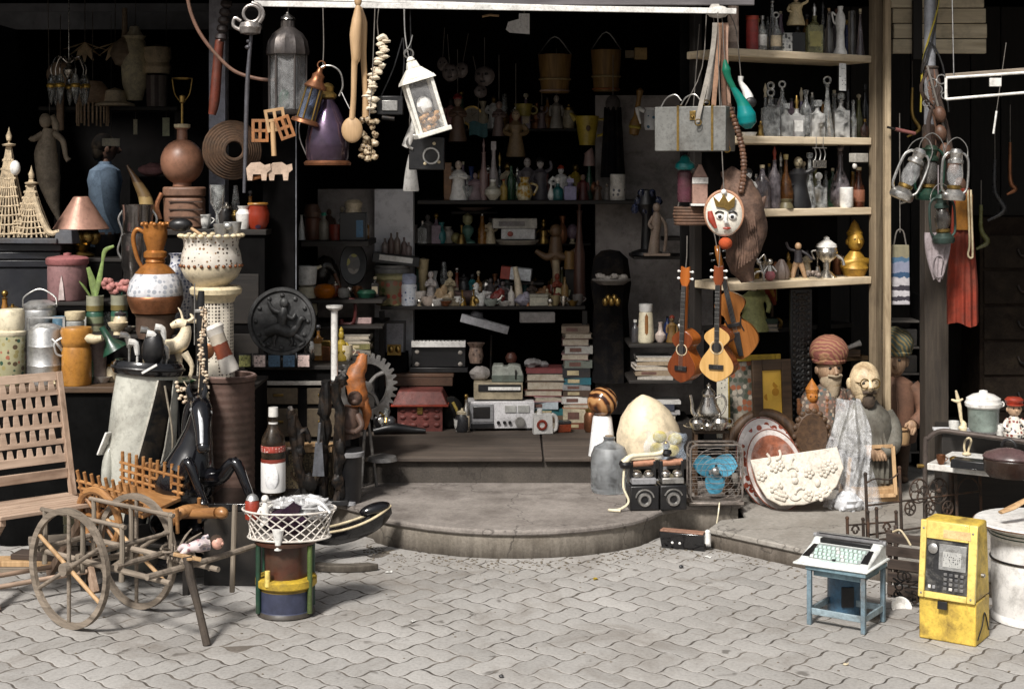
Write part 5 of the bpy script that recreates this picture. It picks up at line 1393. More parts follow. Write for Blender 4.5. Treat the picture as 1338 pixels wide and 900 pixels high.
MOS=PATT('pierced_white_ceramic',(.66,.61,.53),[(.06,.04,.03),(.13,.08,.05),(.3,.17,.08),(.6,.55,.47)],58,.33,.3,bg2=(.72,.67,.6))
MOS2=PATT('pierced_checker',(.64,.59,.5),[(.05,.035,.03),(.08,.06,.05)],66,.36,.3,.2,'checker')
zP=CH-(505-HY)*7.0/F
t=cyl_thing('pedestal','white pierced ceramic pedestal column under the jardiniere','pedestal',282,505,7.02,[(0,0),(30,0),(31,6),(25,12),(23,40),(23,100),(22,112),(24,118),(32,122),(33,127),(30,130),(0,130)],MOS2,zP)
g=t.g();g.lathe([(23.5,110),(26,116),(33,121),(34,127),(31,130.5),(20,130.6)],32);t.part('capital',CREAMY,g)
g=t.g();g.ball(-6,-22.5,48,9,2,10,14);t.part('medallion',COPP,g)
riser('dark block behind the pipe carrying the white pedestal',240,330,6.98,7.4,.141,zP-.002)
zJ=zP+130.6*7.02/F
t=T('jardiniere','large white pierced ceramic jardiniere on the pedestal','planter',276,365,7.02,z=zJ)
g=t.g();g.lathe([(0,0),(22,0),(24,3),(34,12),(39,22),(39,26)],40);t.part('lower_bowl',M('cream_glaze',(.6,.52,.38),.3,var=.1,scale=8),g)
g=t.g();g.lathe([(39,26),(40,30),(38,42),(35,52),(36,60),(40,66),(38,66),(33,56),(33,40),(0,40)],40);t.part('bowl',MOS,g)
g=t.g()
for k in range(26):a=2*PI*k/26;g.ball(39.6*math.cos(a),39.6*math.sin(a),27,2.6,2.6,2.4,7)
t.part('bead_band',COPP,g)
g=t.g()
for k in range(22):a=2*PI*k/22;g.ball(39.5*math.cos(a),39.5*math.sin(a),66,4.4,4.4,3,8)
t.part('frilled_lip',CREAMY,g)
t=T('silver_bowls','nested white and silver cups standing in the jardiniere mouth','cups',300,300,7.05,body=(ALU,lambda g:(g.lathe([(0,-8),(9,-8),(12,10),(9,10),(0,2)],20,4,0,0),g.lathe([(0,-8),(7,-8),(10,8),(8,8),(0,2)],18,-10,-8,0),g.ball(0,-12,5,6,5,5,10))))
t=T('black_ladle','black ladle bowl with brown handle in front of leather case','ladle',236,298,7.0,body=(BLK,lambda g:g.ball(0,0,4,16,10,9,16)))
g=t.g();g.rod((10,0,2),(30,-6,-10),2.2);t.part('handle',TANW,g)
t=T('deer_figure','cream antelope figurine on green base beside the shell garland','figurine',228,500,6.72)
DEER=M('cream_deer',(.66,.57,.42),.4,var=.15,scale=25,dirt=.3,dcol=(.35,.22,.1))
g=t.g();g.tube([(-36,0,42),(-24,0,46),(-4,0,47),(8,0,52),(14,0,64),(15,0,74)],[8,11,10,11,8,6],14,sub=4)
g.tube([(15,0,76),(6,-1,78),(-4,-2,74)],[6.5,6,3.6],12,sub=4)
for x,y,kx in((-34,-5,-4),(-28,5,2),(4,5,2),(14,-5,10)):
 g.tube([(x,y,40),(x+kx,y,22),(x+kx*.6,y,4)],[5.5,3,2.4],9,sub=3)
g.tube([(17,0,80),(24,2,84),(20,2,90)],[2,3,1],8,sub=2);g.tube([(11,0,82),(8,2,92),(4,2,98)],[1.6,1.4,.6],8,sub=2);g.tube([(16,2,80),(26,4,80),(36,6,76)],[2.4,3,1],8,sub=2)
t.part('body',DEER,g)
g=t.g();g.ball(3,-5.6,79.5,1.2,1,1.2,8);t.part('eye',BLK,g)
g=t.g();g.ball(-8,0,3,36,16,5,20,.05);t.part('base',PATT('grassy_base',(.6,.6,.45),[(.04,.14,.05),(.06,.2,.08)],30,.4,.5),g)
riser('tall dark riser box carrying the cream antelope',186,262,6.66,6.96,.02,CH-(500-HY)*6.72/F-.001)
t=T('white_boot','tall narrow white and russet painted vase leaning in front of the pedestal','vase',302,486,6.8,ry=-22)
g=t.g();g.lathe([(0,0),(11,0),(12,4),(10,30),(11,54),(14,62),(12,66),(8,64),(0,50)],22);t.part('body',BAND('russet_painted',[(0,(.7,.66,.6)),(.36,(.4,.12,.07)),(.66,(.62,.55,.45)),(.85,(.72,.68,.62))],0,.22,.35,noisy=.08),g)
t=T('dagger','slim black sheathed dagger standing upright before the pedestal','dagger',266,520,6.6,ry=-2)
g=t.g();g.tube([(0,0,0),(1,0,60),(0,0,110),(2,0,140)],[6,7,6,4],10,sub=4,flat=.5);t.part('sheath',BLK,g)
g=t.g();g.box(1,0,112,16,6,4);t.part('guard',STEEL,g,.001)
g=t.g();g.rod((-9,-2,70),(-6,-2,150),.8);t.part('chain',STEEL,g)
t=T('black_cabinet','stepped black cabinet top carrying the model ship','cabinet',0,0,6,u=1)
x0,x1=(-60-CX)*7.5/F,(80-CX)*7.5/F
t.o.location=((x0+x1)/2,7.75,.15)
NAVY=M('blue_black_lacquer',(.014,.016,.024),.4,var=.3,scale=6,dirt=.3,dcol=(.06,.06,.06))
zc=CH-(318-HY)*7.5/F
g=t.g();g.box(0,0,0,x1-x0-.05,.46,zc-.27);t.part('body',NAVY,g,.005)
for k in range(3):
 g=t.g();g.box(0,0,zc-.27+k*.04,x1-x0-.02+k*.012,.48+k*.014,.0385);t.part('moulding',NAVY,g,.006)
zS=zc-.27+.12+.15
t=T('model_ship','model sailing ship of knotted cream cord rigging on the black cabinet','model ship',25,318,7.52,rz=-8,z=zS)
ROPE=M('cream_cord',(.52,.42,.29),.8,var=.3,scale=60,dirt=.4)
g=t.g();g.box(4,0,0,110,34,7);g.box(66,0,0,26,26,18,.8,.8);t.part('hull',M('grey_blue_hull',(.1,.105,.12),.6),g,.004)
for x,hz in((-14,140),(17,90)):
 g=t.g();g.rod((x,0,6),(x,0,hz),2.2,1.4);g.lathe([(0,0),(8,1),(9,3),(0,5)],14,x,0,hz-14);g.lathe([(3,0),(4,6),(1.5,12),(0,18)],10,x,0,hz-6)
 m_=t.part('mast',ROPE,g)
 g=t.g()
 for k in range(9):
  u=(k-4)/4
  g.tube([(x+u*26,-14*(1-abs(u)*.3),8),(x+u*10,-6,hz*.55),(x+u*2,-1,hz*.92)],1.25,5,sub=2)
  g.tube([(x+u*26,14*(1-abs(u)*.3),8),(x+u*10,6,hz*.55),(x+u*2,1,hz*.92)],1.1,5,sub=2)
 for k in range(9):
  z=14+k*hz*.085;w=25*(1-(z-8)/hz)**1.1
  g.tube([(x-w,-12*(1-z/hz),z),(x,-15*(1-z/hz),z-2),(x+w,-12*(1-z/hz),z)],1.25,5,sub=3)
  for j in range(5):g.ball(x-w+j*w/2,-13*(1-z/hz),z-1,2,2,2,6)
 m_.part('rigging',ROPE,g)
g=t.g();g.ball(-4,-3,98,7,6,10,12);t.part('furled_sail',WHT,g)
g=t.g();g.tube([(24,-6,60),(34,-8,34),(46,-8,14),(60,-8,16)],[3.4,4,4,3],8,sub=4);t.part('bow_rope',ROPE,g)
g=t.g()
for k in range(4):g.ring((-32,-4,70-k*18),12,1.1,'y',14,5)
t.part('loops',ROPE,g)
riser('dark riser box below the copper hat lamp',60,160,7.62,7.95,.75,1.27)
t=T('hat_lamp','lamp with a pink copper cone shade on a carved brass base','lamp',106,345,7.75,z=1.271)
g=t.g();g.lathe([(0,0),(16,0),(18,3),(8,8),(12,16),(14,22),(6,28),(4,34),(0,36)],20);t.part('base',BRASS,g)
g=t.g()
for k in range(5):a=R(200+k*35);g.ball(20*math.cos(a),18*math.sin(a),26,9,7,10,10,.12)
t.part('leaf_ornament',BRASS,g)
g=t.g();g.lathe([(35,36),(36,37),(10,78),(7,79),(9,77),(33,36)],36);t.part('shade',M('pink_copper_shade',(.52,.3,.23),.4,.35,var=.1,scale=6,dirt=.3),g)
riser('dark riser box below the tall steel samovar',150,215,7.55,7.9,.75,1.16)
t=cyl_thing('samovar','tall dark steel samovar cylinder with curled handles','samovar',180,368,7.62,[(0,0),(20,0),(18,10),(21,20),(21,58),(17,62),(19,66),(20,96),(21,99),(17,98),(0,90)],M('dark_chrome',(.25,.23,.22),.15,.9,var=.4,scale=10,dirt=.5),1.161)
for s_ in(-1,1):g=t.g();g.tube([(s_*19,0,92),(s_*25,0,80),(s_*20,0,62),(s_*26,0,40),(s_*20,0,26)],1.6,8,sub=4);t.part('handle',STEEL,g)
t=T('horn','curved brown and cream animal horn standing behind the samovar','horn',188,268,7.9)
g=t.g();g.tube([(6,0,-14),(2,0,8),(-8,0,28),(-22,0,52)],[11,9,6,1.2],14,sub=6);t.part('horn',BAND('horn_tones',[(0,(.42,.3,.14)),(.3,(.26,.17,.08)),(.7,(.14,.08,.04))],0,.2,.35,noisy=.2),g)
t=T('dark_dresser','dark dresser behind the pedestal carrying the leather case','dresser',0,0,6,u=1)
x0,x1=(205-CX)*7.65/F,(345-CX)*7.65/F
zD=CH-(300-HY)*7.65/F
t.o.location=((x0+x1)/2,7.9,.14)
g=t.g();g.box(0,0,0,x1-x0,.45,zD-.14-.03);t.part('carcass',DK,g,.004)
g=t.g();g.box(0,-.005,zD-.14-.0295,x1-x0+.02,.47,.0295);t.part('top',DW,g,.004)
for k in range(3):
 g=t.g();g.box(0,-.229,.2+k*.3,x1-x0-.06,.006,.25);dr=t.part('drawer',DW,g,.004)
 g=t.g();g.ball(0,-.24,.33+k*.3,.012);dr.part('knob',BRASS,g)
t=T('leather_case','round cornered brown leather case with straps on the dark dresser','case',241,300,7.82,z=zD+.001)
LEA=M('brown_leather',(.27,.15,.1),.5,var=.2,scale=14,dirt=.5,dcol=(.08,.04,.025))
g=t.g();g.slab([(27*math.cos(a)*abs(math.cos(a))**-.35 if abs(math.cos(a))>.01 else 0,20*math.sin(a))for a in[2*PI*k/32 for k in range(32)]],0,40);t.part('body',LEA,g,.01)
g=t.g();g.slab([(28*math.cos(a)*abs(math.cos(a))**-.35 if abs(math.cos(a))>.01 else 0,21*math.sin(a))for a in[2*PI*k/32 for k in range(32)]],41,54);t.part('lid',LEA,g,.01)
for x in(-26,):
 g=t.g();g.tube([(x,-16,46),(x-6,-18,30),(x-2,-17,12)],3,8,sub=4,flat=.4);t.part('strap',COPP,g)
g=t.g()
for z in(14,24,34):g.box(6,-20.4,z,44,1.6,1.5)
t.part('stitching',M('dark_stitch',(.07,.04,.03),.8),g)
zL=zD+.001+54.5*t.S
t=T('globe_lamp','round terracotta lamp base without shade on the leather case','lamp',238,244,7.82,z=zL)
g=t.g();g.lathe([(0,0),(12,0)]+[(28*math.sin(R(a)),32-30*math.cos(R(a)))for a in range(25,166,10)]+[(7,62),(6.5,74),(9,75),(9,79),(0,80)],32);t.part('body',M('terracotta_pink',(.37,.19,.125),.38,var=.2,scale=6,dirt=.4,dcol=(.14,.08,.04)),g)
g=t.g();g.lathe([(9.5,76),(10.5,77),(10.5,81),(0,82)],24);t.part('collar',CREAMY,g)
g=t.g();g.rod((0,0,80),(0,0,110),1.8);g.lathe([(2,108),(4,110),(4,118),(0,120)],14);t.part('stem',BRASS,g)
g=t.g()
for s_ in(-1,1):g.tube([(s_*4,0,112),(s_*10,0,122),(s_*13,0,140)],.7,6,sub=3)
g.ring((0,0,141),13,.8,n=20);t.part('harp',BRASS,g)
t=T('red_pot','red and yellow painted pot on the dark dresser beside pillar','pot',337,305,7.72,z=zD+.001)
g=t.g();g.lathe([(0,0),(10,0),(14,8),(15,20),(12,30),(13,33),(10,32),(0,22)],24);t.part('body',PATT('red_yellow_pot',(.36,.05,.025),[(.5,.32,.05),(.4,.06,.03),(.08,.05,.1)],16,.3,.3),g)
g=t.g();g.ring((0,0,32.5),12,1.6,n=24);t.part('rim',M('orange_rim',(.5,.24,.06),.4),g)
t=cyl_thing('glass_goblet','clear tall glass goblet behind the jardiniere','glass',284,303,7.66,[(0,0),(9,0),(3,3),(2,20),(9,34),(10,58),(9,58),(8,36),(0,26)],GL,zD+.001)
t=cyl_thing('white_urn','small white urn behind the jardiniere rim','urn',318,304,7.7,[(0,0),(7,0),(9,10),(10,20),(6,26),(8,30),(0,30)],WHT,zD+.001)
t=T('round_basket','coiled brown cane basket hanging beside the iron rod','basket',306,196,7.6,rz=20)
g=t.g()
for k in range(8):g.ring((0,k*2.2,0),13+k*3.4,2.6,'y',26,6)
t.part('coils',M('dark_cane',(.12,.065,.035),.7,var=.4,scale=30),g)
t=T('red_club','long red and black carved club hanging by the plaster strip','club',277,150,7.3,ry=4)
g=t.g();g.tube([(0,0,0),(2,0,20),(3,0,90),(5,0,96)],[5,7,6,7],12,sub=4);t.part('shaft',M('red_brown_lacquer',(.2,.05,.03),.4,var=.35,scale=20),g)
g=t.g()
for k in range(7):g.lathe([(4,0),(8,4),(7,9),(4,11)],12,5+k*.9,0,96+k*11)
t.part('carved_head',M('carved_dark_club',(.06,.045,.045),.5),g)
t=T('display_chest','brown wicker fronted chest of drawers under the round black plaque','chest',0,0,6,u=1)
x0,x1=(322-CX)*7.5/F,(458-CX)*7.5/F
zq=CH-(478-HY)*7.5/F
t.o.location=((x0+x1)/2,7.72,.141)
TRK=M('brown_canvas_trunk',(.15,.115,.075),.75,var=.25,scale=12,dirt=.6)
g=t.g();g.box(0,0,0,x1-x0,.4,zq-.141-.02);t.part('carcass',DK,g,.004)
g=t.g();g.box(0,-.01,zq-.141-.0195,x1-x0+.02,.42,.0195);t.part('top',DW,g,.003)
for cx_,w in((-.1,.19),(.12,.16)):
 for z0,z1 in((.02,.24),(.26,.4),(.42,.5)):
  g=t.g();g.box(cx_,-.204,z0,w,.012,z1-z0);dr=t.part('drawer',TRK,g,.004)
  g=t.g();g.box(cx_,-.213,(z0+z1)/2,.05,.006,.012);dr.part('handle',BRASS,g,.001)
g=t.g();g.box(-.02,-.21,.515,.38,.02,.02);t.part('pale_strip',M('pale_grey_strip',(.36,.34,.31),.6),g,.002)
t=T('wicker_hamper','checked brown wicker hamper with a brass strip behind the bottle','hamper',395,640,7.3,z=.141)
g=t.g();g.box(0,0,0,78,34,64);t.part('body',PATT('woven_wicker',(.16,.12,.07),[(.06,.045,.03),(.22,.17,.1)],130,.42,.75,kind='checker'),g,.004)
g=t.g();g.box(0,0,64.4,82,38,7);t.part('lid',TANW,g,.003)
g=t.g();g.ring((0,-18,40),12,1.6,'y',16,6,(180,360));t.part('handle',BRNX,g)
t=T('round_plaque','round black carved plaque of horse and rider above the picture tiles','plaque',369,420,7.5,rx=-6)
PLQ=M('black_carved_plaque',(.05,.05,.05),.5,.2,var=.35,scale=25,dirt=.4,dcol=(.15,.15,.15))
g=t.g();g.lathe([(0,0),(44,0),(45,3),(44,7),(40,7),(38,4),(0,4)],44);q=t.part('disc',PLQ,g);q.o.rotation_euler.x=R(90)
g=t.g()
g.tube([(-20,-6,-14),(-4,-8,-10),(12,-7,-14),(20,-7,-6)],[7,9,8,4],12,sub=4)
for x,k in((-18,-8),(-8,-2),(10,4),(18,12)):g.tube([(x,-7,-18),(x+k,-7,-26),(x+k*.4,-7,-32)],[3.4,2.6,2],8,sub=3)
g.tube([(20,-7,-8),(26,-8,4),(30,-8,2)],[4,4,2.5],10,sub=3)
g.tube([(0,-8,-6),(2,-9,8),(3,-9,18)],[6,7,4],10,sub=3);g.ball(3,-9,24,6,5,7,12);g.tube([(0,-9,10),(-12,-9,16),(-18,-8,26)],[3.4,3,2.4],8,sub=3)
g.tube([(5,-9,8),(14,-9,4),(18,-8,10)],[3.4,3,2],8,sub=3)
for k in range(12):a=R(30*k);g.ball(34*math.cos(a),-5,34*math.sin(a),3,2,3,8)
t.part('relief',PLQ,g)
cols=[((.24,.24,.1),'olive'),((.62,.5,.46),'first pink and white'),((.09,.16,.24),'deep blue'),((.1,.18,.28),'sky blue'),((.64,.5,.46),'second pink and white')]
for k,(c,nm)in enumerate(cols):
 lb={0:'olive picture tile at the end of the row below the plaque',1:'pink and white picture tile next to the olive tile',2:'deep blue picture tile in the middle of the row',3:'blue picture tile next to the last pink tile',4:'pink and white picture tile at the far end of the row'}[k]
 t=T('picture_tile',lb,'tile',320+k*19.2,475,7.46,z=zq+.001,group='picture tiles below the plaque')
 g=t.g();g.box(0,0,0,15,3,15);t.part('tile',PATT('tile_%d'%k,c,[sc(c,.35),sc(c,1.3),sc(c,.6)],90,.4,.35),g,.001)
 g=t.g();g.box(0,3,0,17,3,17);t.part('backing',BLK,g)
t=T('cogwheel','large grey iron gear wheel with curved spokes by the red box','gear',478,505,7.55,rz=28)
g=t.g();vs_,fs_=[],[];NT=30
for k in range(NT*4):
 a=2*PI*k/(NT*4);ro=44 if k%4 in(1,2)else 38
 for r_,y in((30,-3),(ro,-3),(ro,3),(30,3)):vs_.append((r_*math.cos(a),y,r_*math.sin(a)))
m_=NT*4
for k in range(m_):
 k2=(k+1)%m_
 for q in range(4):fs_.append((k*4+q,k*4+(q+1)%4,k2*4+(q+1)%4,k2*4+q))
g.add(vs_,fs_,False);IRONG=M('grey_gear_iron',(.3,.29,.28),.5,.5,var=.25,scale=18,dirt=.6)
t.part('rim',IRONG,g,.001)
for k in range(4):
 a=PI/2*k+.4;g=t.g();g.tube([(4*math.cos(a),0,4*math.sin(a)),(18*math.cos(a+.35),0,18*math.sin(a+.35)),(31*math.cos(a+.2),0,31*math.sin(a+.2))],[3,2.4,3],8,sub=4);t.part('spoke',IRONG,g)
g=t.g();g.rod((0,-6,0),(0,6,0),7,n=18);t.part('hub',IRONG,g)
t=T('gear_stand','slim iron stand holding the grey gear wheel','stand',478,632,7.58,z=.141)
g=t.g();g.rod((-6,4,0),(0,4,108),2.2);g.rod((14,4,0),(0,4,108),2.2);g.lathe([(0,0),(20,0),(18,5),(6,8),(0,9)],22,22,-4,36);t.part('legs',IRONG,g)
t=T('orange_bottle','rust orange painted wooden bird figure in front of the gear','bird figure',466,530,7.4,ry=6)
g=t.g();g.tube([(2,0,0),(0,0,16),(-6,0,36),(0,0,54),(2,0,68)],[9,13,14,9,5],14,sub=5);g.tube([(8,2,10),(14,4,-12),(12,4,-30)],[7,6,3],10,sub=4);g.tube([(2,0,66),(-5,-3,68)],[4,1],8)
rough(t.part('body',M('rust_orange_paint',(.5,.17,.05),.5,var=.35,scale=20,dirt=.6,dcol=(.2,.12,.08)),g),.02,.04)
t=T('monkey_carving','dark brown carved seated monkey below the orange bird figure','carving',456,572,7.3)
g=t.g();g.tube([(0,0,0),(-2,0,20),(4,0,40)],[15,17,10],14,sub=4);g.ball(8,-3,52,10,10,10,14);g.tube([(-12,-4,28),(-6,-16,14),(8,-14,10)],[5,4,4],10,sub=4);g.tube([(12,-4,30),(18,-14,18),(10,-14,10)],[5,4,4],10,sub=4);g.ball(9,-12,49,5,4,4,10)
t.part('body',M('old_brown_carving',(.13,.075,.055),.6,var=.35,scale=25),g)
t=T('umbrella_stand','black cylindrical bin with steel band below the monkey carving','bin',457,645,7.24,z=.141)
hb=72
g=t.g();g.lathe([(0,0),(14,0),(15,3),(16,68),(17,70),(0,70)],26);t.part('bin',BLK,g)
g=t.g();g.lathe([(17,60),(19,61),(19,66),(17,67)],26);t.part('band',GRY,g)
g=t.g();g.lathe([(0,0),(8,0),(7,3),(0,4)],14,2,-15,0);t.part('foot_cap',GRY,g)
t=T('white_post_lamp','slender white candle column with round top before the pillar','candlestick',437,500,7.35)
g=t.g();g.lathe([(4.5,0),(4.5,94),(9,96),(11,98),(11,101),(0,102)],20);t.part('column',WHT,g)
g=t.g();g.lathe([(0,-6),(12,-6),(9,0),(6,4),(0,4)],20);t.part('foot',BLK,g)
for i,(px,lb,h0,lean)in enumerate(((420,'tall black wooden sculpture of entwined figures',160,2),(444,'tall thin black forged post beside the bird figure',170,-1),(403,'slim black antler like branch sculpture',120,-10))):
 t=T('black_sculpture',lb,'sculpture',px,640,7.22-i*.03,z=.141,ry=lean)
 g=t.g();rnd=random.Random(i+30)
 for q in range(3 if i!=1 else 2):
  ps=[(rnd.uniform(-4,4),rnd.uniform(-3,3),z)for z in range(0,h0+1,20)]
  g.tube(ps,[rnd.uniform(3,7)for _ in ps],9,sub=3)
 for z in range(30,h0,44):g.ball(rnd.uniform(-6,6),rnd.uniform(-5,2),z,rnd.uniform(5,9),5,rnd.uniform(7,14),12,.2)
 if i==2:g.tube([(0,0,70),(-12,0,78),(-18,0,60)],[4,4,1.5],8,sub=3);g.tube([(0,0,90),(14,0,98),(16,0,80)],[4,4,1.5],8,sub=3)
 rough(t.part('carving',BLKM,g),.02,.03)
 g=t.g();g.box(0,0,0,26,18,6,.9,.9);t.part('plinth',BLK,g,.002)
t=T('scoop','dull steel scoop blade hanging before the wicker hamper','blade',416,622,7.15)
g=t.g();g.prism([(-8,0),(8,0),(5,44),(-4,44)],-1,1);g.rod((0,0,44),(2,0,70),2);t.part('blade',M('dull_blue_steel',(.3,.31,.34),.35,.7),g,.001)
STR=M('twine',(.22,.2,.18),.9)
def cord(t,pts,r=.7,mat=None):
 g=t.g();g.tube(pts,r,6,sub=3);return t.part('cord',mat or STR,g)
YB=6.93
t=T('iron_rod','long grey iron rod hanging with an ornate silver bracket on top','rod',323,252,6.9)
g=t.g();g.tube([(-4,0,0),(-2,0,60),(0,0,140),(5,0,205)],[2.2,3,3,2.4],10,sub=3);g.ball(1,0,190,4,4,3);g.ball(2,0,198,3.4,3.4,3);t.part('shaft',M('blue_grey_iron',(.16,.16,.18),.45,.5,var=.25,scale=30),g)
g=t.g();g.lathe([(4,206),(13,208),(15,216),(12,222),(4,224)],18,4,0,0);g.ring((6,0,234),11,2.2,'y',18,8);g.tube([(-8,0,212),(-18,0,218),(-16,0,228),(-8,0,224)],2.4,8,sub=3);g.tube([(16,0,222),(21,0,232),(16,0,244),(6,0,248)],2.6,8,sub=3);t.part('bracket',M('tarnished_bracket',(.42,.39,.37),.35,.7,var=.3,scale=30,dirt=.5),g)
t=T('cane_hoop','bent brown cane looping down from the header beside the iron rod','cane',300,85,7.05)
g=t.g();g.tube([(-56,0,92),(-50,0,66),(-38,0,40),(-18,0,14),(6,0,-8),(36,0,-18),(60,0,-20)],2.4,8,sub=5);t.part('cane',M('reddish_cane',(.24,.13,.09),.6,var=.2,scale=30),g)
t=T('dome_lantern','tall dark metal lantern with ribbed dome and silver tip','lantern',376,150,7.02,group='lanterns hung from the white bar')
GM=M('grey_lantern_metal',(.14,.125,.12),.4,.6,var=.25,scale=25,dirt=.4)
g=t.g();g.lathe([(25,0),(26,2),(26,6),(0,7)],8);t.part('base',GM,g)
for k in range(6):
 a=2*PI*k/6;g=t.g();g.rod((24*math.cos(a),24*math.sin(a),6),(24.5*math.cos(a),24.5*math.sin(a),80),1.5,n=6);t.part('bar',GM,g)
g=t.g();g.lathe([(22.6,7),(23,78),(22.4,78),(22,7)],6);t.part('glass',GLC,g)
g=t.g();g.lathe([(27,78),(27.5,82),(25,96),(19,106),(11,112),(9,114),(9,122),(7,124),(0,124)],24,amp=.035,lobes=12);t.part('dome',GM,g)
g=t.g();g.lathe([(10,124),(9,127),(3,131),(2,134),(0,134)],16);t.part('tip',SILV,g)
g=t.g();g.ball(-4,0,20,8,8,13);t.part('green_bulb',GRN,g)
cord(t,[(0,0,133),(1,0,141),(0,0,147)])
t=T('purple_lamp','big violet glass bell lamp with brass foot ring and wire handle','lamp',428,216,6.92,group='lanterns hung from the white bar')
g=t.g();g.lathe([(26,4),(28,12),(29,30),(25,52),(15,74),(9,84),(8,88)],32);t.part('bell',M('violet_glass',(.15,.1,.165),.16,.7,var=.35,scale=6,dirt=.35,coat=.4),g)
g=t.g();g.lathe([(26,0),(30,0),(31,3),(28,6),(26,5)],32);t.part('foot_ring',COPP,g)
g=t.g();g.lathe([(9,86),(12,88),(12,92),(8,96),(9,102),(6,106),(0,108)],20);t.part('cap',BRASS,g)
g=t.g();g.tube([(-14,0,92),(-18,0,108),(-10,0,126),(3,0,130),(16,0,122),(20,0,104),(15,0,90)],1.3,8,sub=4);t.part('bail',STEEL,g)
g=t.g();g.tube([(18,0,96),(28,-4,76),(38,-6,60)],.8,6,sub=3);g.tube([(-14,0,90),(-34,-3,60),(-36,-3,36),(-26,-2,10)],.8,6,sub=3);t.part('wire',STEEL,g)
cord(t,[(-6,0,130),(-5,0,160),(-6,0,206)])
t=T('gold_lantern','small tilted copper lantern with blue and clear panes before violet lamp','lantern',398,162,6.84,ry=16,group='lanterns hung from the white bar')
g=t.g();g.lathe([(15,0),(19,1),(18,5),(13,7),(0,8)],20);t.part('base',COPP,g)
for k in range(6):
 a=2*PI*k/6+.3;g=t.g();g.rod((12*math.cos(a),12*math.sin(a),7),(11*math.cos(a),11*math.sin(a),48),1.1,n=6);t.part('bar',BRASS,g)
g=t.g();g.lathe([(10.8,7),(9.8,48),(9.6,48),(10.4,7)],12);t.part('glass',GLASS('bluish_pane',(.5,.58,.8),.06,.2),g)
g=t.g();g.lathe([(4,8),(4,24),(0,26)],12);t.part('candle',WHT,g)
g=t.g();g.lathe([(14,48),(15,50),(11,56),(8,60),(8,66),(4,70),(3,76),(0,77)],20);g.ring((0,0,80),5,1,'y',14,6);t.part('top',COPP,g)
t=T('wooden_spoon','giant carved wooden spoon hanging from the white bar','spoon',465,186,6.85,group='carved wooden servers')
SPW=WOOD('pale_carved_wood',(.42,.27,.14),(.58,.4,.24),'Z',.7,.6)
g=t.g();g.ball(-5,0,16,14,5,17,20);g.tube([(-5,0,30),(-3,0,60),(-2,0,100),(0,0,110),(0,-2,140),(2,-2,160),(3,0,178)],[4,3.6,4,6,8,7,3.5],12,sub=3)
g.ball(3,-1,184,5,4,7,12);t.part('spoon',SPW,g)
t=T('wooden_server','slim carved wooden server hanging just behind the giant spoon','server',472,150,6.9,group='carved wooden servers')
g=t.g();g.tube([(6,0,-4),(5,0,30),(3,0,72),(2,0,86),(1,0,120),(-2,0,140)],[5,3.4,4,5,7,3],10,sub=3);t.part('server',SPW,g)
t=T('shell_string','string of bleached white shells hanging beside the wooden spoon','shell string',495,150,6.9)
g=t.g();rnd=random.Random(6)
for k in range(24):
 z=96-k*4;x=2+5*math.sin(k*.22+1)-k*.45
 g.ball(x+rnd.uniform(-4,4),rnd.uniform(-3,3),z,rnd.uniform(5,8),5,rnd.uniform(2.4,4),9,.2)
g.tube([(-2,0,98),(6,0,102),(12,0,98)],[3,4,1],8,sub=3)
t.part('shells',M('bleached_shell',(.68,.6,.48),.5,var=.15,scale=40,dirt=.3,dcol=(.3,.2,.1)),g)
cord(t,[(0,0,98),(-2,0,120),(0,0,139)])
t=T('shell_bunch','bunch of mottled brown shells below the bleached shell string','shells',482,212,6.88)
g=t.g()
for k in range(34):g.ball(rnd.uniform(-10,10),rnd.uniform(-6,4),rnd.uniform(2,56),rnd.uniform(3,5.5),4,rnd.uniform(3,5),8,.12)
t.part('shells',PATT('mottled_shell',(.42,.33,.22),[(.1,.06,.03),(.5,.42,.3),(.2,.12,.06)],70,.45,.4),g)
cord(t,[(0,0,54),(4,0,100),(8,0,201)])
LW=M('white_painted_lantern',(.78,.76,.7),.4,var=.06,scale=14,dirt=.3,dcol=(.35,.25,.12))
t=T('white_lantern','white square lantern with shells inside hanging at a tilt','lantern',566,176,6.86,ry=-17,rz=12,group='lanterns hung from the white bar')
g=t.g();g.box(0,0,0,46,42,6);t.part('base',LW,g,.003)
for x in(-17,17):
 for y in(-15,15):g=t.g();g.box(x,y,6,4.5,4.5,66);t.part('corner_bar',LW,g,.002)
for y in(-15,15):
 g=t.g();g.box(0,y,6.2,29,.8,65);t.part('glass',GLC,g)
for x in(-17,17):
 g=t.g();g.box(x,0,6.2,.8,25,65);t.part('glass',GLC,g)
g=t.g();g.box(0,0,72,46,42,5,.9,.9);g.box(0,0,77.1,40,36,13,.45,.45);g.box(0,0,90.2,17,15,9,.7,.7);g.lathe([(4,99),(6,101),(3,105),(0,106)],12);t.part('roof',LW,g,.002)
g=t.g();g.ring((0,0,110),6,1.2,'y',16,6);t.part('ring',STEEL,g)
g=t.g()
for k in range(40):g.ball(rnd.uniform(-12,12),rnd.uniform(-10,10),8+rnd.uniform(0,20),3.6,3,3,7,.2)
t.part('shell_filling',M('amber_shells',(.5,.27,.1),.5,var=.4,scale=50),g)
g=t.g();g.ball(0,-2,40,10,8,11,14,.2);t.part('white_shell',WHT,g)
p=W(531,71,6.86);t2=T('hanging_wire','twisted wire holding the white lantern to the bar','wire',531,72,6.88)
g=t2.g();g.tube([(4,0,-6),(1,0,8),(-2,0,30),(-3,0,61)],1.1,6,sub=3);g.tube([(-3,0,0),(5,0,14),(8,0,26)],.8,6,sub=3);t2.part('wire',STEEL,g)
t=T('box_camera','black folding camera hanging on a strap left of white lantern','camera',510,150,6.95)
g=t.g();g.box(0,0,0,34,16,24);t.part('body',BLK,g,.003)
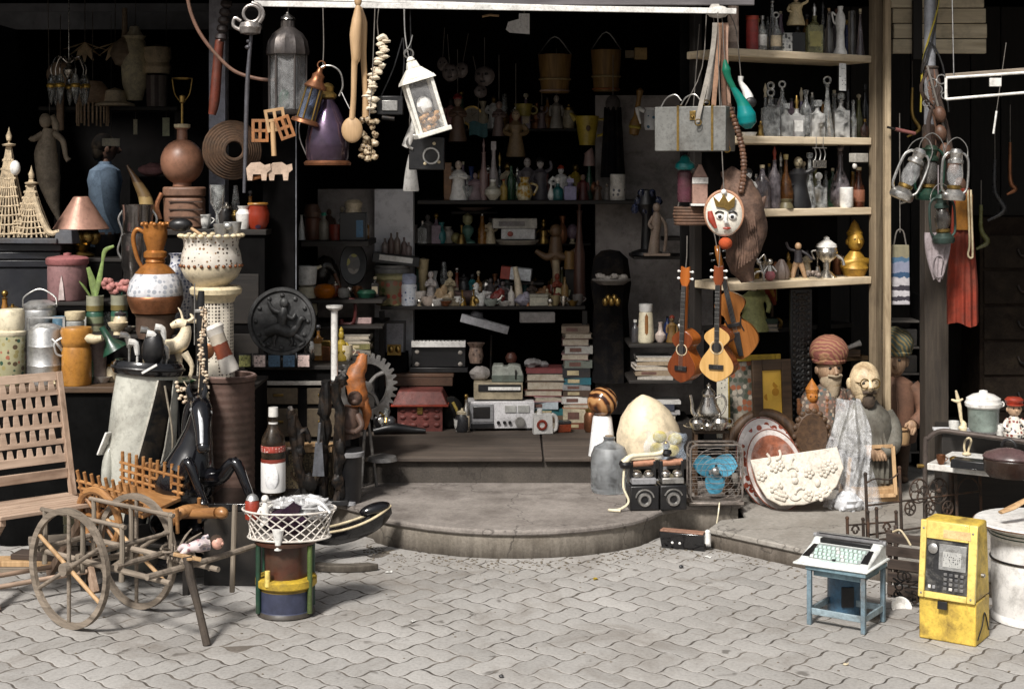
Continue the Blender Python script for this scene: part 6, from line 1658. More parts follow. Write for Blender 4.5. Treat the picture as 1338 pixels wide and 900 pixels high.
g=t.g();g.box(0,-9,5,20,2,13);t.part('plate',STEEL,g,.001)
g=t.g();g.rod((-10,-8,-4),(6,-9,-6),3);t.part('bellows_rail',BLKM,g)
cord(t,[(-12,0,24),(4,0,60),(16,0,100)],1.1,BLK);cord(t,[(14,0,24),(18,0,66),(17,0,100)],1.1,BLK)
t=T('black_camera','bulky black camera with white barrel and chrome rings behind the lantern','camera',552,222,7.05)
g=t.g();g.box(6,0,0,46,24,42);t.part('body',BLK,g,.005)
g=t.g();g.rod((-20,-6,30),(-8,-12,62),7,6,14);t.part('barrel',WHT,g)
g=t.g();g.ring((-10,-13,36),9,2,'y',18,6,(60,260));g.ring((12,-13,18),10,1.6,'y',18,6);t.part('rings',STEEL,g)
for x,z in((16,34),(22,10),(4,8)):
 g=t.g();g.ball(x,-12.6,z,2.2,1.2,2.2,8);t.part('button',CREAMY,g)
cord(t,[(-10,0,42),(-14,0,120),(-16,0,208)],1.1,BLK)
t=T('white_bell','white enamel funnel shade hanging under the black cameras','shade',537,250,7.3,body=(WHT,lambda g:g.lathe([(10,0),(10.5,2),(8,24),(5,40),(3,48),(0,49)],20)))
cord(t,[(0,0,48),(-2,0,80),(0,0,120)])
for i,(px,py,Y,lb,cl,m)in enumerate(((352,170,6.9,'orange fretwork wooden train shape hanging above the pale one',1,TANW),(352,228,6.86,'pale fretwork wooden elephant shapes on a peg under the orange one',0,CREAMY))):
 t=T('fretwork_toy',lb,'wooden toy',px,py,Y,rz=10,group='fretwork toys')
 if cl:
  for q,(x,z,w,m2)in enumerate(((-12,-2,22,M('orange_ply',(.46,.2,.08),.6)),(8,12,26,TANW),(20,2,20,M('orange_ply',(0,0,0))))):
   g=t.g().push(x,q*-5,z,ry=-10*q)
   for(a,b_,c,d)in((-w/2,-w/2+4,-14,16),(w/2-4,w/2,-14,16),(-w/2+4,w/2-4,-14,-10),(-w/2+4,w/2-4,12,16),(-w/2+4,w/2-4,-1,3),(-2,2,-10,-1),(-2,2,3,12)):g.box((a+b_)/2,0,c,b_-a,4,d-c)
   t.part('fret_piece',m2,g,.001)
  g=t.g();g.rod((6,-6,-34),(4,-5,10),3.4,n=10);t.part('peg',TANW,g)
 else:
  for s_ in(-1,1):
   g=t.g().push(s_*14,-4,0)
   g.prism([(-14,-8),(-8,-8),(-7,0),(3,0),(4,-8),(10,-8),(11,2),(16,6),(15,14),(8,12),(2,16),(-10,15),(-16,8)],-3+s_,3+s_);t.part('animal',M('pale_pinkish_wood',(.58,.44,.34),.55,var=.12),g,.001)
  g=t.g();g.rod((-24,-2,-6),(26,-2,6),2.6);t.part('peg',M('orange_ply',(0,0,0)),g)
t=T('paper_tag','white folded paper hanging under the shop roof','paper',678,45,7.9)
g=t.g();g.prism([(-17,6),(-14,16),(0,20),(0,27),(14,27),(14,0),(-12,2)],0,.8);t.part('paper',M('white_paper',(.78,.77,.8),.8,var=.04,dirt=.15),g)
cord(t,[(7,0,27),(7,0,48),(7,0,80)])
t=T('bent_stick','short tan stick tied under the roof beside the white paper','stick',640,22,7.9,body=(TANW,lambda g:g.tube([(-10,0,0),(0,0,2),(12,0,1)],1.6,6)))
STRAPS=((934,'grey canvas',(.36,.33,.29),-22,130),(939,'tan leather',(.38,.22,.14),-8,150),(944,'dark brown leather',(.2,.1,.06),6,165),(949,'pinkish leather',(.42,.27,.2),2,120),(937,'pale webbing',(.45,.42,.38),-14,105))
for i,(px,nm,c,dx,ln)in enumerate(STRAPS):
 t=T('strap','long %s strap hanging from the right end of the white bar'%nm,'strap',px,30,6.95+i*.012,group='straps on the white bar')
 g=t.g();n=8
 g.sheet(lambda u,v,dx=dx,ln=ln,i=i:(dx*v**1.3+(u-.5)*6+1.5*math.sin(v*5+i),2*math.sin(v*4+i),-ln*v),3,12,1.2);t.part('strap',tint('strap_'+nm.replace(' ','_'),c,.65),g)
 g=t.g();g.ring((dx,-1,-ln),4,.9,'y',12,6);t.part('buckle',BRASS,g)
t=T('bar_bracket','pale plaster lump where the white bar meets the shelf post','bracket',938,18,6.98)
g=t.g();g.ball(0,0,2,15,9,8,14,.1);g.box(-4,0,4,18,10,8,.5);t.part('lump',M('pale_plaster',(.6,.57,.53),.8,var=.1),g)
t=T('tin_box','grey green tin box with brass strips hung on wires','box',908,198,7.06,rz=-24)
TT=M('grey_green_tin',(.25,.25,.235),.45,.35,var=.2,scale=14,dirt=.55)
g=t.g();g.box(0,0,0,96,44,58);t.part('body',TT,g,.004)
for x in(-16,30):
 g=t.g();g.box(x,-22.3,.5,3,1.4,57.5);g.box(x,0,58.2,3,44,1.2);t.part('brass_strip',BRASS,g)
g=t.g();g.box(4,-22.6,40,8,1.6,12);g.ball(4,-24,44,2.5,n=8);t.part('lock',BRASS,g,.001)
for x in(-32,-6):
 g=t.g();g.tube([(x-12,-8,58),(x-4,-8,70),(x+8,-8,74),(x+16,-8,66)],1,6,sub=4);t.part('wire_handle',STEEL,g)
cord(t,[(-14,0,58),(10,0,110),(16,0,186)]);cord(t,[(36,0,58),(30,0,120),(24,0,186)])
t=T('teal_gourd','shiny teal green long necked gourd hanging in front of the shelves','gourd',975,172,6.95,u=6.95/F*.9)
g=t.g();g.tube([(3,0,4),(2,0,12),(0,0,24),(-6,0,42),(-18,0,62),(-26,0,78),(-29,0,90),(-31,0,104)],[5,13,14,8,4.4,5,6.5,2],18,sub=5);t.part('gourd',BAND('teal_gloss',[(0,(.01,.26,.26)),(.32,(.015,.25,.2)),(.55,(.02,.2,.12))],0,.36,.15,var=.1),g)
cord(t,[(-31,0,102),(-33,0,130),(-34,0,158)])
t=T('stork_figure','white and black jointed bird figure beside the teal gourd','bird figure',972,140,7.12)
g=t.g();g.tube([(-2,0,0),(6,0,10),(2,0,22),(-4,0,32),(-4,0,40)],[4,7,5,3,4],10,sub=4);t.part('body',WHT,g)
g=t.g();g.ball(8,-5,6,8,4,7,10);g.ball(-7,-5,14,4,3,5,8);t.part('wing',BLK,g)
cord(t,[(-4,0,40),(-10,0,100),(-22,0,128)])
t=T('carved_root','rough brown carved root with a face like a bark beast, hanging by the planks','carving',972,368,7.08)
g=t.g();g.tube([(4,0,0),(-4,0,28),(4,0,62),(0,0,98),(-12,0,128),(-22,0,146)],[8,20,25,27,20,8],16,sub=5);g.tube([(8,0,88),(20,-4,96),(28,-4,112)],[9,8,2],10,sub=3);g.tube([(14,-4,30),(20,-6,60),(12,-8,90)],[2,3,2],8,sub=3)
for k in range(9):g.tube([(-14+k*3.6,-22,14+k*3),(-12+k*3,-27,50+k*2),(-18+k*3,-22,100)],2,6,sub=3)
rough(t.part('body',M('rough_root',(.2,.12,.085),.75,var=.45,scale=20,bmp=.9,dirt=.7,dcol=(.04,.022,.015)),g),.035,.06,2)
t=T('fur_strap','mottled brown bead strap curving down before the plank shelves','bead strap',966,250,6.99)
g=t.g();
for k in range(24):u=k/23;g.ball(-14+20*math.sin(u*2.2),0,112*(1-u),4.4,3.6,3.6,8,.1)
t.part('beads',M('brown_bead',(.2,.1,.06),.5,var=.4,scale=30),g)
cord(t,[(-14,0,112),(-18,0,180),(-24,0,238)])
t=T('painted_mask','round white painted mask with gold crown and red leaf, hanging below the tin box','mask',946,280,6.93,rz=-10)
g=t.g();g.lathe([(0,-4),(23,-4),(25,0),(22,4),(12,7),(0,8)],34,sy=1.16);q=t.part('disc',M('white_mask',(.7,.66,.58),.35,var=.08,dirt=.25),g);q.o.rotation_euler.x=R(90)
g=t.g();g.ring((0,2,0),24.5,2,n=34,sz=1.16);q=t.part('rim',M('pinkish_rim',(.5,.27,.17),.5),g);q.o.rotation_euler.x=R(90)
g=t.g();g.tube([(-18,-6,4),(-16,-7,-6),(-10,-8,-18)],[3,4.6,2],10,sub=4,flat=.5);t.part('red_leaf',RED,g)
g=t.g();g.prism([(-10,10),(-14,24),(-6,16),(0,27),(6,16),(15,24),(14,10),(6,5),(0,8)],-10.5,-7);t.part('crown',BRASS,g,.001)
for s_ in(-1,1):
 g=t.g();g.ball(3+s_*8,-8,-3,5.4,2,4.2,12);e=t.part('eye',WHT,g)
 g=t.g();g.ball(3+s_*8,-10,-3,2.4,1,2.4,10);e.part('pupil',BLK,g)
 g=t.g();g.tube([(3+s_*3,-9,2),(3+s_*9,-9.4,4),(3+s_*14,-7,1)],1.1,6,sub=3);t.part('brow',BLK,g)
g=t.g();g.tube([(-1,-9,-18),(4,-9.6,-18),(9,-8,-18)],[1,2,1],8,sub=3);t.part('mouth',RED,g)
g=t.g();g.tube([(3,-8,2),(2,-13,-8),(5,-10,-11)],[1.6,2.8,2.2],8,sub=3);t.part('nose',WHT,g)
g=t.g();g.ball(0,-6,29,4,n=10);t.part('white_ball',WHT,g)
g=t.g();g.ball(2,0,-38,9,8,8,14);t.part('red_pompom',M('red_orange_pompom',(.5,.09,.03),.8,var=.25),g)
cord(t,[(0,0,28),(-6,0,160),(-8,0,264)])
t=T('teal_bottle_doll','maroon bottle with teal knobbed lid hanging under the grey green tin box','bottle',895,264,7.16)
g=t.g();g.lathe([(0,0),(9,0),(10,4),(10,38),(6,42),(0,42)],20);t.part('body',M('maroon_glass',(.14,.05,.07),.25),g)
g=t.g();g.lathe([(10,42),(13,45),(12,50),(7,54),(6,58),(3,61),(0,62)],20);t.part('lid',M('teal_lid',(.02,.32,.32),.3),g)
t=T('pink_house_bottle','pinkish house shaped bottle with a pale band beside the teal lidded bottle','bottle',914,266,7.14)
g=t.g();g.box(0,0,0,20,14,34);g.box(0,0,34.2,20,14,17,.2,.8);t.part('body',M('pinkish_clay_bottle',(.4,.25,.2),.5,var=.15),g,.003)
g=t.g();g.box(0,-7.4,26,20.6,1,8);t.part('band',M('pale_band',(.55,.53,.5),.5),g)
g=t.g();g.box(0,0,-3,24,18,2.8);t.part('tray',WHT,g,.001)
t=T('wicker_shelf','round brown wicker basket shelf under the two hanging bottles','basket',906,292,7.2)
g=t.g();
for k in range(6):g.ring((0,0,k*4),25-.6*abs(k-3),2.4,'z',30,6,sz=.6)
g.lathe([(0,-1),(24,-1),(24,1),(0,1)],26,sy=.6);t.part('weave',M('reddish_wicker',(.17,.09,.055),.75,var=.4,scale=40),g)
cord(t,[(-20,0,22),(-4,0,110),(8,0,260)])
def uke(name,label,px,py,Y,w,h,hl,top_m,side_m,rz,ry,dep=26,violin=False):
 t=T(name,label,'violin' if violin else 'ukulele',px,py,Y,rz=rz,ry=ry,group=None if violin else 'hanging ukuleles')
 def half(u):
  u=min(1,max(0,u));low=math.exp(-((u-.27)/.36)**2);up=.76*math.exp(-((u-.8)/.19)**2)
  cap=math.sqrt(max(0,1-(1-min(1,u/.24))**2))*math.sqrt(max(0,1-(1-min(1,(1-u)/.13))**2))
  return w/2*(max(low,up)-(.1*math.exp(-((u-.56)/.05)**2)if violin else 0))*cap
 n=26
 o=[(half(k/n),h*k/n)for k in range(n+1)]+[(-half(k/n),h*k/n)for k in range(n-1,0,-1)]
 g=t.g();g.prism(o,0,dep);t.part('body',side_m,g,.002)
 g=t.g();g.prism([(x*.985,h*.004+z*.992)for x,z in o],-1.6,-.1);tp=t.part('top',top_m,g,.001)
 if not violin:
  g=t.g();g.lathe([(0,0),(w*.15,0),(w*.15,.6),(0,.6)],22);q=tp.part('sound_hole',BLK,g);q.o.rotation_euler.x=R(90);q.o.location=(0,-1.7*t.S,h*.62*t.S)
  g=t.g();g.ring((0,-1.9,h*.62),w*.185,.6,'y',24,5);tp.part('rosette',CREAMY,g)
  g=t.g();g.box(0,-3,h*.23,w*.42,2.6,6);tp.part('bridge',BLK,g,.001)
 else:
  for s_ in(-1,1):
   g=t.g();g.tube([(s_*w*.2,-2,h*.4),(s_*w*.16,-2,h*.5),(s_*w*.2,-2,h*.6)],1,6,sub=3);tp.part('f_hole',BLK,g)
  g=t.g();g.box(0,-5,h*.48,w*.3,1.5,5);g.prism([(-3,h*.06),(3,h*.06),(5,h*.4),(-5,h*.4)],-5,-2.4);tp.part('tailpiece',BLK,g,.001)
 nl=hl-h
 g=t.g();g.beam((0,3,h*.9),(0,3,hl*.83),7,7,(0,1,0));t.part('neck',side_m,g,.001)
 g=t.g();g.beam((0,-1.9,h*(.72 if not violin else .55)),(0,-1.6,hl*.83),6.4,2,(0,1,0));fb=t.part('fretboard',BLK,g)
 if not violin:
  g=t.g()
  for k in range(10):g.box(0,-3.2,h*.78+(hl*.83-h*.78)*(1-.9**k)/.7,6.2,.6,.5)
  fb.part('frets',STEEL,g)
 g=t.g();
 if violin:g.tube([(0,2,hl*.82),(0,2,hl*.93),(0,6,hl),(0,10,hl*.96)],[4,4,3.4,3],10,sub=3)
 else:g.prism([(-4,hl*.83),(4,hl*.83),(7,hl*.88),(6,hl),(0,hl*.985),(-6,hl),(-7,hl*.88)],1,5)
 hd=t.part('headstock',side_m,g,.001)
 for s_ in(-1,1):
  for k in range(2):
   g=t.g();z=hl*(.895+.06*k);g.rod((s_*6,3,z),(s_*10,3,z),1,n=6);g.ball(s_*10,3,z,2,1.4,1.9,8);hd.part('tuning_peg',WHT if not violin else BLK,g)
 g=t.g()
 for k in range(4):x=-2.4+k*1.6;g.rod((x,-4.4,h*.25),(x,-2.6,hl*.84),.22,n=4)
 t.part('strings',STEEL,g)
 g=t.g();g.tube([(0,3,hl-2),(1,3,hl+14),(0,4,hl+40)],.7,6);t.part('hanger',STR,g)
 return t
UKR=WOOD('mahogany_gloss',(.15,.035,.012),(.3,.08,.03),'Z',.6,.25,dirt=.15)
UKS=WOOD('orange_gloss_side',(.34,.09,.02),(.5,.16,.045),'Z',.6,.2,dirt=.1)
UKN=WOOD('spruce_top',(.5,.29,.1),(.6,.38,.16),'Z',.9,.3,dirt=.12)
VIO=WOOD('violin_varnish',(.24,.085,.02),(.4,.16,.05),'Z',.7,.2,dirt=.2)
uke('ukulele','reddish brown ukulele hanging beside the pale topped one',890,500,7.12,40,70,152,UKR,UKS,-32,2)
uke('ukulele','pale spruce topped ukulele hanging beside the reddish brown one',936,499,6.98,46,73,152,UKN,UKR,-22,1)
uke('violin','old orange brown violin hanging aslant behind the pale topped ukulele',970,470,7.14,54,92,150,VIO,VIO,-14,-13,14,True)
def cm(c,rough=.45,**k):
 return M('c_%02d_%02d_%02d_%d'%(int(c[0]*99),int(c[1]*99),int(c[2]*99),int(rough*10)),c,rough,var=.18,scale=22,dirt=.35,**k)
STY={'square':lambda g,r,h:(g.box(0,0,0,r*2,r*1.7,h*.6),g.lathe([(r*.8,h*.6),(r*.35,h*.68),(r*.3,h*.78),(r*.45,h*.8)],16)),'round':lambda g,r,h:g.lathe([(0,0),(r*.95,0),(r,h*.03),(r,h*.55),(r*.85,h*.64),(r*.35,h*.76),(r*.3,h*.88),(r*.42,h*.9)],22),'cone':lambda g,r,h:g.lathe([(0,0),(r,0),(r,h*.06),(r*.7,h*.3),(r*.3,h*.75),(r*.22,h*.92),(r*.4,h*.95)],22),'pear':lambda g,r,h:g.lathe([(0,0),(r*.5,0),(r*.95,h*.12),(r,h*.28),(r*.7,h*.5),(r*.28,h*.7),(r*.2,h*.94),(r*.3,h*.96)],24),'tall':lambda g,r,h:g.lathe([(0,0),(r,0),(r*.95,h*.5),(r*.6,h*.62),(r*.4,h*.8),(r*.4,h*.92),(r*.55,h*.95)],18),'flask':lambda g,r,h:g.lathe([(0,0),(r*.5,0),(r,h*.2),(r*.95,h*.5),(r*.3,h*.7),(r*.3,h*.9)],20,sy=.5),'cyl':lambda g,r,h:g.lathe([(0,0),(r,0),(r,h*.97),(r*.9,h),(0,h)],20),}
def put(name,label,cat,pos,S,rz=0,group=None):
 t=T(name,label,cat,0,0,6,u=S,rz=rz,group=group);t.o.location=pos;return t
def bottle(label,pos,S,h,r,style,mat,stop=None,smat=None,lab=None,group=None,name='bottle',rz=0):
 t=put(name,label,'bottle',pos,S,rz,group)
 g=t.g();STY[style](g,r,h);t.part('glass',mat,g,.002 if style=='square' else 0)
 top=h*{'square':.8,'round':.9,'cone':.95,'pear':.96,'tall':.95,'flask':.9,'cyl':1}[style]
 if stop=='ball':g=t.g();g.rod((0,0,top-2),(0,0,top+3),r*.25);g.ball(0,0,top+r*.5+2,r*.55)
 elif stop=='ring':g=t.g();g.rod((0,0,top-2),(0,0,top+3),r*.25);g.ring((0,0,top+r*.55+2),r*.5,r*.16,'y',16,8)
 elif stop=='rings':g=t.g();g.rod((0,0,top-2),(0,0,top+3),r*.25);g.ring((0,0,top+7),4.4,1.5,'y',16,8);g.ring((0,0,top+16),4,1.5,'y',16,8)
 elif stop=='cap':g=t.g();g.lathe([(r*.45,top-1),(r*.48,top+h*.08),(0,top+h*.09)],14)
 elif stop=='cork':g=t.g();g.lathe([(r*.28,top-2),(r*.34,top+h*.07),(0,top+h*.075)],12)
 elif stop=='block':g=t.g();g.box(0,0,top-1,r*1.1,r,h*.16)
 elif stop=='spire':g=t.g();g.lathe([(r*.3,top-1),(r*.2,top+4),(r*.34,top+9),(r*.1,top+16),(0,top+18)],12)
 if stop:t.part('stopper',smat or mat,g)
 if lab:
  g=t.g()
  if style=='square':g.box(0,-r*.86,h*.14,r*1.5,.6,h*.32)
  else:g.lathe([(r*1.005,h*.14),(r*1.03,h*.15),(r*1.03,h*.44),(r*1.005,h*.45)],20)
  t.part('label',lab,g)
 return t
def figurine(label,pos,S,h,robe,skin,hat=None,arms=True,w=.22,rz=0,group=None,cat='figurine'):
 t=put('figurine',label,cat,pos,S,rz,group)
 g=t.g();g.lathe([(0,0),(h*w,0),(h*w*1.02,h*.05),(h*w*.72,h*.35),(h*w*.62,h*.52),(h*w*.8,h*.66),(h*w*.35,h*.76),(0,h*.77)],18,sy=.8)
 sty=sum(map(ord,label))%4
 if arms and sty==1:
  for s_ in(-1,1):g.tube([(s_*h*w*.7,0,h*.67),(s_*h*w*.95,-h*.03,h*.5),(s_*h*w*.85,-h*.06,h*.36)],[h*.05,h*.045,h*.04],8,sub=3)
 elif arms and sty==2:
  for s_ in(-1,1):g.tube([(s_*h*w*.6,0,h*.67),(s_*h*w*.8,-h*.08,h*.56),(s_*h*w*.1,-h*.15,h*.6)],[h*.05,h*.045,h*.04],8,sub=3)
 elif arms and sty==3:
  g.tube([(h*w*.6,0,h*.68),(h*w*1.2,-h*.05,h*.78),(h*w*1.1,-h*.06,h*.95)],[h*.05,h*.045,h*.035],8,sub=3);g.tube([(-h*w*.6,0,h*.67),(-h*w*.9,-h*.05,h*.5),(-h*w*.5,-h*.12,h*.42)],[h*.05,h*.045,h*.04],8,sub=3)
 elif arms:
  for s_ in(-1,1):g.tube([(s_*h*w*.7,0,h*.67),(s_*h*w*1.15,-h*.04,h*.52),(s_*h*w*.5,-h*w*.85,h*.46)],[h*.06,h*.055,h*.045],8,sub=3)
 t.part('body',robe,g)
 g=t.g();g.lathe([(h*.05,h*.73),(h*.045,h*.8)],10);g.ball(0,-h*.01,h*.88,h*.088,h*.095,h*.11,14);g.ball(0,-h*.105,h*.87,h*.018,h*.025,h*.025,6);hd=t.part('head',skin,g)
 g=t.g()
 for s_ in(-1,1):g.ball(s_*h*.035,-h*.094,h*.9,h*.014,h*.01,h*.012,6)
 hd.part('eyes',BLK,g)
 if hat:
  g=t.g();g.lathe([(h*.1,h*.92),(h*.11,h*.95),(h*.07,h*1.02),(0,h*1.05)],14);t.part('hat',hat,g)
 return t
def box_item(name,label,cat,pos,S,w,d,h,mat,rz=0,lid=None,group=None,ry=0):
 t=put(name,label,cat,pos,S,rz,group);t.o.rotation_euler.y=R(ry)
 g=t.g();g.box(0,0,0,w,d,h if not lid else h*.72);t.part('body',mat,g,.003)
 if lid:g=t.g();g.box(0,0,h*.725,w*1.03,d*1.03,h*.275);t.part('lid',lid,g,.003)
 return t
def pot(name,label,cat,pos,S,prof,mat,lid=None,lmat=None,n=24,group=None,handle=None,hm=None,rz=0):
 t=put(name,label,cat,pos,S,rz,group)
 g=t.g();g.lathe(prof,n);t.part('body',mat,g)
 if lid:g=t.g();g.lathe(lid,n);t.part('lid',lmat or mat,g)
 if handle:g=t.g();g.tube(handle[0],handle[1],8,sub=4);t.part('handle',hm or mat,g)
 return t
BOOKN=[0]
def books(labels,px,Y,z,S=None,w=60,d=44,th=8):
 S=S or Y/F;x=(px-CX)*Y/F;zz_=z
 for lb,c,th,rz,dx in labels:
  t=put('book',lb,'book',Vector((x+dx*S,Y,zz_)),S,rz+(180 if sum(map(ord,lb))%3 else 0),'stacked books')
  g=t.g();g.box(0,0,0,w,d,.8);g.box(0,0,th-.8,w,d,.8);g.box(0,d/2-.4,.8,w,.8,th-1.6);t.part('cover',cm(c,.6),g)
  g=t.g();g.box(0,-1,.82,w-3,d-3,th-1.64);t.part('pages',PAPER,g)
  if th>6:
   g=t.g();g.box(w*.12,d/2+.1,th*.25,w*.42,.5,th*.5);t.part('spine_label',cm((.5,.42,.26)if sum(c)<.6 else(.2,.1,.08),.6),g)
  zz_+=th*S+.001
 return zz_
S1=.0038
GLV=GLASS('mauve_glass',(.62,.54,.58),.05,.25,28)
GLY=GLASS('yellow_green_glass',(.62,.6,.28),.12,.4)
GLF=GLASS('frosted_glass',(.88,.88,.85),.2,.45,26)
LABC=cm((.6,.5,.36),.6);LABW=cm((.66,.65,.62),.6)
B1='bottles on the plank shelves'
bottle('tall pinkish column bottle next to the red tin on top plank',SP(958,1),S1,66,7,'cyl',cm((.42,.32,.27)),None,lab=cm((.5,.4,.34),.6))
t=put('tin','tall red cylinder tin on the top plank','tin',SP(983,1),S1);g=t.g();g.lathe([(0,0),(8,0),(8,42),(7,43),(0,43)],20);t.part('body',M('red_tin_paint',(.36,.05,.045),.4,var=.2,dirt=.4),g);g=t.g();g.lathe([(8.3,39),(8.4,44),(0,44.5)],20);t.part('lid',RED,g)
bottle('small clear bottle with silver cap next to the red tin',SP(996,1),S1,46,6,'round',GL,'cap',STEEL,LABW,B1)
bottle('clear bottle with cream label and wire stopper on the top plank',SP(1014,1),S1,46,7,'round',GL,'ring',STEEL,LABC,B1)
bottle('tall narrow clear bottle standing behind the cream labelled one',SP(1009,1,.14),S1,66,5,'tall',GL,'ball',STEEL,None,B1)
box_item('box','little grey box with round print on the top plank','box',SP(1028,1,.03),S1,13,9,24,PATT('printed_grey_box',(.4,.4,.38),[(.06,.06,.06),(.3,.3,.3)],60,.4,.5),4)
bottle('dark squat bottle under the ornate cream figure',SP(1042,1,.07),S1,44,9,'square',GLASS('near_black_glass',(.05,.05,.05),.08,.2),None,None,None,B1)
figurine('ornate cream porcelain rider on top of dark squat bottle',SP(1040,1,.07)+Vector((0,0,36*S1)),S1,40,cm((.58,.47,.28)),cm((.62,.52,.38)),None,True,.3)
bottle('wide yellow green bottle with long wire spout on the top plank',SP(1064,1),S1,62,10,'square',GLY,'spire',STEEL,cm((.42,.38,.16),.6),B1)
bottle('smoky grey square sided bottle right of the yellow green one',SP(1083,1),S1,60,6,'tall',GLD,'cork',TANW,None,B1)
bottle('tall mauve bottle behind the white waisted vase',SP(1094,1,.16),S1,66,7,'round',GLV,'cap',cm((.2,.08,.05)),None,B1)
pot('vase','tall white waisted vase with handles on the top plank','vase',SP(1098,1,.04),S1,[(0,0),(9,0),(9,3),(6,10),(5,30),(7,44),(6,52),(3,58),(4,64),(0,64)],WHT,None,None,20,None,([(-6,0,52),(-11,0,56),(-9,0,44),(-6,0,40)],1.2))
bottle('plain tall grey tube bottle beside the white waisted vase',SP(1113,1),S1,60,5,'cyl',GLD,None,None,None,B1)
bottle('slim pinkish grey bottle at the post end of the top plank',SP(1124,1),S1,62,6,'cone',GLV,'cork',CREAMY,None,B1)
pot('saucer','small white dish under the teal gourd on second plank','dish',SP(979,2,.04),S1,[(0,0),(8,0),(10,5),(9,5),(0,2)],WHT)
figurine('tiny gilt figure at the near end of the second plank',SP(994,2,.03),S1,20,BRASS,BRASS,None,False)
bottle('big square decanter with two ring stopper on the second plank',SP(1007,2),S1,62,11,'square',GL,'rings',GL,None,B1)
bottle('decanter with hooked stopper just right of the two ring decanter',SP(1022,2,.13),S1,70,8,'round',GL,'ring',STEEL,None,B1)
bottle('low square bottle with etched windows on the second plank',SP(1027,2,.04),S1,46,8,'square',GLF,'block',GL,None,B1)
bottle('second low square bottle with etched windows and a gilt bow',SP(1041,2,.04),S1,46,9,'square',GLF,'spire',BRASS,LABW,B1)
bottle('tall clear decanter with a flat knob in the middle of the second plank',SP(1053,2,.12),S1,64,8,'round',GL,'cap',GL,None,B1)
bottle('frosted bottle with a wide block stopper on the second plank',SP(1068,2),S1,52,9,'square',GLF,'block',GL,None,B1)
bottle('ship decanter with long neck and ring stopper on the second plank',SP(1081,2,.05),S1,72,9,'cone',GL,'ring',GL,None,B1)
bottle('large heavy square decanter below the hanging paper label',SP(1099,2,.07),S1,60,10,'square',GLF,'ball',GL,None,B1)
bottle('slim clear bottle near the post on second plank',SP(1115,2),S1,50,5,'tall',GL,'cork',GL,None,B1)
bottle('little dark oval flask in a metal rim at the end of second plank',SP(1130,2,.03),S1,26,6,'flask',GLASS('dark_oval',(.1,.05,.04),.05,.2),'cork',BRASS,None,B1)
bottle('tall black bottle behind the dark oval flask',SP(1130,2,.18),S1,76,7,'round',GLASS('near_black_glass',(0,0,0)),'cap',BLK,None,B1)
t=put('paper_label','white printed paper strip hanging from the top plank','label',SP(1101,1,-.01)+Vector((0,0,-.185)),S1,31)
g=t.g();g.box(0,0,0,12,.5,36);t.part('paper',PATT('printed_strip',(.7,.7,.68),[(.12,.12,.12),(.6,.6,.6)],100,.3,.4),g)
figurine('white and black porcelain lady at the near end of the third plank',SP(978,3,.03),S1,50,WHT,WHT,BLK)
bottle('mauve grey bottle with a tall cork beside the porcelain lady',SP(996,3),S1,58,10,'round',GLV,'cork',CREAMY,None,B1)
bottle('dark mauve bottle with red and white pourer on the third plank',SP(1012,3,.06),S1,70,8,'round',GLV,'spire',RED,None,B1)
bottle('amber decanter with long yellow neck on the third plank',SP(1027,3),S1,68,10,'pear',GLA,'cork',cm((.52,.42,.2)),None,B1)
pot('stand','carved olive wooden foot below the amber decanter','stand',SP(1027,3,.03),S1,[(0,0),(10,0),(9,4),(7,8),(9,12),(0,13)],cm((.2,.17,.09)))
figurine('black robed bust with a pale bronze head on the third plank',SP(1043,3,.06),S1,68,BLK,cm((.35,.3,.2)),None,True,.26,cat='bust')
bottle('clear cone flask with very long neck on the third plank',SP(1058,3,.04),S1,70,9,'cone',GL,'cap',GL,None,B1)
bottle('square clear bottle with little white ball stopper on the third plank',SP(1070,3,.05),S1,44,9,'square',GL,'ball',WHT,None,B1)
bottle('big pear shaped mauve flask on the third plank',SP(1098,3,.12),S1,74,15,'pear',GLV,'spire',GLV,None,B1)
bottle('green tinted bottle standing behind the white beaker',SP(1088,3,.16),S1,54,7,'round',GLG,'cork',CREAMY,None,B1)
pot('beaker','plain white beaker in front of the pear shaped flask','cup',SP(1106,3,.03),S1,[(0,0),(8,0),(9,3),(9,26),(8,27),(7,26),(7,3),(0,3)],WHT)
bottle('red brown glass bottle with pale cap beside the white beaker',SP(1122,3,.05),S1,52,8,'tall',GLASS('red_brown_glass',(.3,.08,.03),.08,.2),'cap',CREAMY,cm((.3,.12,.07),.6),B1)
t=put('sign_plate','small silver plate on a wire frame hanging above the cone flask','plate',SP(1071,3,-.0)+Vector((0,0,.2)),S1,31)
g=t.g();g.box(0,0,0,23,2,10);t.part('plate',SILV,g,.002);g=t.g()
for x in(-8,0,8):g.tube([(x,0,10),(x+2,0,18),(x-1,0,26)],.8,6,sub=2)
g.rod((-12,0,26),(12,0,26),.8);g.rod((-6,0,26),(-6,0,40),.5);g.rod((6,0,26),(6,0,40),.5);t.part('wire',STEEL,g)
t=put('hung_tin','flat grey tin with a white knob hung under the second plank','tin',SP(1122,2,.0)+Vector((0,0,-.125)),S1,31)
g=t.g();g.box(0,0,0,24,12,12);t.part('body',cm((.42,.4,.36)),g,.003);g=t.g();g.ball(-9,-2,-5,3.4,3,4);t.part('knob',WHT,g)
t=box_item('cube_jar','pair cube white porcelain salt box on the lowest plank','salt box',SP(975,4,.03),S1,16,10,12,WHT,20);t.o['label']='white cube shaped porcelain salt box on the lowest plank'
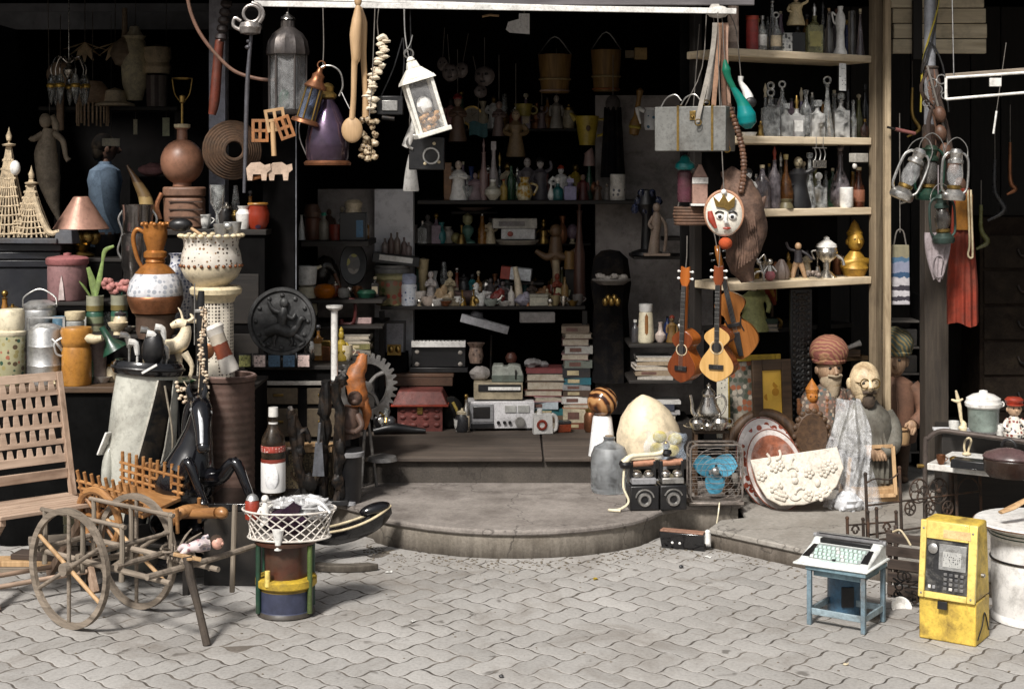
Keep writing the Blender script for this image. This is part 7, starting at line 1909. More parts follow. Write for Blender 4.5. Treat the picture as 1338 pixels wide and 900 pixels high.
t=put('wire_deer','little silver wire animal with curled horns on the lowest plank','figurine',SP(992,4,.05),S1);g=t.g();g.tube([(-8,0,0),(-6,0,10),(4,0,12),(6,0,0)],1.6,8,sub=3);g.tube([(4,0,12),(0,0,24),(-6,0,30),(-8,0,22)],1.6,8,sub=4);g.tube([(-2,-2,26),(6,-2,34),(8,-2,26)],1,6,sub=3);g.ball(0,0,24,4,3,3);t.part('body',SILV,g)
t=put('pink_puff','small doll with a round pink skirt on the lowest plank','doll',SP(1006,4,.03),S1);g=t.g();g.ball(0,0,7,7,7,7,14);t.part('skirt',cm((.52,.18,.2)),g);g=t.g();g.lathe([(4,12),(3,20),(0,22)],10);g.ball(0,0,25,4);g.tube([(-3,0,19),(-8,-2,12)],1.2,6);g.tube([(3,0,19),(8,-2,12)],1.2,6);t.part('torso',SILV,g)
t=put('ribbed_shell','ribbed brown seashell standing on the lowest plank','shell',SP(1021,4,.07),S1);g=t.g();g.lathe([(0,0),(9,1),(11,8),(8,18),(3,26),(0,27)],24,amp=.08,lobes=9);t.part('shell',cm((.26,.2,.17)),g)
t=put('dancer','small dancer statuette with long tan legs on the lowest plank','statuette',SP(1043,4,.05),S1)
g=t.g();g.tube([(-8,-3,0),(-5,0,14),(-1,0,24)],[2.6,3.6,4.4],10,sub=3);g.tube([(9,-3,0),(6,-1,12),(1,0,24)],[2.6,3.4,4.4],10,sub=3);g.ball(0,0,43,4.4,4.4,5);t.part('limbs',cm((.45,.29,.17)),g)
g=t.g();g.tube([(0,0,22),(0,0,30),(0,0,38)],[6,5,5],12,sub=2);g.tube([(-4,0,37),(-12,0,40),(-16,-2,48)],1.8,6,sub=3);g.tube([(4,0,37),(12,-2,32),(18,-2,26)],1.8,6,sub=3);t.part('dress',cm((.05,.045,.05)),g)
g=t.g();g.box(0,0,-.1,26,14,2);t.part('base',CREAMY,g)
t=put('silver_shells','small silver tray with odd silver trinkets beside the dancer','tray',SP(1062,4,.04),S1);g=t.g();g.lathe([(0,0),(12,0),(14,3),(12,2),(0,1.5)],22,sy=.6);t.part('tray',SILV,g);g=t.g()
for k in range(7):g.ball(-8+k*2.6,(k%3)*2-2,5+(k%2)*3,3.2,2.6,3,8,.15)
t.part('trinkets',cm((.3,.24,.2)),g)
t=put('samovar','small silver lidded urn with a white knob on the lowest plank','urn',SP(1080,4,.08),S1)
g=t.g();g.lathe([(0,0),(14,0),(10,4),(4,10),(5,20),(12,26),(15,34),(13,40),(0,41)],24);t.part('body',SILV,g)
g=t.g();g.lathe([(14,40),(13,44),(6,49),(4,50),(4,53),(0,55)],22);t.part('lid',WHT,g)
g=t.g();g.tube([(12,0,30),(20,-3,24),(22,-4,16)],[3,2.2,2.6],8,sub=3);t.part('tap',SILV,g);g=t.g();g.tube([(-12,0,36),(-20,0,34),(-16,0,24)],1.4,8,sub=3);t.part('handle',SILV,g)
t=put('gold_bust','gilded bust with a pointed topknot at the end of the lowest plank','bust',SP(1117,4,.08),S1,8)
GOLD=M('gilded_plaster',(.46,.27,.055),.42,.35,var=.25,scale=22,dirt=.55,dcol=(.14,.07,.02))
g=t.g();g.tube([(0,2,0),(0,2,12),(0,0,24),(0,-1,34)],[14,19,14,7],18,sub=4);g.tube([(-18,0,16),(0,-8,20),(18,0,18)],[6,7,6],10,sub=3);g.ball(0,-2,47,11,12,14,20);g.lathe([(10,54),(11,58),(7,64),(5,70),(0,76)],16,0,1,0);g.tube([(0,-13,50),(0,-16,45),(0,-13,43)],[1.4,2.2,1.6],8,sub=2);g.ball(-11,0,46,2,3,4,8);g.ball(11,0,46,2,3,4,8)
t.part('bust',GOLD,g);g=t.g()
for s_ in(-1,1):g.ball(s_*4.4,-12.5,50,2,1,1,8)
t.part('eyes',cm((.12,.07,.02)),g)
ZK=.86
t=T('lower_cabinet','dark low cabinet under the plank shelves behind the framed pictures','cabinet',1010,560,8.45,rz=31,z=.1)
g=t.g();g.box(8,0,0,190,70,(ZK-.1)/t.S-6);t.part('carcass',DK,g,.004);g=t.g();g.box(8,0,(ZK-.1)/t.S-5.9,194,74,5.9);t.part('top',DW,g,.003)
def at(px,Y,z):return Vector(((px-CX)*Y/F,Y,z))
figurine('dancing lady figurine in a pale yellow dress below the planks',at(985,8.1,ZK),.00386,72,cm((.5,.52,.24)),cm((.6,.5,.4)),WHT,True,.3)
t=put('parrot','red and orange wooden parrot behind the yellow dressed lady','bird figure',at(1003,8.2,ZK+.16),.0039);g=t.g();g.tube([(10,0,-8),(4,0,12),(-4,0,28),(-8,0,34)],[2,8,8,5],12,sub=4);g.tube([(-10,-3,33),(-14,-5,29)],[3,1],8);t.part('body',cm((.42,.07,.03)),g);g=t.g();g.tube([(8,-5,4),(2,-7,18),(-2,-6,26)],[2,4,3],8,sub=3);t.part('wing',cm((.5,.25,.05)),g);g=t.g();g.rod((6,0,-42),(6,0,4),2);t.part('perch',BRN,g)
box_item('green_box','mustard green board propped under the lowest plank','board',at(1003,8.4,ZK+.13),.004,28,4,34,cm((.22,.2,.035)),20)
t=put('gold_ornament','gilt scroll ornament beside the red parrot','ornament',at(1013,8.2,ZK),.0039);g=t.g();g.tube([(-8,0,4),(0,0,14),(8,0,10),(4,0,2),(-4,0,6)],2.6,8,sub=4);g.ball(0,0,2,10,6,3);t.part('ornament',BRASS,g)
books([('thin grey magazine lowest in the pile below the parrot',(.3,.3,.3),5,3,0),('thin black magazine on top of the grey one below the parrot',(.08,.08,.08),5,-5,1),('thin dark green book topping the little pile below the parrot',(.05,.09,.06),6,2,-1)],1000,8.12,ZK,w=30,d=26)
t=T('tool_box','dark shelf ledge with tools behind the red turban','shelf',1085,470,8.1,rz=20);g=t.g();g.box(0,0,0,90,40,6);t.part('board',cm((.2,.13,.07)),g,.002)
zt=t.o.location.z+6*t.S
for px,lb,c,a,ln in((1062,'pale grey file lying behind the red turban',(.42,.4,.38),40,34),(1072,'cream handled chisel behind the red turban',(.5,.42,.3),62,26),(1088,'dull silver spanner behind the red turban',(.45,.45,.44),-35,30),(1098,'short grey pipe wrench behind the two turbans',(.3,.3,.3),-65,30),(1110,'white handled trowel behind the green turban',(.6,.58,.55),20,30)):
 t=T('tool',lb,'tool',px,420,8.05,z=zt+.05);g=t.g();ca,sa=math.cos(R(a)),math.sin(R(a));g.tube([(-ln/2*ca,0,-ln/2*sa),(0,-2,0),(ln/2*ca,0,ln/2*sa)],[2,2.6,4],8,sub=2);t.part('tool',cm(c),g);g=t.g();g.rod((-ln/2*ca,0,-ln/2*sa),(-ln*.1*ca,-1,-ln*.1*sa),3.4,n=8);t.part('handle',BRN,g)
t=T('tool_tray','shallow wooden tray under the tools behind the turbans','tray',1086,438,8.1,z=zt);g=t.g();g.box(0,0,0,70,30,3);g.box(0,14,3,70,3,9);g.box(0,-14,3,70,3,6);t.part('tray',BRNX,g,.002)
SU=8.66/F
def u(px,dy=0):return Vector(((px-CX)*(8.66+dy)/F,8.66+dy,Zu+.001))
box_item('wood_block','upright brown wooden plank block at the near end of the upper back shelf','block',u(585),SU,10,9,49,cm((.26,.13,.06)))
figurine('white flounced lady figurine beside the brown plank block',u(599),SU,52,WHT,cm((.55,.45,.38)),None,True,.24)
bottle('clear cut glass scent bottle after the flounced lady',u(611),SU,30,7,'square',GL,'ball')
figurine('squat mauve elephant headed figurine on the upper back shelf',u(621),SU,36,cm((.28,.2,.22)),cm((.35,.26,.24)),None,True,.3)
bottle('tall reddish cut glass candlestick bottle on the upper back shelf',u(632),SU,66,6,'tall',cm((.3,.2,.19),.3),'spire')
bottle('tall pale cut glass candlestick bottle next to the reddish one',u(645,.03),SU,70,6,'tall',cm((.4,.36,.36),.3),'block')
pot('round_flask','round flat pale flask with a little white stopper','flask',u(644,-.04),SU,[(0,0),(4,0),(11,8),(10,14),(4,19),(3,24),(0,25)],cm((.48,.46,.38),.3),[(3.4,24),(4.4,27),(0,29)],WHT)
bottle('small yellow liqueur bottle beside the round flask',u(658),SU,28,5,'round',cm((.46,.33,.1),.3),'cork',RED)
bottle('dark green bottle in the gap on the upper back shelf',u(668,.1),SU,46,6,'round',GLG,'cork')
pot('gold_jug','gold and cream porcelain swan jug on the upper back shelf','jug',u(685),SU,[(0,0),(8,0),(11,8),(9,18),(5,24),(7,30),(0,28)],PATT('gold_cream_jug',(.5,.42,.24),[(.42,.24,.03),(.55,.5,.38)],50,.5,.3),None,None,20,None,([(8,0,22),(17,0,18),(12,0,6)],1.6))
figurine('slim grey lady statuette behind the gold swan jug',u(689,.14),SU,56,cm((.2,.18,.2)),cm((.42,.38,.36)),None)
figurine('slim grey gentleman statuette right of the gold swan jug',u(706,.1),SU,54,cm((.12,.11,.13)),cm((.42,.38,.36)),BLK)
bottle('tiny white vase bottle next to the teal scent bottle',u(720),SU,24,4.5,'pear',WHT,None)
bottle('small teal scent bottle with white collar on the upper back shelf',u(729),SU,24,7,'round',cm((.04,.18,.18),.25),'ball',WHT)
bottle('lilac blue scent bottle right of the teal one',u(745),SU,30,8,'square',cm((.3,.28,.45),.3),'block',cm((.34,.32,.5),.3))
figurine('pair of white doves figurine behind the teal scent bottle',u(733,.12),SU,44,WHT,WHT,RED,True,.3);COL.objects[-1]
figurine('dark red robed figurine after the lilac scent bottle',u(762,.05),SU,34,cm((.16,.04,.04)),cm((.3,.2,.16)),None)
figurine('small brown monk figurine near the white carton',u(781),SU,26,cm((.16,.09,.06)),cm((.32,.2,.14)),None)
bottle('white ceramic carton flask with dark emblem on the upper back shelf',u(807),SU,34,10,'cyl',cm((.6,.57,.52)),None,None,PATT('emblem_band',(.6,.57,.52),[(.2,.2,.22),(.58,.55,.5)],36,.3,.2))
figurine('small pale jug bearer figurine just right of the brown monk',u(793,.06),SU,22,cm((.3,.27,.25)),cm((.3,.25,.2)),None)
HY1=9.0
for px,py,lb,c,w,h in((725,122,'wooden bucket with pale hoops hung in the dark above the back shelf',(.26,.15,.05),22,50),(792,120,'second wooden bucket with rusty orange foot hung nearer the side panel',(.28,.15,.05),20,54)):
 t=T('bucket',lb,'bucket',px,py,HY1,group='buckets hung in the dark');g=t.g();g.lathe([(0,0),(w*.82,0),(w,h),(w*.95,h),(w*.75,3),(0,3)],24);t.part('staves',WOOD('dim_stave_wood',(.2,.11,.035),(.34,.2,.07),'Z'),g)
 for z,cc in((3,(.45,.32,.26)if px<750 else(.4,.14,.05)),(h*.36,(.4,.3,.15))):g=t.g();g.ring((0,0,z),w*(.83+.17*z/h)+.6,1.3,n=24);t.part('hoop',cm(cc),g)
 g=t.g();g.tube([(-w,0,h),(0,0,h+24),(w,0,h)],.8,6,sub=4);t.part('bail',STEEL,g)
t=T('yellow_pitcher','mustard yellow enamel pitcher hung beside the dark coat','pitcher',767,190,8.85)
g=t.g();g.lathe([(0,0),(10,0),(13,20),(16,38),(15,38),(12,20),(0,2)],22);g.tube([(-14,0,34),(-22,0,42)],[5,1.5],8);t.part('body',M('mustard_enamel',(.42,.31,.05),.35,var=.12),g);g=t.g();g.tube([(15,0,34),(25,0,32),(22,0,16),(13,0,12)],1.7,8,sub=4);t.part('handle',M('mustard_enamel',(0,0,0)),g);g=t.g();g.ball(1,-13.5,22,3,1,4,10);t.part('emblem',BRN,g)
t=T('yellow_mug','small dull yellow mug hung in the dark right of the red hatted head','mug',684,152,9.0,body=(cm((.3,.24,.05)),lambda g:g.lathe([(0,0),(9,0),(12,16),(11,16),(0,3)],20)));g=t.g();g.ring((13,0,8),5,1.2,'y',14,6);t.part('handle',cm((.3,.24,.05)),g)
t=T('yellow_bottle_box','yellow and brown wooden rattle hung by the pale side panel','rattle',828,178,8.7,ry=8);g=t.g();g.lathe([(0,0),(6,2),(8,16),(4,26),(3,50),(5,60),(0,64)],16);t.part('rattle',cm((.36,.2,.06)),g);g=t.g();g.ball(0,0,12,8.6,8.6,4);t.part('band',cm((.45,.36,.08)),g)
t=T('tan_box','little tan box on a nail high on the pale side panel','box',837,78,8.75);g=t.g();g.box(0,0,0,16,12,15);t.part('body',cm((.42,.28,.12)),g,.002);g=t.g();g.box(-14,2,2,12,6,10);t.part('drawer',cm((.2,.15,.09)),g,.002)
t=T('white_jug','white china jug with blue mark hung under the yellow rattle','jug',852,170,8.5);g=t.g();g.lathe([(0,0),(9,0),(11,6),(10,22),(8,26),(10,29),(0,27)],22);t.part('body',PATT('blue_marked_china',(.6,.6,.6),[(.08,.2,.3),(.58,.58,.58)],34,.32,.3),g);g=t.g();g.tube([(-10,0,24),(-19,0,28),(-15,0,8)],[2.4,3.4,1],8,sub=3);t.part('spout',WHT,g)
def mannequin(label,px,py,Y,h,col,skin,hat=None):
 t=figurine(label,W(px,py,Y),Y/F,h,cm(col),cm(skin),hat,True,.2,0,'puppets hanging in the dark','puppet');g=t.g();g.rod((0,0,h),(0,0,h+60),.5,n=5);t.part('string',STR,g);return t
mannequin('puppet in a red pointed hat hanging left in the dark',598,185,8.95,60,(.2,.12,.08),(.36,.26,.2),cm((.3,.03,.03)))
mannequin('plain pink torso puppet hanging by the slim brown puppet',652,178,8.95,46,(.22,.15,.14),(.32,.22,.18))
mannequin('brown oval bodied puppet hanging below the pink torso puppet',674,205,8.9,62,(.28,.19,.1),(.4,.3,.2))
mannequin('grey patterned puppet hanging under the first wooden bucket',727,168,8.95,44,(.24,.22,.19),(.3,.26,.22))
mannequin('dim mauve puppet hanging left of the grey patterned puppet',708,168,9.05,30,(.16,.11,.12),(.2,.15,.14))
t=T('teal_cloth','dull teal folded cloth hanging between two puppets','cloth',625,178,9.0);g=t.g();g.sheet(lambda u_,v:(-12+24*u_,2*math.sin(u_*9),18*(1-v)+2*math.sin(u_*6)),12,4,3);t.part('cloth',cm((.08,.2,.22),.8),g);g=t.g();g.rod((0,1,17),(0,1,70),.5);t.part('string',STR,g)
rnd=random.Random(9)
SKULLS=('chalky mask with long jaw, first of the dim masks','chalky mask tilted beside the long jawed one','broad chalky mask with a square chin','small dim mask below the broad one','narrow mask hanging nearest the white lantern')
for(px,py,w,h),lb in zip(((588,95,11,20),(603,92,9,17),(633,100,14,22),(628,120,9,14),(578,84,7,15)),SKULLS):
 t=T('mask',lb,'mask',px,py,9.0,rz=rnd.uniform(-20,20),ry=rnd.uniform(-15,15),group='dim masks on the back wall')
 g=t.g();g.ball(0,0,0,w,w*.6,h*.6,14,.05);g.tube([(0,-w*.55,3),(0,-w*.8,-3),(0,-w*.6,-5)],[1.4,2.4,2],8,sub=2);t.part('face',cm((.25,.21,.2)),g)
 g=t.g()
 for s_ in(-1,1):g.ball(s_*w*.38,-w*.52,h*.12,w*.2,1.6,w*.14,8)
 g.ball(0,-w*.5,-h*.32,w*.3,1.6,w*.1,8);t.part('openings',BLK,g)
 g=t.g();g.rod((0,0,h*.5),(0,0,h*.5+40),.5,n=5);t.part('string',STR,g)
t=T('dark_coat','long black coat hanging between the yellow pitcher and white panel','coat',801,232,8.8);g=t.g();g.sheet(lambda u_,v:((u_-.5)*(22+10*v),-7+10*(2*u_-1)**2+1.6*math.sin(u_*22),92*(1-v)),20,8,8);t.part('coat',cm((.012,.012,.014),.9),g);g=t.g();g.ball(0,0,96,10,8,12,12);t.part('hood',cm((.1,.085,.08),.9),g);g=t.g();g.rod((0,0,106),(0,0,160),.6);t.part('hanger',STR,g)
t=T('bone_pipe','dim pinkish hand bone hanging below the yellow pitcher','bone',770,205,8.8,body=(cm((.3,.2,.18)),lambda g:(g.tube([(0,0,-12),(0,0,4),(-2,0,8)],[8,6,7],10,sub=3),)))
SL=8.68/F
def l(px,dy=0,z=0):return Vector(((px-CX)*(8.68+dy)/F,8.68+dy,Zl+.001+z))
def m(px,dy=.5):return Vector(((px-CX)*(8.68+dy)/F,8.68+dy,Zl+.331))
pot('basin','stack of grey enamel bowls on the patterned biscuit tin','bowls',l(512,.1,.16),SL,[(0,0),(20,0),(24,4),(24,9),(22,10),(23,14),(0,14)],cm((.3,.29,.28)))
t=pot('biscuit_tin','round biscuit tin printed with roses at the left end of lower shelf','tin',l(512,.02),SL,[(0,0),(21,0),(22,2),(22,30),(21,33)],PATT('rose_tin',(.26,.22,.12),[(.4,.08,.05),(.38,.14,.08),(.1,.14,.05),(.5,.44,.24)],30,.45,.4),[(22,33),(23,34),(23,38),(20,40),(0,41)],cm((.42,.38,.2)))
t=box_item('cassette_player','black flat record deck with a white front strip above the enamel bowls','record deck',l(516,.1,.225),SL,62,34,13,BLK,6);t.o.rotation_euler.y=R(7);g=t.g();g.box(0,-17.4,4,44,1,7);t.part('front_strip',WHT,g)
for k,(px,h,c)in enumerate(((503,20,(.32,.26,.24)),(511,28,(.2,.14,.12)),(519,30,(.26,.2,.17)),(528,24,(.22,.16,.15)),(534,18,(.3,.24,.23)))):
 lb=('short pale brown bottle first in the row on the record deck','dark brown bottle second in the row on the record deck','tallest brown bottle in the middle of the record deck row','reddish bottle fourth in the row on the record deck','shortest pinkish bottle last in the row on the record deck')[k]
 bottle(lb,l(px,.12,.287-.0035*k),SL,h,4.4,'round',cm(c,.3),'cork',group='bottles on the record deck')
t=put('wooden_bat','pale wooden club standing on end beside the record deck','club',l(553,.1),SL);g=t.g();g.lathe([(0,0),(4,0),(5,20),(7,52),(8,58),(0,60)],14);t.part('club',cm((.46,.37,.22)),g)
t=pot('medicine_jar','white medicine jar with blue lid and print on the lower shelf','jar',l(534,-.03),SL,[(0,0),(10,0),(10.5,2),(10.5,26),(9,28),(0,28)],PATT('printed_white_jar',(.64,.66,.7),[(.15,.2,.35),(.5,.55,.62)],50,.3,.2),[(9.5,28),(10,30),(10,38),(7,41),(0,41)],cm((.42,.46,.6)))
KT=[('cup',549,-.03,18,8,(.5,.46,.42),'cream tea cup right of the white medicine jar'),('fig',563,.04,44,0,(.5,.46,.44),'pale glass cherub figurine on lower shelf'),('cup',560,-.05,12,10,(.5,.42,.36),'small pinkish bowl in front of the cherub'),('shell',576,.02,26,9,(.46,.33,.2),'amber conch shell among the curios'),('fig',588,.06,44,0,(.5,.42,.28),'tall ivory skeleton like figurine on the lower shelf'),('shell',585,-.02,18,8,(.44,.34,.22),'knobbly brown shell by the ivory figurine'),('cup',572,-.06,9,9,(.5,.48,.45),'chipped saucer cup at the shelf edge'),('box',590,-.05,10,22,(.2,.16,.1),'flat brown trinket box at the shelf edge'),('bell',604,-.04,20,6,(.42,.32,.16),'first small brass bell, nearer the trinket box'),('bell',619,-.04,21,6,(.46,.35,.18),'second small brass bell, nearer the white swan'),('bowl',611,.08,16,18,(.26,.18,.17),'wide mauve bowl behind the two brass bells'),('swan',630,.0,30,10,(.66,.66,.66),'bright white china swan on the lower shelf'),('cup',629,-.06,14,6,(.62,.62,.6),'plain white egg cup below the china swan'),('fig',641,.08,34,0,(.14,.12,.12),'dark little idol behind the china swan'),('shell',650,-.02,22,9,(.36,.06,.05),'red coral lump on the lower shelf'),('cup',641,-.07,9,9,(.38,.42,.38),'greenish dish at the shelf edge'),('bot',668,-.05,26,4.5,(.55,.52,.48),'tiny pale scent bottle next to the coral'),('fig',657,.06,30,0,(.24,.2,.2),'grey clay idol behind the coral'),('horn',677,-.02,50,6,(.58,.5,.38),'pale ivory horn standing near the card box'),('shell',683,-.06,18,10,(.4,.38,.46),'lilac quartz lump in front of the ivory horn'),('box',703,-.05,15,24,(.48,.46,.38),'cream card index box on the lower shelf'),('fig',715,-.04,22,0,(.36,.3,.2),'squat gilt idol right of the cream card box'),('cup',725,-.05,13,7,(.3,.24,.13),'brass thimble cup near the shelf end'),('fig',695,.1,30,0,(.16,.12,.1),'dark seated idol behind the cream card box'),('shell',708,.08,24,8,(.3,.16,.08),'brown polished stone behind the card box'),('horn',743,-.02,8,5,(.4,.38,.36),'grey flat knife rest near the shelf end'),('fig',728,.1,40,0,(.3,.07,.04),'small red lacquer figure at the back of lower shelf'),('bot',738,.06,36,5,(.32,.2,.08),'amber medicine bottle at the back of lower shelf'),('cup',755,-.03,14,7,(.22,.2,.19),'dark pewter cup at the end of lower shelf'),('bot',663,.12,44,5,(.1,.12,.11),'dark green bottle behind the coral'),]
for kd,px,dy,h,w,c,lb in KT:
 P_,mt=l(px,dy),cm(c)
 if kd=='fig':figurine(lb,P_,SL,h,mt,cm(sc(c,1.15)),None,True,.26 if h<40 else .17)
 elif kd=='cup':pot('cup',lb,'cup',P_,SL,[(0,0),(w*.6,0),(w*.95,h*.5),(w,h),(w*.85,h),(w*.7,h*.4),(0,h*.2)],mt,None,None,18,None,([(w*.9,0,h*.8),(w*1.5,0,h*.6),(w*.85,0,h*.3)],w*.1))
 elif kd=='bowl':pot('bowl',lb,'bowl',P_,SL,[(0,0),(w*.4,0),(w*.85,h*.4),(w,h),(w*.92,h),(0,h*.3)],mt)
 elif kd=='box':box_item('trinket_box',lb,'box',P_,SL,w,14,h,mt,random.uniform(-12,12),cm(sc(c,.8)))
 elif kd=='bell':pot('bell',lb,'bell',P_,SL,[(0,0),(w,0),(w*.8,h*.3),(w*.6,h*.55),(w*.2,h*.62),(w*.22,h*.9),(w*.4,h),(0,h)],BRASS)
 elif kd=='shell':
  t=put('shell_lump',lb,'ornament',P_,SL);g=t.g();g.ball(0,0,h*.4,w,w*.8,h*.42,14,.16);g.ball(w*.5,-2,h*.7,w*.5,w*.5,h*.3,10,.2);t.part('lump',mt,g)
 elif kd=='bot':bottle(lb,P_,SL,h,w,'round',mt,'cork')
 elif kd=='swan':
  t=put('swan',lb,'swan figurine',P_,SL);g=t.g();g.tube([(11,0,12),(4,0,8),(-6,0,10),(-9,0,18),(-7,0,26),(-11,0,25)],[2,8,7,3.4,3,1.6],12,sub=5);g.tube([(12,0,16),(2,-4,14)],[1,5],8);t.part('body',WHT,g);g=t.g();g.ball(-11.5,0,24.6,1.6,1,1,8);t.part('beak',cm((.5,.2,.05)),g)
 elif kd=='horn':
  t=put('horn',lb,'horn',P_,SL);g=t.g();g.tube([(2,0,0),(0,0,h*.5),(-4,0,h)],[w,w*.8,w*.5],12,sub=4);t.part('horn',mt,g)
t=box_item('stereo','pale cardboard record box on the carton above the lower shelf','box',Vector(((672-CX)*.00445,8.95,Zl+.331+.095)),.00445,58,30,13,cm((.52,.5,.46),.7),3);g=t.g();g.box(-4,-15.3,3,34,.6,6);t.part('print',cm((.3,.28,.28),.7),g)
t=box_item('carton','white carton with red mark under the pale record box','carton',Vector(((678-CX)*.00445,8.95,Zl+.332+.03)),.00445,44,28,14,cm((.58,.57,.56),.7),-5);g=t.g();g.ball(-10,-14.4,7,4,.6,3.4,12);t.part('red_mark',RED,g)
pot('oval_tray','pale oval tray under the white carton','tray',Vector(((676-CX)*.00445,8.95,Zl+.3315)),.00445,[(0,0),(24,0),(29,5),(28,6),(0,3)],cm((.4,.36,.3)))
t=box_item('white_package','white package with red end leaning over the lower shelf curios','package',l(674,.12,.135),SL,40,22,16,cm((.62,.64,.66),.6),-4,ry=6);g=t.g();g.box(-14,0,-.3,12.6,22.6,16.6);t.part('red_end',RED,g,.002)
t=T('package_shelf','slim dark ledge holding the white red ended package','ledge',678,360,8.86);t.o.location=l(678,.2,.12);g=t.g();g.box(0,0,-3,64,50,2.6);t.part('board',DW,g)
GS=[('jar',541,.42,24,7,(.3,.27,.25),'dusty pale jar in the shadowed niche nearest the record deck'),('fig',559,.45,38,0,(.3,.28,.27),'ghostly white figurine in the shadowed niche'),('jar',585,.42,22,8,(.42,.4,.36),'white jar left of the green globe lamp in the niche'),('ball',596,.4,12,7,(.36,.32,.14),'small yellow ball in the niche'),('lamp',611,.42,30,8,(.16,.34,.28),'pale green globe lamp in the shadowed niche'),('dish',620,.5,5,26,(.28,.21,.19),'wide brown dish above the green globe lamp')]
for kd,px,dy,h,w,c,lb in GS:
 P_,mt=m(px,dy),cm(c)
 if kd=='jar':pot('jar',lb,'jar',P_,.0045,[(0,0),(w*.8,0),(w,3),(w,h*.7),(w*.6,h*.85),(0,h*.86)],mt,[(w*.62,h*.86),(w*.7,h),(0,h)],mt)
 elif kd=='fig':figurine(lb,P_,.0045,h,mt,mt)
 elif kd=='ball':t=put('ball',lb,'ball',P_,.0045);g=t.g();g.ball(0,0,w,w,n=16);t.part('ball',mt,g)
 elif kd=='lamp':pot('lamp',lb,'lamp',P_,.0045,[(0,0),(w*1.3,0),(w*1.3,2),(w*.4,6),(w,14),(w,20),(w*.4,24),(0,24)],mt,[(w*.4,24),(w*.8,28),(w*.8,36),(0,40)],cm((.45,.44,.25)))
 else:pot('dish',lb,'dish',P_+Vector((0,0,.19)),.0045,[(0,0),(w*.6,0),(w,h),(w*.95,h),(0,2)],mt)
t=T('ledge','narrow ledge holding the wide brown dish in the niche','ledge',0,0,6,u=.0045);t.o.location=m(620,.5)+Vector((0,0,.187));g=t.g();g.box(0,0,-3,60,30,2.6);t.part('board',DW,g)
t=T('ganesh','carved brown lotus figure with spread arms at right of the shadowed niche','carving',728,400,8.95);t.o.location=l(726,.22)
g=t.g();g.tube([(0,0,0),(0,0,40),(0,0,62),(0,0,84)],[5,4.4,10,7],12,sub=4);g.tube([(-26,-3,66),(-12,-4,58),(0,-4,62),(12,-4,58),(28,-3,68)],[3,5,6,5,3],10,sub=4);g.ball(0,-2,92,8,8,9);t.part('body',cm((.22,.13,.07)),g);g=t.g();g.tube([(0,-2,2),(1,-4,30),(0,-4,54)],[4,5,5],10,sub=3);t.part('trunk',cm((.42,.33,.22)),g)
bottle('tall turned brown newel post standing right of the lotus carving',l(757,.2),SL,128,8,'tall',cm((.16,.075,.055),.4),'spire',name='newel')
pot('mug','small orange tankard beside the lotus carving','tankard',l(744,.2,.19),SL,[(0,0),(7,0),(7,22),(6,24),(0,24)],cm((.3,.17,.06)))
t=T('tankard_ledge','dark block holding up the orange tankard','block',0,0,6,u=SL);t.o.location=l(744,.2);g=t.g();g.box(0,4,0,12,10,43.5);t.part('block',DW,g)
t=box_item('yellow_pack','small pale yellow packet lying behind the gilt idol','packet',l(733,.12,.05),SL,20,14,8,cm((.55,.52,.34),.6),15,ry=12)
t=box_item('grey_box','flat grey box hanging over the shelf edge above the dark gap','box',Vector(((702-CX)*8.52/F,8.55,Zl-.085)),8.52/F,46,16,13,cm((.3,.28,.27),.6),3)
g=t.g()if hasattr(t,'g')else None
t=T('draped_stand','tall stand draped in black cloth before the pale side panel','stand',797,400,8.6);g=t.g();g.lathe([(0,-98),(25,-98),(24,-40),(22,0),(26,30),(22,62),(12,72),(0,74)],28,amp=.07,lobes=7);t.part('cloth',cm((.02,.019,.02),.8),g)
t=T('shell_dish','dish of pale shells in front of the black draped stand','dish',799,372,8.42);g=t.g();g.lathe([(0,0),(16,0),(26,6),(25,8),(0,3)],26,sy=.6);t.part('dish',cm((.25,.23,.21)),g);g=t.g()
for k in range(9):g.ball(-16+k*4,random.uniform(-6,6),8+random.uniform(0,4),5,4,4,8,.2)
t.part('shells',cm((.46,.42,.38)),g)
t=T('brass_cluster','small brass bell cluster below the shell dish','bells',799,398,8.4);g=t.g()
for k in range(5):g.ball(-8+k*4,-2+(k%2)*3,4+(k%2)*4,4.4,4,6,10)
t.part('bells',BRASS,g)
ZF=.2705
S8=8.5/F
def f(px,Y,z=ZF):return Vector(((px-CX)*Y/F,Y,z))
t=T('red_chest','carved red wooden chest with sloping lid on the shop floor','chest',550,552,8.55,z=ZF)
RW=M('carved_red_wood',(.22,.06,.05),.55,var=.35,scale=24,bmp=.6,dirt=.4,dcol=(.06,.02,.015))
g=t.g();g.box(0,0,0,58,46,34)
for x in(-22,-8,8,22):
 for z in(8,18,27):g.ball(x,-23.4,z,4.4,1.6,3,8)
t.part('body',RW,g)
g=t.g();g.box(0,0,34.5,72,58,17,.78,.7);lid=t.part('lid',RW,g,.005);g=t.g();g.box(0,0,32.6,74,60,2.4);lid.part('rim',RED,g,.001)
g=t.g();g.box(0,-23.8,22,7,1.6,9);t.part('lock',BRASS,g,.001)
z1=ZF+52*8.55/F
t=box_item('wooden_case','long flat brown wooden case lying on the red chest','case',Vector(((546-CX)*8.7/F,8.75,z1)),8.7/F,92,50,16,cm((.13,.07,.045),.5),0,cm((.17,.095,.06),.5))
z2=z1+16.6*8.7/F
t=T('accordion','black boxed musical keyboard with bright white key strip on the brown case','keyboard',574,470,8.75,z=z2+.03)
g=t.g();g.box(0,0,0,70,34,26);t.part('body',BLK,g,.004);g=t.g();g.box(0,-17,26.4,70,12,8);ks=t.part('key_strip',WHT,g,.002);g=t.g()
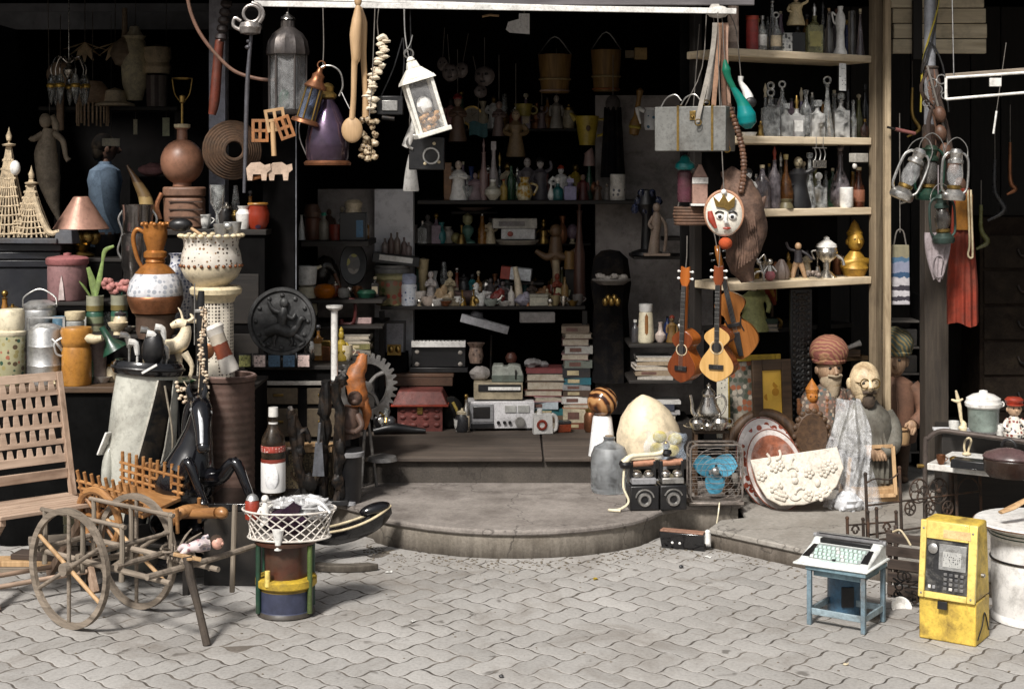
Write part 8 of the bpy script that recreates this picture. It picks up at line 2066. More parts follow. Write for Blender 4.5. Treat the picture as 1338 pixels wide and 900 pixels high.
for k in range(14):g.box(-31+k*4.8,-17,34.2,1.6,10,1.4)
ks.part('black_keys',BLK,g);g=t.g()
for x,z in((-28,20),(28,19),(-28,4),(28,4)):g.ball(x,-17.6,z,3,1.4,3,8)
t.part('corner_stud',cm((.4,.37,.33)),g)
box_item('black_block','plain black slab between the brown case and the keyboard','slab',Vector(((574-CX)*8.75/F,8.75,z2+.001)),8.75/F,76,40,6.4,BLK)
t=T('tilted_board','grey white plank box tilted across the dark gap under the lower shelf','plank',632,428,8.6,ry=15);g=t.g();g.box(0,0,0,64,14,10);t.part('plank',cm((.42,.42,.44),.6),g,.002)
t=T('grey_hat','dark grey flat hat lying on the tilted plank','hat',622,416,8.65,ry=15,body=(cm((.1,.1,.11),.9),lambda g:g.lathe([(0,0),(16,0),(15,2),(9,3),(7,9),(0,10)],20)))
t=T('hanging_iron_hooks','pair of iron rods propping up the tilted plank','rod',650,470,8.7);g=t.g();g.rod((-10,0,-60),(-8,0,32),1.4);t.part('rod',BLKM,g);t.o['label']='thin iron rod propping up the tilted plank'
t=T('picture_card','pale framed photograph leaning at the left end under the shelf','picture',516,465,8.75,rx=-8);g=t.g();g.box(0,0,0,28,3,46);t.part('frame',cm((.06,.05,.05)),g,.002);g=t.g();g.box(0,-1.8,4,22,.8,38);t.part('print',cm((.36,.35,.37),.5),g)
box_item('support_block','dark block under the pale photograph at the left end','block',Vector(((516-CX)*8.75/F,8.75,ZF)),8.75/F,34,30,92,DK)
t=T('gold_frame_plaque','little gilt plaque with two faces below the photograph','plaque',515,464,8.62);g=t.g();g.box(0,0,0,18,4,14);g.ball(-4,-2,8,4,2,5,10);g.ball(5,-2,8,4,2,5,10);t.part('plaque',BRASS,g,.001)
t=T('cassette_deck','silver cassette deck with dark window and knobs on the floor','cassette deck',655,562,8.48,rz=3,z=ZF)
SLV=M('brushed_silver_plastic',(.68,.67,.68),.4,.15,var=.08,scale=20,dirt=.35)
g=t.g();g.box(0,16,3,86,40,35);t.part('body',SLV,g,.003)
g=t.g();g.box(-26,-5,12,31,3,23);w=t.part('cassette_door',GRY,g,.002);g=t.g();g.box(-26,-6.8,17,22,1,15);w.part('window',BLKG,g,.001)
g=t.g();g.box(-25,-5.5,4,30,4,6);t.part('key_row',BLK,g,.001)
for k in range(2):g=t.g();g.box(12+k*17,-4.8,24,15,1.4,9);t.part('meter',cm((.42,.42,.4)),g,.001)
for x in(-4,4,11):g=t.g();g.rod((x,-7,11),(x,-4,11),2.2,n=12);t.part('knob',BLK,g)
g=t.g();g.rod((24,-9,12),(24,-4,12),6.5,n=22);t.part('volume_knob',STEEL,g)
for x in(-36,36):
 g=t.g();g.cyl(x,0,0,4,3);t.part('foot',BLK,g)
z3=ZF+38.5*8.48/F
t=T('tuner','beige and silver radio tuner standing on the cassette deck','radio',651,520,8.5,z=z3)
g=t.g();g.box(0,16,1.5,64,38,22);t.part('body',cm((.4,.34,.24)),g,.003);g=t.g();g.box(2,-3.6,12,56,1.4,9);d_=t.part('dial',BLK,g,.001);g=t.g();g.box(8,-4.6,14,42,1,4);d_.part('scale',WHT,g)
g=t.g();g.box(0,10,0,56,20,1.4);t.part('feet',BLK,g)
z4=z3+24*8.5/F
t=T('adding_machine','grey green rounded adding machine on top of the tuner','adding machine',663,496,8.5,z=z4)
g=t.g();g.prism([(-20,0),(21,0),(21,8),(17,20),(10,22),(2,22),(0,19),(-4,19),(-6,22),(-18,22),(-20,18)],0,26);t.part('case',cm((.36,.38,.34)),g,.004);g=t.g();g.box(0,-.8,0,41,1.6,9);t.part('front',cm((.16,.19,.16)),g,.002);g=t.g();g.rod((11,-2,4),(11,-3,16),1);t.part('lever',BLK,g)
t=T('white_basin','white bag of oddments slumped on the tuner','bag',627,492,8.6,z=z4,body=(cm((.42,.39,.37),.6),lambda g:(g.ball(0,0,8,13,10,9,18,.12),)))
t=T('floral_cup','pink floral vase on the white bag of oddments','vase',622,474,8.65,body=(PATT('floral_cup',(.3,.22,.18),[(.4,.28,.22),(.14,.09,.07)],50,.4,.4),lambda g:(g.lathe([(0,0),(8,0),(10,10),(8,20),(12,26),(10,26),(0,12)],20),)))
t=T('small_red_pot','little dark red pot on the adding machine','pot',668,473,8.6,body=(cm((.16,.05,.035)),lambda g:g.lathe([(0,0),(6,0),(8,6),(5,12),(0,13)],18)))
bk0=books([('magenta backed folder lowest in the pile beside the adding machine',(.16,.1,.09),9,2,0),('brown card folder second in that pile',(.2,.13,.08),8,-3,2)],712,8.62,ZF,w=50)
for lb,c,th,rz,dx in(('teal paperback right of the silver deck',(.04,.2,.22),8,4,2),('pale blue book tilted on the teal paperback',(.4,.45,.48),9,-6,-6),('pink and white magazine on the pale blue book',(.5,.3,.32),7,8,8),('dark red account book over the pink magazine',(.25,.05,.045),8,-2,-2),('brown ledger above the dark red account book',(.18,.11,.07),11,2,0),('black ledger above the brown ledger',(.03,.03,.03),10,-2,1),('dull crimson book topping the ledger pile',(.26,.07,.07),6,2,0)):
 bk0=books([(lb,c,th,rz,dx)],712,8.62,bk0,w=50)
t=T('grey_rags','small bundle of grey white rag on top of the ledger pile','rag',700,465,8.6,z=bk0,body=(cm((.3,.29,.29),.9),lambda g:(g.ball(-4,0,5,11,9,6,16,.2),g.ball(10,2,3,8,7,4,12,.2))))
zb=books([('dark red boxed book at the foot of the tall pile',(.22,.06,.03),8,0,0),('cream thick dictionary second from the foot of the tall pile',(.5,.44,.32),18,3,0),('orange spined book on the cream dictionary',(.42,.15,.06),6,-2,1),('white paperback on the orange spined book',(.55,.53,.5),9,4,-2),('dark brown book midway up the tall pile',(.1,.06,.04),8,-3,2),('grey box file midway up the tall pile',(.3,.3,.3),7,2,0),('teal jacket book sticking out of the tall pile',(.03,.17,.22),9,-6,3),('black book above the teal jacket book',(.03,.03,.035),12,1,0),('grey green book higher in the tall pile',(.2,.22,.19),10,3,2),('pinkish book above the grey green one',(.28,.16,.16),8,-4,0),('white and grey album high in the tall pile',(.42,.41,.38),10,2,3),('maroon book above the white album',(.14,.06,.06),9,-2,0),('tan book near the top of the tall pile',(.33,.27,.2),7,3,2),('dark tan book topping the tall pile',(.26,.2,.15),9,-3,0)],752,8.6,ZF,w=36,d=36)
t=T('oil_can','white plastic oil can with red badge beside the silver deck','oil can',713,563,8.36,rz=10,z=.2745)
g=t.g();g.box(-4,0,0,26,12,26,.9);g.tube([(8,0,25),(14,0,20),(14,0,6),(8,0,2)],2.6,8,sub=3);g.lathe([(4,25),(3.4,32),(0,33)],14,-8,0,0);t.part('can',WHT,g,.003);g=t.g();g.ring((-6,-6.6,12),5.4,1.8,'y',16,6);t.part('badge',RED,g)
t=T('black_hand_tool','black pistol shaped iron lying before the red chest','tool',522,560,8.34,rz=8,z=.2745);g=t.g();g.tube([(-34,0,4),(-10,0,8),(16,0,5),(34,-4,4)],[5,7,5,3],10,sub=4);g.tube([(-26,0,8),(-32,-4,20),(-24,-4,26)],[4,3,2],8,sub=3);t.part('tool',BLK,g)
t=T('green_yellow_bag','black bag with yellow trim right of the red chest','bag',590,560,8.55,z=ZF);g=t.g();g.ball(0,0,20,15,12,22,16,.06);t.part('bag',cm((.02,.02,.02),.7),g);g=t.g();g.tube([(2,-12,36),(8,-13,24),(10,-12,10)],2,8,sub=3);t.part('trim',cm((.4,.3,.08)),g)
Zw1,Zw2,Zw3=CH-(312-HY)*.0043+.001,CH-(388-HY)*.00425+.001,CH-(425-HY)*.00415+.001
def w_(px,z,Y=8.45):return Vector(((px-CX)*Y/F,Y,z))
S4=8.45/F
bottle('white tapering plastic bottle next to the black pillar',w_(394,Zw1),S4,34,7,'cone',WHT,None)
pot('copper_jar','brown lidded jar beside the white tapering bottle','jar',w_(408,Zw1),S4,[(0,0),(9,0),(10,4),(10,28),(8,30),(0,30)],cm((.18,.07,.04)),[(10,30),(12,36),(8,46),(0,48)],cm((.16,.09,.06)))
bottle('pale bottle with bright green cap on the wall shelf',w_(423,Zw1),S4,36,7,'round',cm((.3,.27,.22),.3),'cap',cm((.05,.38,.26)))
pot('red_mug','red enamel mug on the small wall shelf','mug',w_(439,Zw1),S4,[(0,0),(9,0),(9,20),(8,20),(8,3),(0,3)],cm((.32,.05,.03)),None,None,20,None,([(9,0,17),(15,0,14),(9,0,5)],1.3))
figurine('small brown carved figure behind the red enamel mug',w_(430,Zw1,8.6),S4,40,cm((.16,.09,.06)),cm((.22,.13,.09)),None)
t=box_item('black_radio','black radio with blue light strip and cream top on the wall shelf','radio',w_(462,Zw1,8.42),S4,34,22,36,BLK);g=t.g();g.box(9,-11.3,4,9,1,22);t.part('blue_strip',cm((.06,.18,.32),.3),g);g=t.g();g.lathe([(11,36),(10,40),(12,48),(8,52),(0,53)],20);t.part('cream_lid',cm((.5,.42,.3)),g)
t=pot('kitchen_mixer','white mixer jug on a cream motor base by the pillar','mixer',w_(400,Zw2-.02),S4,[(0,-18),(14,-18),(15,-14),(12,16),(10,19),(0,19)],CRM,[(9,20),(13,22),(15,46),(12,46),(0,30)],WHT,22,None,([(12,0,42),(20,0,46)],2));
t=pot('orange_bowl','bright orange gourd shaped bowl next to the mixer base','bowl',w_(424,Zw2),S4,[(0,0),(10,0),(14,6),(14,12),(9,17),(0,18)],cm((.62,.19,.03),.35))
t=put('rooster','dark glazed rooster figure above the orange bowl','bird figure',w_(426,Zw2+.08,8.6),S4);g=t.g();g.tube([(-6,0,-18),(-8,0,6),(0,0,22),(12,0,12),(18,0,-6)],[6,14,13,6,2],14,sub=4);t.part('body',cm((.03,.022,.02),.25),g);g=t.g();g.tube([(12,-6,10),(17,-7,-2),(22,-6,-16)],[2,3,1.4],8,sub=3);t.part('tail',cm((.3,.13,.07)),g)
t=T('oval_tray_picture','black edged oval tray painted with a yellow bird on the white wall','tray',462,345,8.55,rx=-5);g=t.g();g.lathe([(0,0),(16,0),(18,2),(17,4),(0,2)],32,sy=1.55);q=t.part('tray',BLK,g);q.o.rotation_euler.x=R(90);g=t.g();g.lathe([(0,2.4),(15.5,2.5),(15.5,3),(0,3)],32,sy=1.55);q=t.part('painting',PATT('yellow_bird_tray',(.13,.11,.09),[(.42,.38,.08),(.1,.08,.07),(.3,.26,.22)],22,.5,.3),g);q.o.rotation_euler.x=R(90)
t=pot('green_dish','dark green glazed dish with a red stand by the white wall','dish',w_(479,Zw2),S4,[(0,0),(10,0),(13,6),(10,10),(0,10)],cm((.04,.16,.1),.3))
pot('clock','small pale round alarm clock below the oval tray','clock',w_(449,Zw2),S4,[(0,0),(6,0),(8,6),(7,12),(0,13)],cm((.38,.36,.33)))
box_item('pink_book_box','pink and white flat box on the lowest wall shelf','box',w_(474,Zw3,8.4),S4,24,18,8,cm((.5,.36,.34),.6))
t=T('red_clamp','dark red iron cramp left of the pink box','clamp',454,425,8.35);g=t.g();g.tube([(-8,0,2),(8,0,4),(10,0,30),(2,0,34)],2.4,8,sub=3);g.rod((-8,0,0),(-8,0,8),3);t.part('clamp',cm((.2,.04,.04)),g)
zb=books([('grey journal lowest of the papers by the gear',(.26,.24,.2),7,2,0),('olive journal above the grey journal',(.22,.2,.08),7,-4,1),('cream brochure above the olive journal',(.45,.4,.32),5,5,-1),('stone coloured brochure on top of the papers by the gear',(.36,.33,.28),6,-2,0)],468,8.3,CH-(462-HY)*.00415,w=34,d=30)
t=T('paper_ledge','dark ledge under the papers by the gear','ledge',468,463,8.3);g=t.g();g.box(0,0,-4,44,40,3.6);g.box(0,14,-80,40,4,76);t.part('board',DW,g)
Zk1,Zk2,Zk3=CH-(450-HY)*.0041+.001,CH-(497-HY)*.0041+.001,CH-(552-HY)*.0041+.001
def k_(px,z,Y=8.3):return Vector(((px-CX)*Y/F,Y,z))
t=pot('cream_bottle','cream flask with wide brown stripe and white cap on the small shelf','flask',k_(844,Zk1),.00415,[(0,0),(10,0),(11,3),(9,38),(8,40),(0,40)],CRM,[(8.4,40),(9,42),(9,50),(0,51)],WHT);g=t.g();g.tube([(0,-9.6,4),(0,-9,22),(0,-7.8,38)],3,8,flat=.4);t.part('stripe',cm((.36,.16,.05)),g)
t=pot('white_orb_vase','round pinkish white bud vase beside the cream flask','vase',k_(863,Zk1),.00415,[(0,0),(4,0),(7,5),(7,10),(3,15),(2.4,24),(3.4,26),(0,25)],cm((.6,.5,.45)))
bottle('small dark bottle at the edge left of the cream flask',k_(830,Zk1),.00415,30,5,'round',cm((.1,.1,.11),.2),'cap',WHT)
figurine('small gilt and red idol right of the bud vase',k_(878,Zk1),.00415,34,cm((.28,.16,.05)),cm((.3,.2,.1)),RED)
z_=Zk2
for i,(lb,c,th,dx)in enumerate((('pale folded newspaper lowest in the small shelf pile',(.4,.37,.33),5,4),('brown paper parcel second in the small shelf pile',(.3,.23,.16),7,0),('white folded cloth above the brown paper parcel',(.46,.42,.38),6,-2),('tan envelope near the top of the small shelf pile',(.36,.28,.19),5,3),('grey white journal topping the small shelf pile',(.45,.43,.4),6,1))):
 z_=books([(lb,c,th,(i*37)%11-5,dx)],852,8.3,z_,S=.00415,w=46,d=40)
z_=Zk3
for i,(lb,c,th,dx)in enumerate((('black file lowest on the bottom small shelf',(.05,.05,.05),9,0),('grey magazine above the black file',(.34,.33,.33),5,3),('dark blue book above the grey magazine',(.05,.06,.1),8,-3),('white loose paper sheaf above the dark blue book',(.5,.49,.47),4,4))):
 z_=books([(lb,c,th,(i*41)%9-4,dx)],856,8.3,z_,S=.00415,w=54,d=40)
t=T('sewing_figure','cluster of dark blue glass and iron beside the wicker basket','ornament',845,333,8.25)
g=t.g();g.lathe([(0,0),(22,0),(20,4),(8,8),(6,50),(16,66),(10,84),(0,86)],18);t.part('stem',BLK,g);g=t.g()
for k in range(8):g.ball(-16+k*4.4,-8,60+(k%3)*10,5,4,6,8,.15)
t.part('blue_glass',GLASS('dark_blue_glass',(.12,.15,.3),.08,.2),g)
t=T('twin_statuettes','pale bronze statuette with raised arm before the dark ornament','statuette',858,333,8.12)
g=t.g();g.tube([(-4,0,0),(-2,0,26),(0,0,44),(0,0,56)],[8,6,7,4],12,sub=4);g.ball(0,0,62,5,5,6);g.tube([(4,0,50),(11,-2,40),(12,-2,22),(10,0,4)],2.2,8,sub=4);g.tube([(-5,0,50),(-10,-3,40),(-6,-6,34)],2,8,sub=3);g.box(0,0,-1,34,16,3);t.part('figure',cm((.38,.29,.23)),g)
t=box_item('grey_carton','long grey box with a white end beside the wicker basket','box',Vector(((893-CX)*8.2/F,8.22,CH-(308-HY)*.0041)),.0041,48,20,22,cm((.26,.25,.25),.5));g=t.g();g.box(18,-10.4,4,12,1,13);t.part('white_end',WHT,g)
t=T('carton_ledge','dark ledge carrying the long grey box','ledge',893,309,8.22);g=t.g();g.box(0,4,-5,56,34,4.6);t.part('board',DW,g)
Y9=9.2
t=T('left_bay_shelf','long dim shelf of urns and hats deep in the left bay','shelf',145,140,9.4);g=t.g();g.box(0,14,-5,180,60,5);t.part('board',DW,g,.003)
for x in(-80,80):g=t.g();g.box(x,36,-330,8,8,325);t.part('upright',DWZ,g)
zsh=t.o.location.z+.001
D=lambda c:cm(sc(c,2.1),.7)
SD9=9.35/F
def lb_(px,dy=0):return Vector(((px-CX)*(9.35+dy)/F,9.35+dy,zsh))
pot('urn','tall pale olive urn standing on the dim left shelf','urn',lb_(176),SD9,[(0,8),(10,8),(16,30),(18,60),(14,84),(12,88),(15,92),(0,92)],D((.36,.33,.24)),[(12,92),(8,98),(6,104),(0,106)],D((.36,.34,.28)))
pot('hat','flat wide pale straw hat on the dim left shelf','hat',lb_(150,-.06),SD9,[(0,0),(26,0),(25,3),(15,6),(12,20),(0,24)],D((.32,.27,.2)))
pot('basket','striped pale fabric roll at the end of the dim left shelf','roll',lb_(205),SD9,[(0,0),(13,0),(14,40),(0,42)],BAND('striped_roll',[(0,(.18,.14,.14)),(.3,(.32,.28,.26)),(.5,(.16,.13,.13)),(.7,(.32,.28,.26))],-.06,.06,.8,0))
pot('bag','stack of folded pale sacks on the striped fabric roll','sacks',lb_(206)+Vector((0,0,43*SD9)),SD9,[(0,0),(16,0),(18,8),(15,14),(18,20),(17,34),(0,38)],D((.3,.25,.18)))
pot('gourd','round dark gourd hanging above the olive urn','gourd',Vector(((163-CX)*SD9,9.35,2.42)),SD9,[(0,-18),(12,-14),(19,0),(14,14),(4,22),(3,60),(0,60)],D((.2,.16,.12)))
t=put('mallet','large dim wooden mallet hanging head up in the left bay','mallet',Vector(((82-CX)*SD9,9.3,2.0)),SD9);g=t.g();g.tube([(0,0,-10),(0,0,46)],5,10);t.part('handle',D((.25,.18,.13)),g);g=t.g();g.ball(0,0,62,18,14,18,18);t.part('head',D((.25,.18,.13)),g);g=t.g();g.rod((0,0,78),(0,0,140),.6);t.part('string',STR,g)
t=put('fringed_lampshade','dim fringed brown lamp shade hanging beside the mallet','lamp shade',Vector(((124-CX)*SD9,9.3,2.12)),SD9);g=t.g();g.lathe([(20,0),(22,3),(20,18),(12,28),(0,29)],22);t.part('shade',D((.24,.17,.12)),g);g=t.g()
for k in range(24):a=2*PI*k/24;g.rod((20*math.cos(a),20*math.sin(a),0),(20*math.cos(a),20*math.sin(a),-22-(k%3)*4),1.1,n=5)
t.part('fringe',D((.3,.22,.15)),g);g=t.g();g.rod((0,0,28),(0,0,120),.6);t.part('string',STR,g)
for px,lb in((105,'dim crossed fan of pale feathers above the fringed shade'),(145,'second dim fan of pale feathers near the round gourd')):
 t=put('feather_fan',lb,'fan',Vector(((px-CX)*SD9,9.45,2.5)),SD9)
 g=t.g()
 for k in range(7):a=R(200+k*23);g.tube([(0,0,0),(14*math.cos(a),-1,14*math.sin(a)),(30*math.cos(a),0,26*math.sin(a))],[1,4,1],8,sub=3,flat=.3)
 t.part('feathers',D((.34,.27,.18)),g)
 g=t.g();g.rod((0,0,0),(0,0,60),.6);t.part('string',STR,g)
t=T('chandelier','small glass chandelier with golden lit drops in the left bay','chandelier',90,140,8.6)
g=t.g();g.lathe([(2,60),(4,52),(8,48),(6,40),(2,36)],14);g.tube([(0,0,58),(0,0,70),(0,0,150)],.7,6);st=t.part('stem',SILV,g)
for k in range(7):
 a=2*PI*k/7;x,y=22*math.cos(a),22*math.sin(a)
 g=t.g();g.tube([(0,0,56),(x*.6,y*.6,66),(x,y,52),(x,y,42)],.9,6,sub=4);st.part('arm',SILV,g)
 g=t.g();g.lathe([(2,42),(5,36),(5.6,24),(4,14),(1.4,4),(0,2)],12,x,y,0);t.part('glass_shade',GL,g)
 g=t.g();g.ball(x,y,27,6.6,6.6,5,12);t.part('golden_bulb',M('golden_glass',(.62,.4,.1),.15,.5),g)
t=T('mermaid_carving','tall dim carved mermaid with raised arm hanging in the left bay','carving',62,280,8.9)
g=t.g();g.tube([(14,0,-4),(8,0,16),(2,0,46),(-2,0,78),(0,0,96),(2,0,112)],[3,8,15,15,11,7],16,sub=4);g.ball(-2,-2,122,8,8,10,14);g.tube([(-6,-2,104),(-16,-8,98),(-20,-10,100)],[5,4,3],10,sub=3);g.tube([(8,0,106),(20,0,96),(24,0,76),(28,0,70)],[5,4,3,4],10,sub=4);g.tube([(4,2,128),(10,3,116),(9,3,100)],[5,5,3],10,sub=3)
g.tube([(12,0,0),(22,0,-18),(26,0,-12)],[3,4,1],8,sub=2);t.part('figure',M('dim_grey_wood',(.52,.43,.33),.65,var=.25,scale=20,dirt=.4),g)
g=t.g();g.rod((2,2,130),(0,2,290),.6);t.part('string',STR,g)
for px,py,w,h,c,lb in((145,191,23,10,(.34,.32,.26),'blank pale name plate hanging on a thread in the left bay'),(177,176,5,20,(.34,.32,.24),'narrow pale switch plate deep in the left bay'),(217,178,9,24,(.3,.31,.22),'greenish pale tag hanging deep in the left bay')):
 t=T('wall_plate',lb,'plate',px,py,9.6,body=(D(c),lambda g,w=w,h=h:g.box(0,0,0,w,2,h)));g=t.g();g.rod((0,1,h),(0,1,h+160),.4,n=5);t.part('string',STR,g)
YP=13.0;SPp=YP/F
t=T('person','person in a faded blue denim shirt standing with back turned inside shop','person',137,0,YP,rz=118,z=.27)
sp=1/SPp
hts=lambda zz_:zz_*sp
g=t.g().push(k=sp)
g.lathe([(0,.86),(.15,.86),(.165,.95),(.155,1.08),(.17,1.25),(.2,1.36),(.17,1.44),(.07,1.49),(.055,1.54),(0,1.55)],26,sy=.62)
for s_ in(-1,1):
 g.tube([(s_*.16,0,1.42),(s_*.235,.01,1.28),(s_*.25,.0,1.12),(s_*.23,-.09,.92),(s_*.21,-.13,.84)],[.062,.058,.05,.043,.034],12,sub=4)
 g.tube([(s_*.085,0,.92),(s_*.1,0,.7),(s_*.105,-.01,.47),(s_*.105,.02,.12),(s_*.105,0,.05)],[.095,.085,.062,.045,.04],12,sub=4);g.tube([(s_*.105,.04,.035),(s_*.11,-.16,.03)],[.045,.035],10)
g.lathe([(.05,1.48),(.05,1.56)],14);g.ball(0,-.01,1.63,.078,.095,.115,20);g.tube([(0,-.1,1.645),(0,-.125,1.61),(0,-.1,1.6)],[.012,.02,.016],8,sub=2);g.ball(-.08,0,1.62,.014,.022,.032,8);g.ball(.08,0,1.62,.014,.022,.032,8)
for s_ in(-1,1):
 g.ball(s_*.21,-.16,.8,.02,.042,.05,10)
 for k in range(4):g.tube([(s_*.21,-.135-k*.018,.77),(s_*.212,-.14-k*.02,.735),(s_*.2,-.13-k*.018,.705+k*.004)],[.0095,.009,.0075],6,sub=2)
 g.tube([(s_*.2,-.19,.81),(s_*.19,-.22,.785),(s_*.187,-.225,.755)],[.011,.01,.008],6,sub=2)
bd=t.part('body',cm((.2,.11,.075),.6),g)
g=t.g().push(k=sp)
g.lathe([(.175,.8),(.18,.95),(.17,1.08),(.185,1.25),(.215,1.36),(.185,1.445),(.085,1.495),(.08,1.52),(.06,1.5)],30,sy=.66,amp=.015,lobes=9)
for s_ in(-1,1):g.tube([(s_*.155,0,1.425),(s_*.245,.01,1.28),(s_*.262,0,1.12),(s_*.243,-.08,.94)],[.078,.072,.062,.055],12,sub=4)
DEN=M('faded_denim',(.22,.3,.4),.85,var=.25,scale=12,dirt=.35,dcol=(.05,.08,.13))
t.part('shirt',DEN,g)
g=t.g().push(k=sp)
g.lathe([(.165,.84),(.175,.9),(.17,.96),(.16,.97)],24,sy=.66)
for s_ in(-1,1):g.tube([(s_*.085,0,.9),(s_*.1,0,.7),(s_*.105,-.01,.47),(s_*.105,.02,.1)],[.108,.098,.078,.072],12,sub=4)
t.part('trousers',cm((.03,.03,.035),.9),g)
g=t.g().push(k=sp);g.ball(0,.012,1.66,.088,.1,.1,18,.03);g.ball(0,.05,1.6,.07,.06,.08,14,.03);t.part('hair',cm((.012,.01,.009),.7),g)
g=t.g().push(k=sp);
for s_ in(-1,1):g.ball(s_*.032,-.098,1.645,.012,.008,.009,8)
t.part('eyes',BLK,g)
t=T('bedding','dim pinkish bundle of cloth on a crate deep in the left bay','bundle',200,228,9.2);g=t.g();g.ball(0,0,6,18,14,9,18,.12);t.part('bundle',D((.2,.1,.1)),g);g=t.g();g.box(0,0,-200,50,40,197);t.part('crate',DK,g)
t=T('plank_wall','rough pale boards nailed up high in the right bay','boards',0,0,6,u=1);t.o.location=(0,0,0)
x0,x1=(1166-CX)*8.2/F,(1288-CX)*8.2/F
RWD=WOOD('rough_grey_plank',(.5,.42,.3),(.78,.68,.52),'X',.6,.85,dirt=.5,bmp=.5)
for k in range(5):
 z=CH+(225-70)*8.2/F+k*.082
 g=t.g();g.box((x0+x1)/2+random.uniform(-.01,.01),8.22,z,x1-x0,.03,.077,rz=random.uniform(-.4,.4));t.part('plank',RWD,g,.004)
g=t.g();g.box((x0+x1)/2-.12,8.19,CH+(225-78)*8.2/F,.05,.03,.5);t.part('batten',DWZ,g,.003)
t=T('drain_pipe','grey pipe running up the front of the right bay above brown post','pipe',1215,207,7.5);g=t.g();g.tube([(0,0,0),(0,0,120),(0,0,250),(-2,0,340)],7.5,16,sub=2);t.part('pipe',M('grey_pipe',(.36,.37,.4),.5,.2,var=.2,scale=10,dirt=.5),g)
g=t.g();g.ring((0,0,118),9,2.4,n=18);g.lathe([(8,-2),(10,2),(10,40),(8,44)],18);t.part('rusty_sleeve',RUST,g)
for lb,c,pts in(('thin yellow cable crossing the grey pipe',(.4,.32,.05),[(14,-9,240),(6,-11,190),(-6,-11,150),(-12,-9,120),(-14,-8,60)]),('thin black cable wound round the grey pipe',(.02,.02,.02),[(8,-10,236),(4,-11,170),(-14,-10,110),(-4,-11,150),(14,-10,120),(22,-9,60)])):
 t=T('cable',lb,'cable',1215,207,7.5,body=(cm(c,.5),lambda g,pts=pts:g.tube(pts,1.3,6,sub=4)))
t=T('saddle_straps','tangle of dark leather straps and iron hooks round the post top','straps',1213,180,7.4)
for k in range(9):
 g=t.g();r=random.Random(k);g.tube([(r.uniform(-8,6),-14,88),(r.uniform(-18,10),-18,60),(r.uniform(-6,24),-16,20),(r.uniform(0,30),-14,-30)],r.uniform(1.8,3.4),7,sub=4,flat=.5);t.part('strap',cm((.06,.035,.025),.6)if k%3 else cm((.17,.08,.045),.6),g)
g=t.g()
for k in range(7):g.ring((-8+k*4,-18,44+(k*13)%34),4+k%3,1,'y',12,6)
t.part('hooks',STEEL,g)
TW=M('tan_wood_handle',(.3,.15,.07),.5)
t=T('plane_handles','string of brown wooden knobs and pulleys hanging behind the lamps','wooden pulleys',1262,300,7.3,ry=-12);g=t.g()
for k in range(7):g.ball(6*math.sin(k),0,10+k*24,8,7,11,12)
t.part('knobs',cm((.16,.08,.05),.5),g);g=t.g();g.tube([(0,0,0),(2,3,90),(-4,3,220)],1.6,6,sub=3);t.part('rope',STR,g)
def hurricane(label,px,py,Y,k,ry,frame_m,glass_m,rz=0):
 t=T('hurricane_lamp',label,'lantern',px,py,Y,ry=ry,rz=rz,group='hurricane lamps on the post')
 g=t.g().push(k=k);g.lathe([(0,0),(16,0),(18,3),(18,9),(13,14),(10,17),(0,17)],24);t.part('tank',frame_m,g)
 g=t.g().push(k=k);g.lathe([(9,17),(11,19),(11,23),(8,24)],18);t.part('burner',BRASS,g)
 g=t.g().push(k=k);g.lathe([(8,24),(12,32),(13,42),(10,54),(8.4,57),(8,57),(9.6,54),(12.4,42),(11.4,32),(7.6,24)],22);t.part('globe',glass_m,g)
 g=t.g().push(k=k);g.lathe([(9,57),(12,58),(12,62),(8,66),(9,72),(11,74),(7,80),(0,81)],20);t.part('chimney',frame_m,g)
 for s_ in(-1,1):
  g=t.g().push(k=k);g.tube([(s_*15,0,12),(s_*20,0,22),(s_*20,0,60),(s_*14,0,72),(s_*8,0,74)],2.1,9,sub=4);t.part('side_tube',frame_m,g)
 g=t.g().push(k=k);g.tube([(-19,0,56),(-16,-2,84),(0,-2,98),(16,-2,84),(19,0,56)],.8,6,sub=4);t.part('bail',STEEL,g)
 return t
hurricane('silver hurricane lamp tilted, hanging on the left of the post',1176,260,7.18,.88,-157+180,M('worn_chrome',(.56,.55,.53),.28,.9,var=.15,scale=14,dirt=.4),GLC)
hurricane('upright silver hurricane lamp hanging in front of the post',1246,262,7.05,.84,3,M('worn_chrome',(0,0,0)),GLC)
hurricane('dark green hurricane lamp hanging between the silver ones',1212,262,7.22,.9,4,M('dark_green_lamp',(.015,.07,.045),.35,.3,var=.3),GLD)
hurricane('black and grey hurricane lamp hanging lowest on the post',1233,318,7.12,.8,-3,M('grey_green_lamp',(.06,.1,.085),.4,.4,var=.3),GLD)
t=T('red_sack','deep red cloth bag hanging full length behind the lamps','bag',1258,424,7.3)
g=t.g();g.sheet(lambda u,v:((u-.5)*(20+20*min(1,v*1.4))+2*v,-9+12*(2*u-1)**2+1.8*math.sin(u*26+v)*(.3+v),178*(1-v)+3*math.sin(u*7)*v),30,14,5);t.part('cloth',M('deep_red_cloth',(.3,.04,.018),.75,var=.25,scale=10,dirt=.35),g)
g=t.g();g.sheet(lambda u,v:((u-.5)*22,-13+6*(2*u-1)**2,170-46*v),8,6,2);t.part('orange_panel',cm((.4,.17,.03),.7),g)
g=t.g();g.tube([(2,-15,176),(4,-16,110),(2,-16,92),(7,-16,88),(8,-16,100),(6,-15,176)],1.3,7,sub=4);t.part('drawstring',CREAMY,g);g=t.g();g.rod((0,0,176),(0,4,226),1);t.part('cord',STR,g)
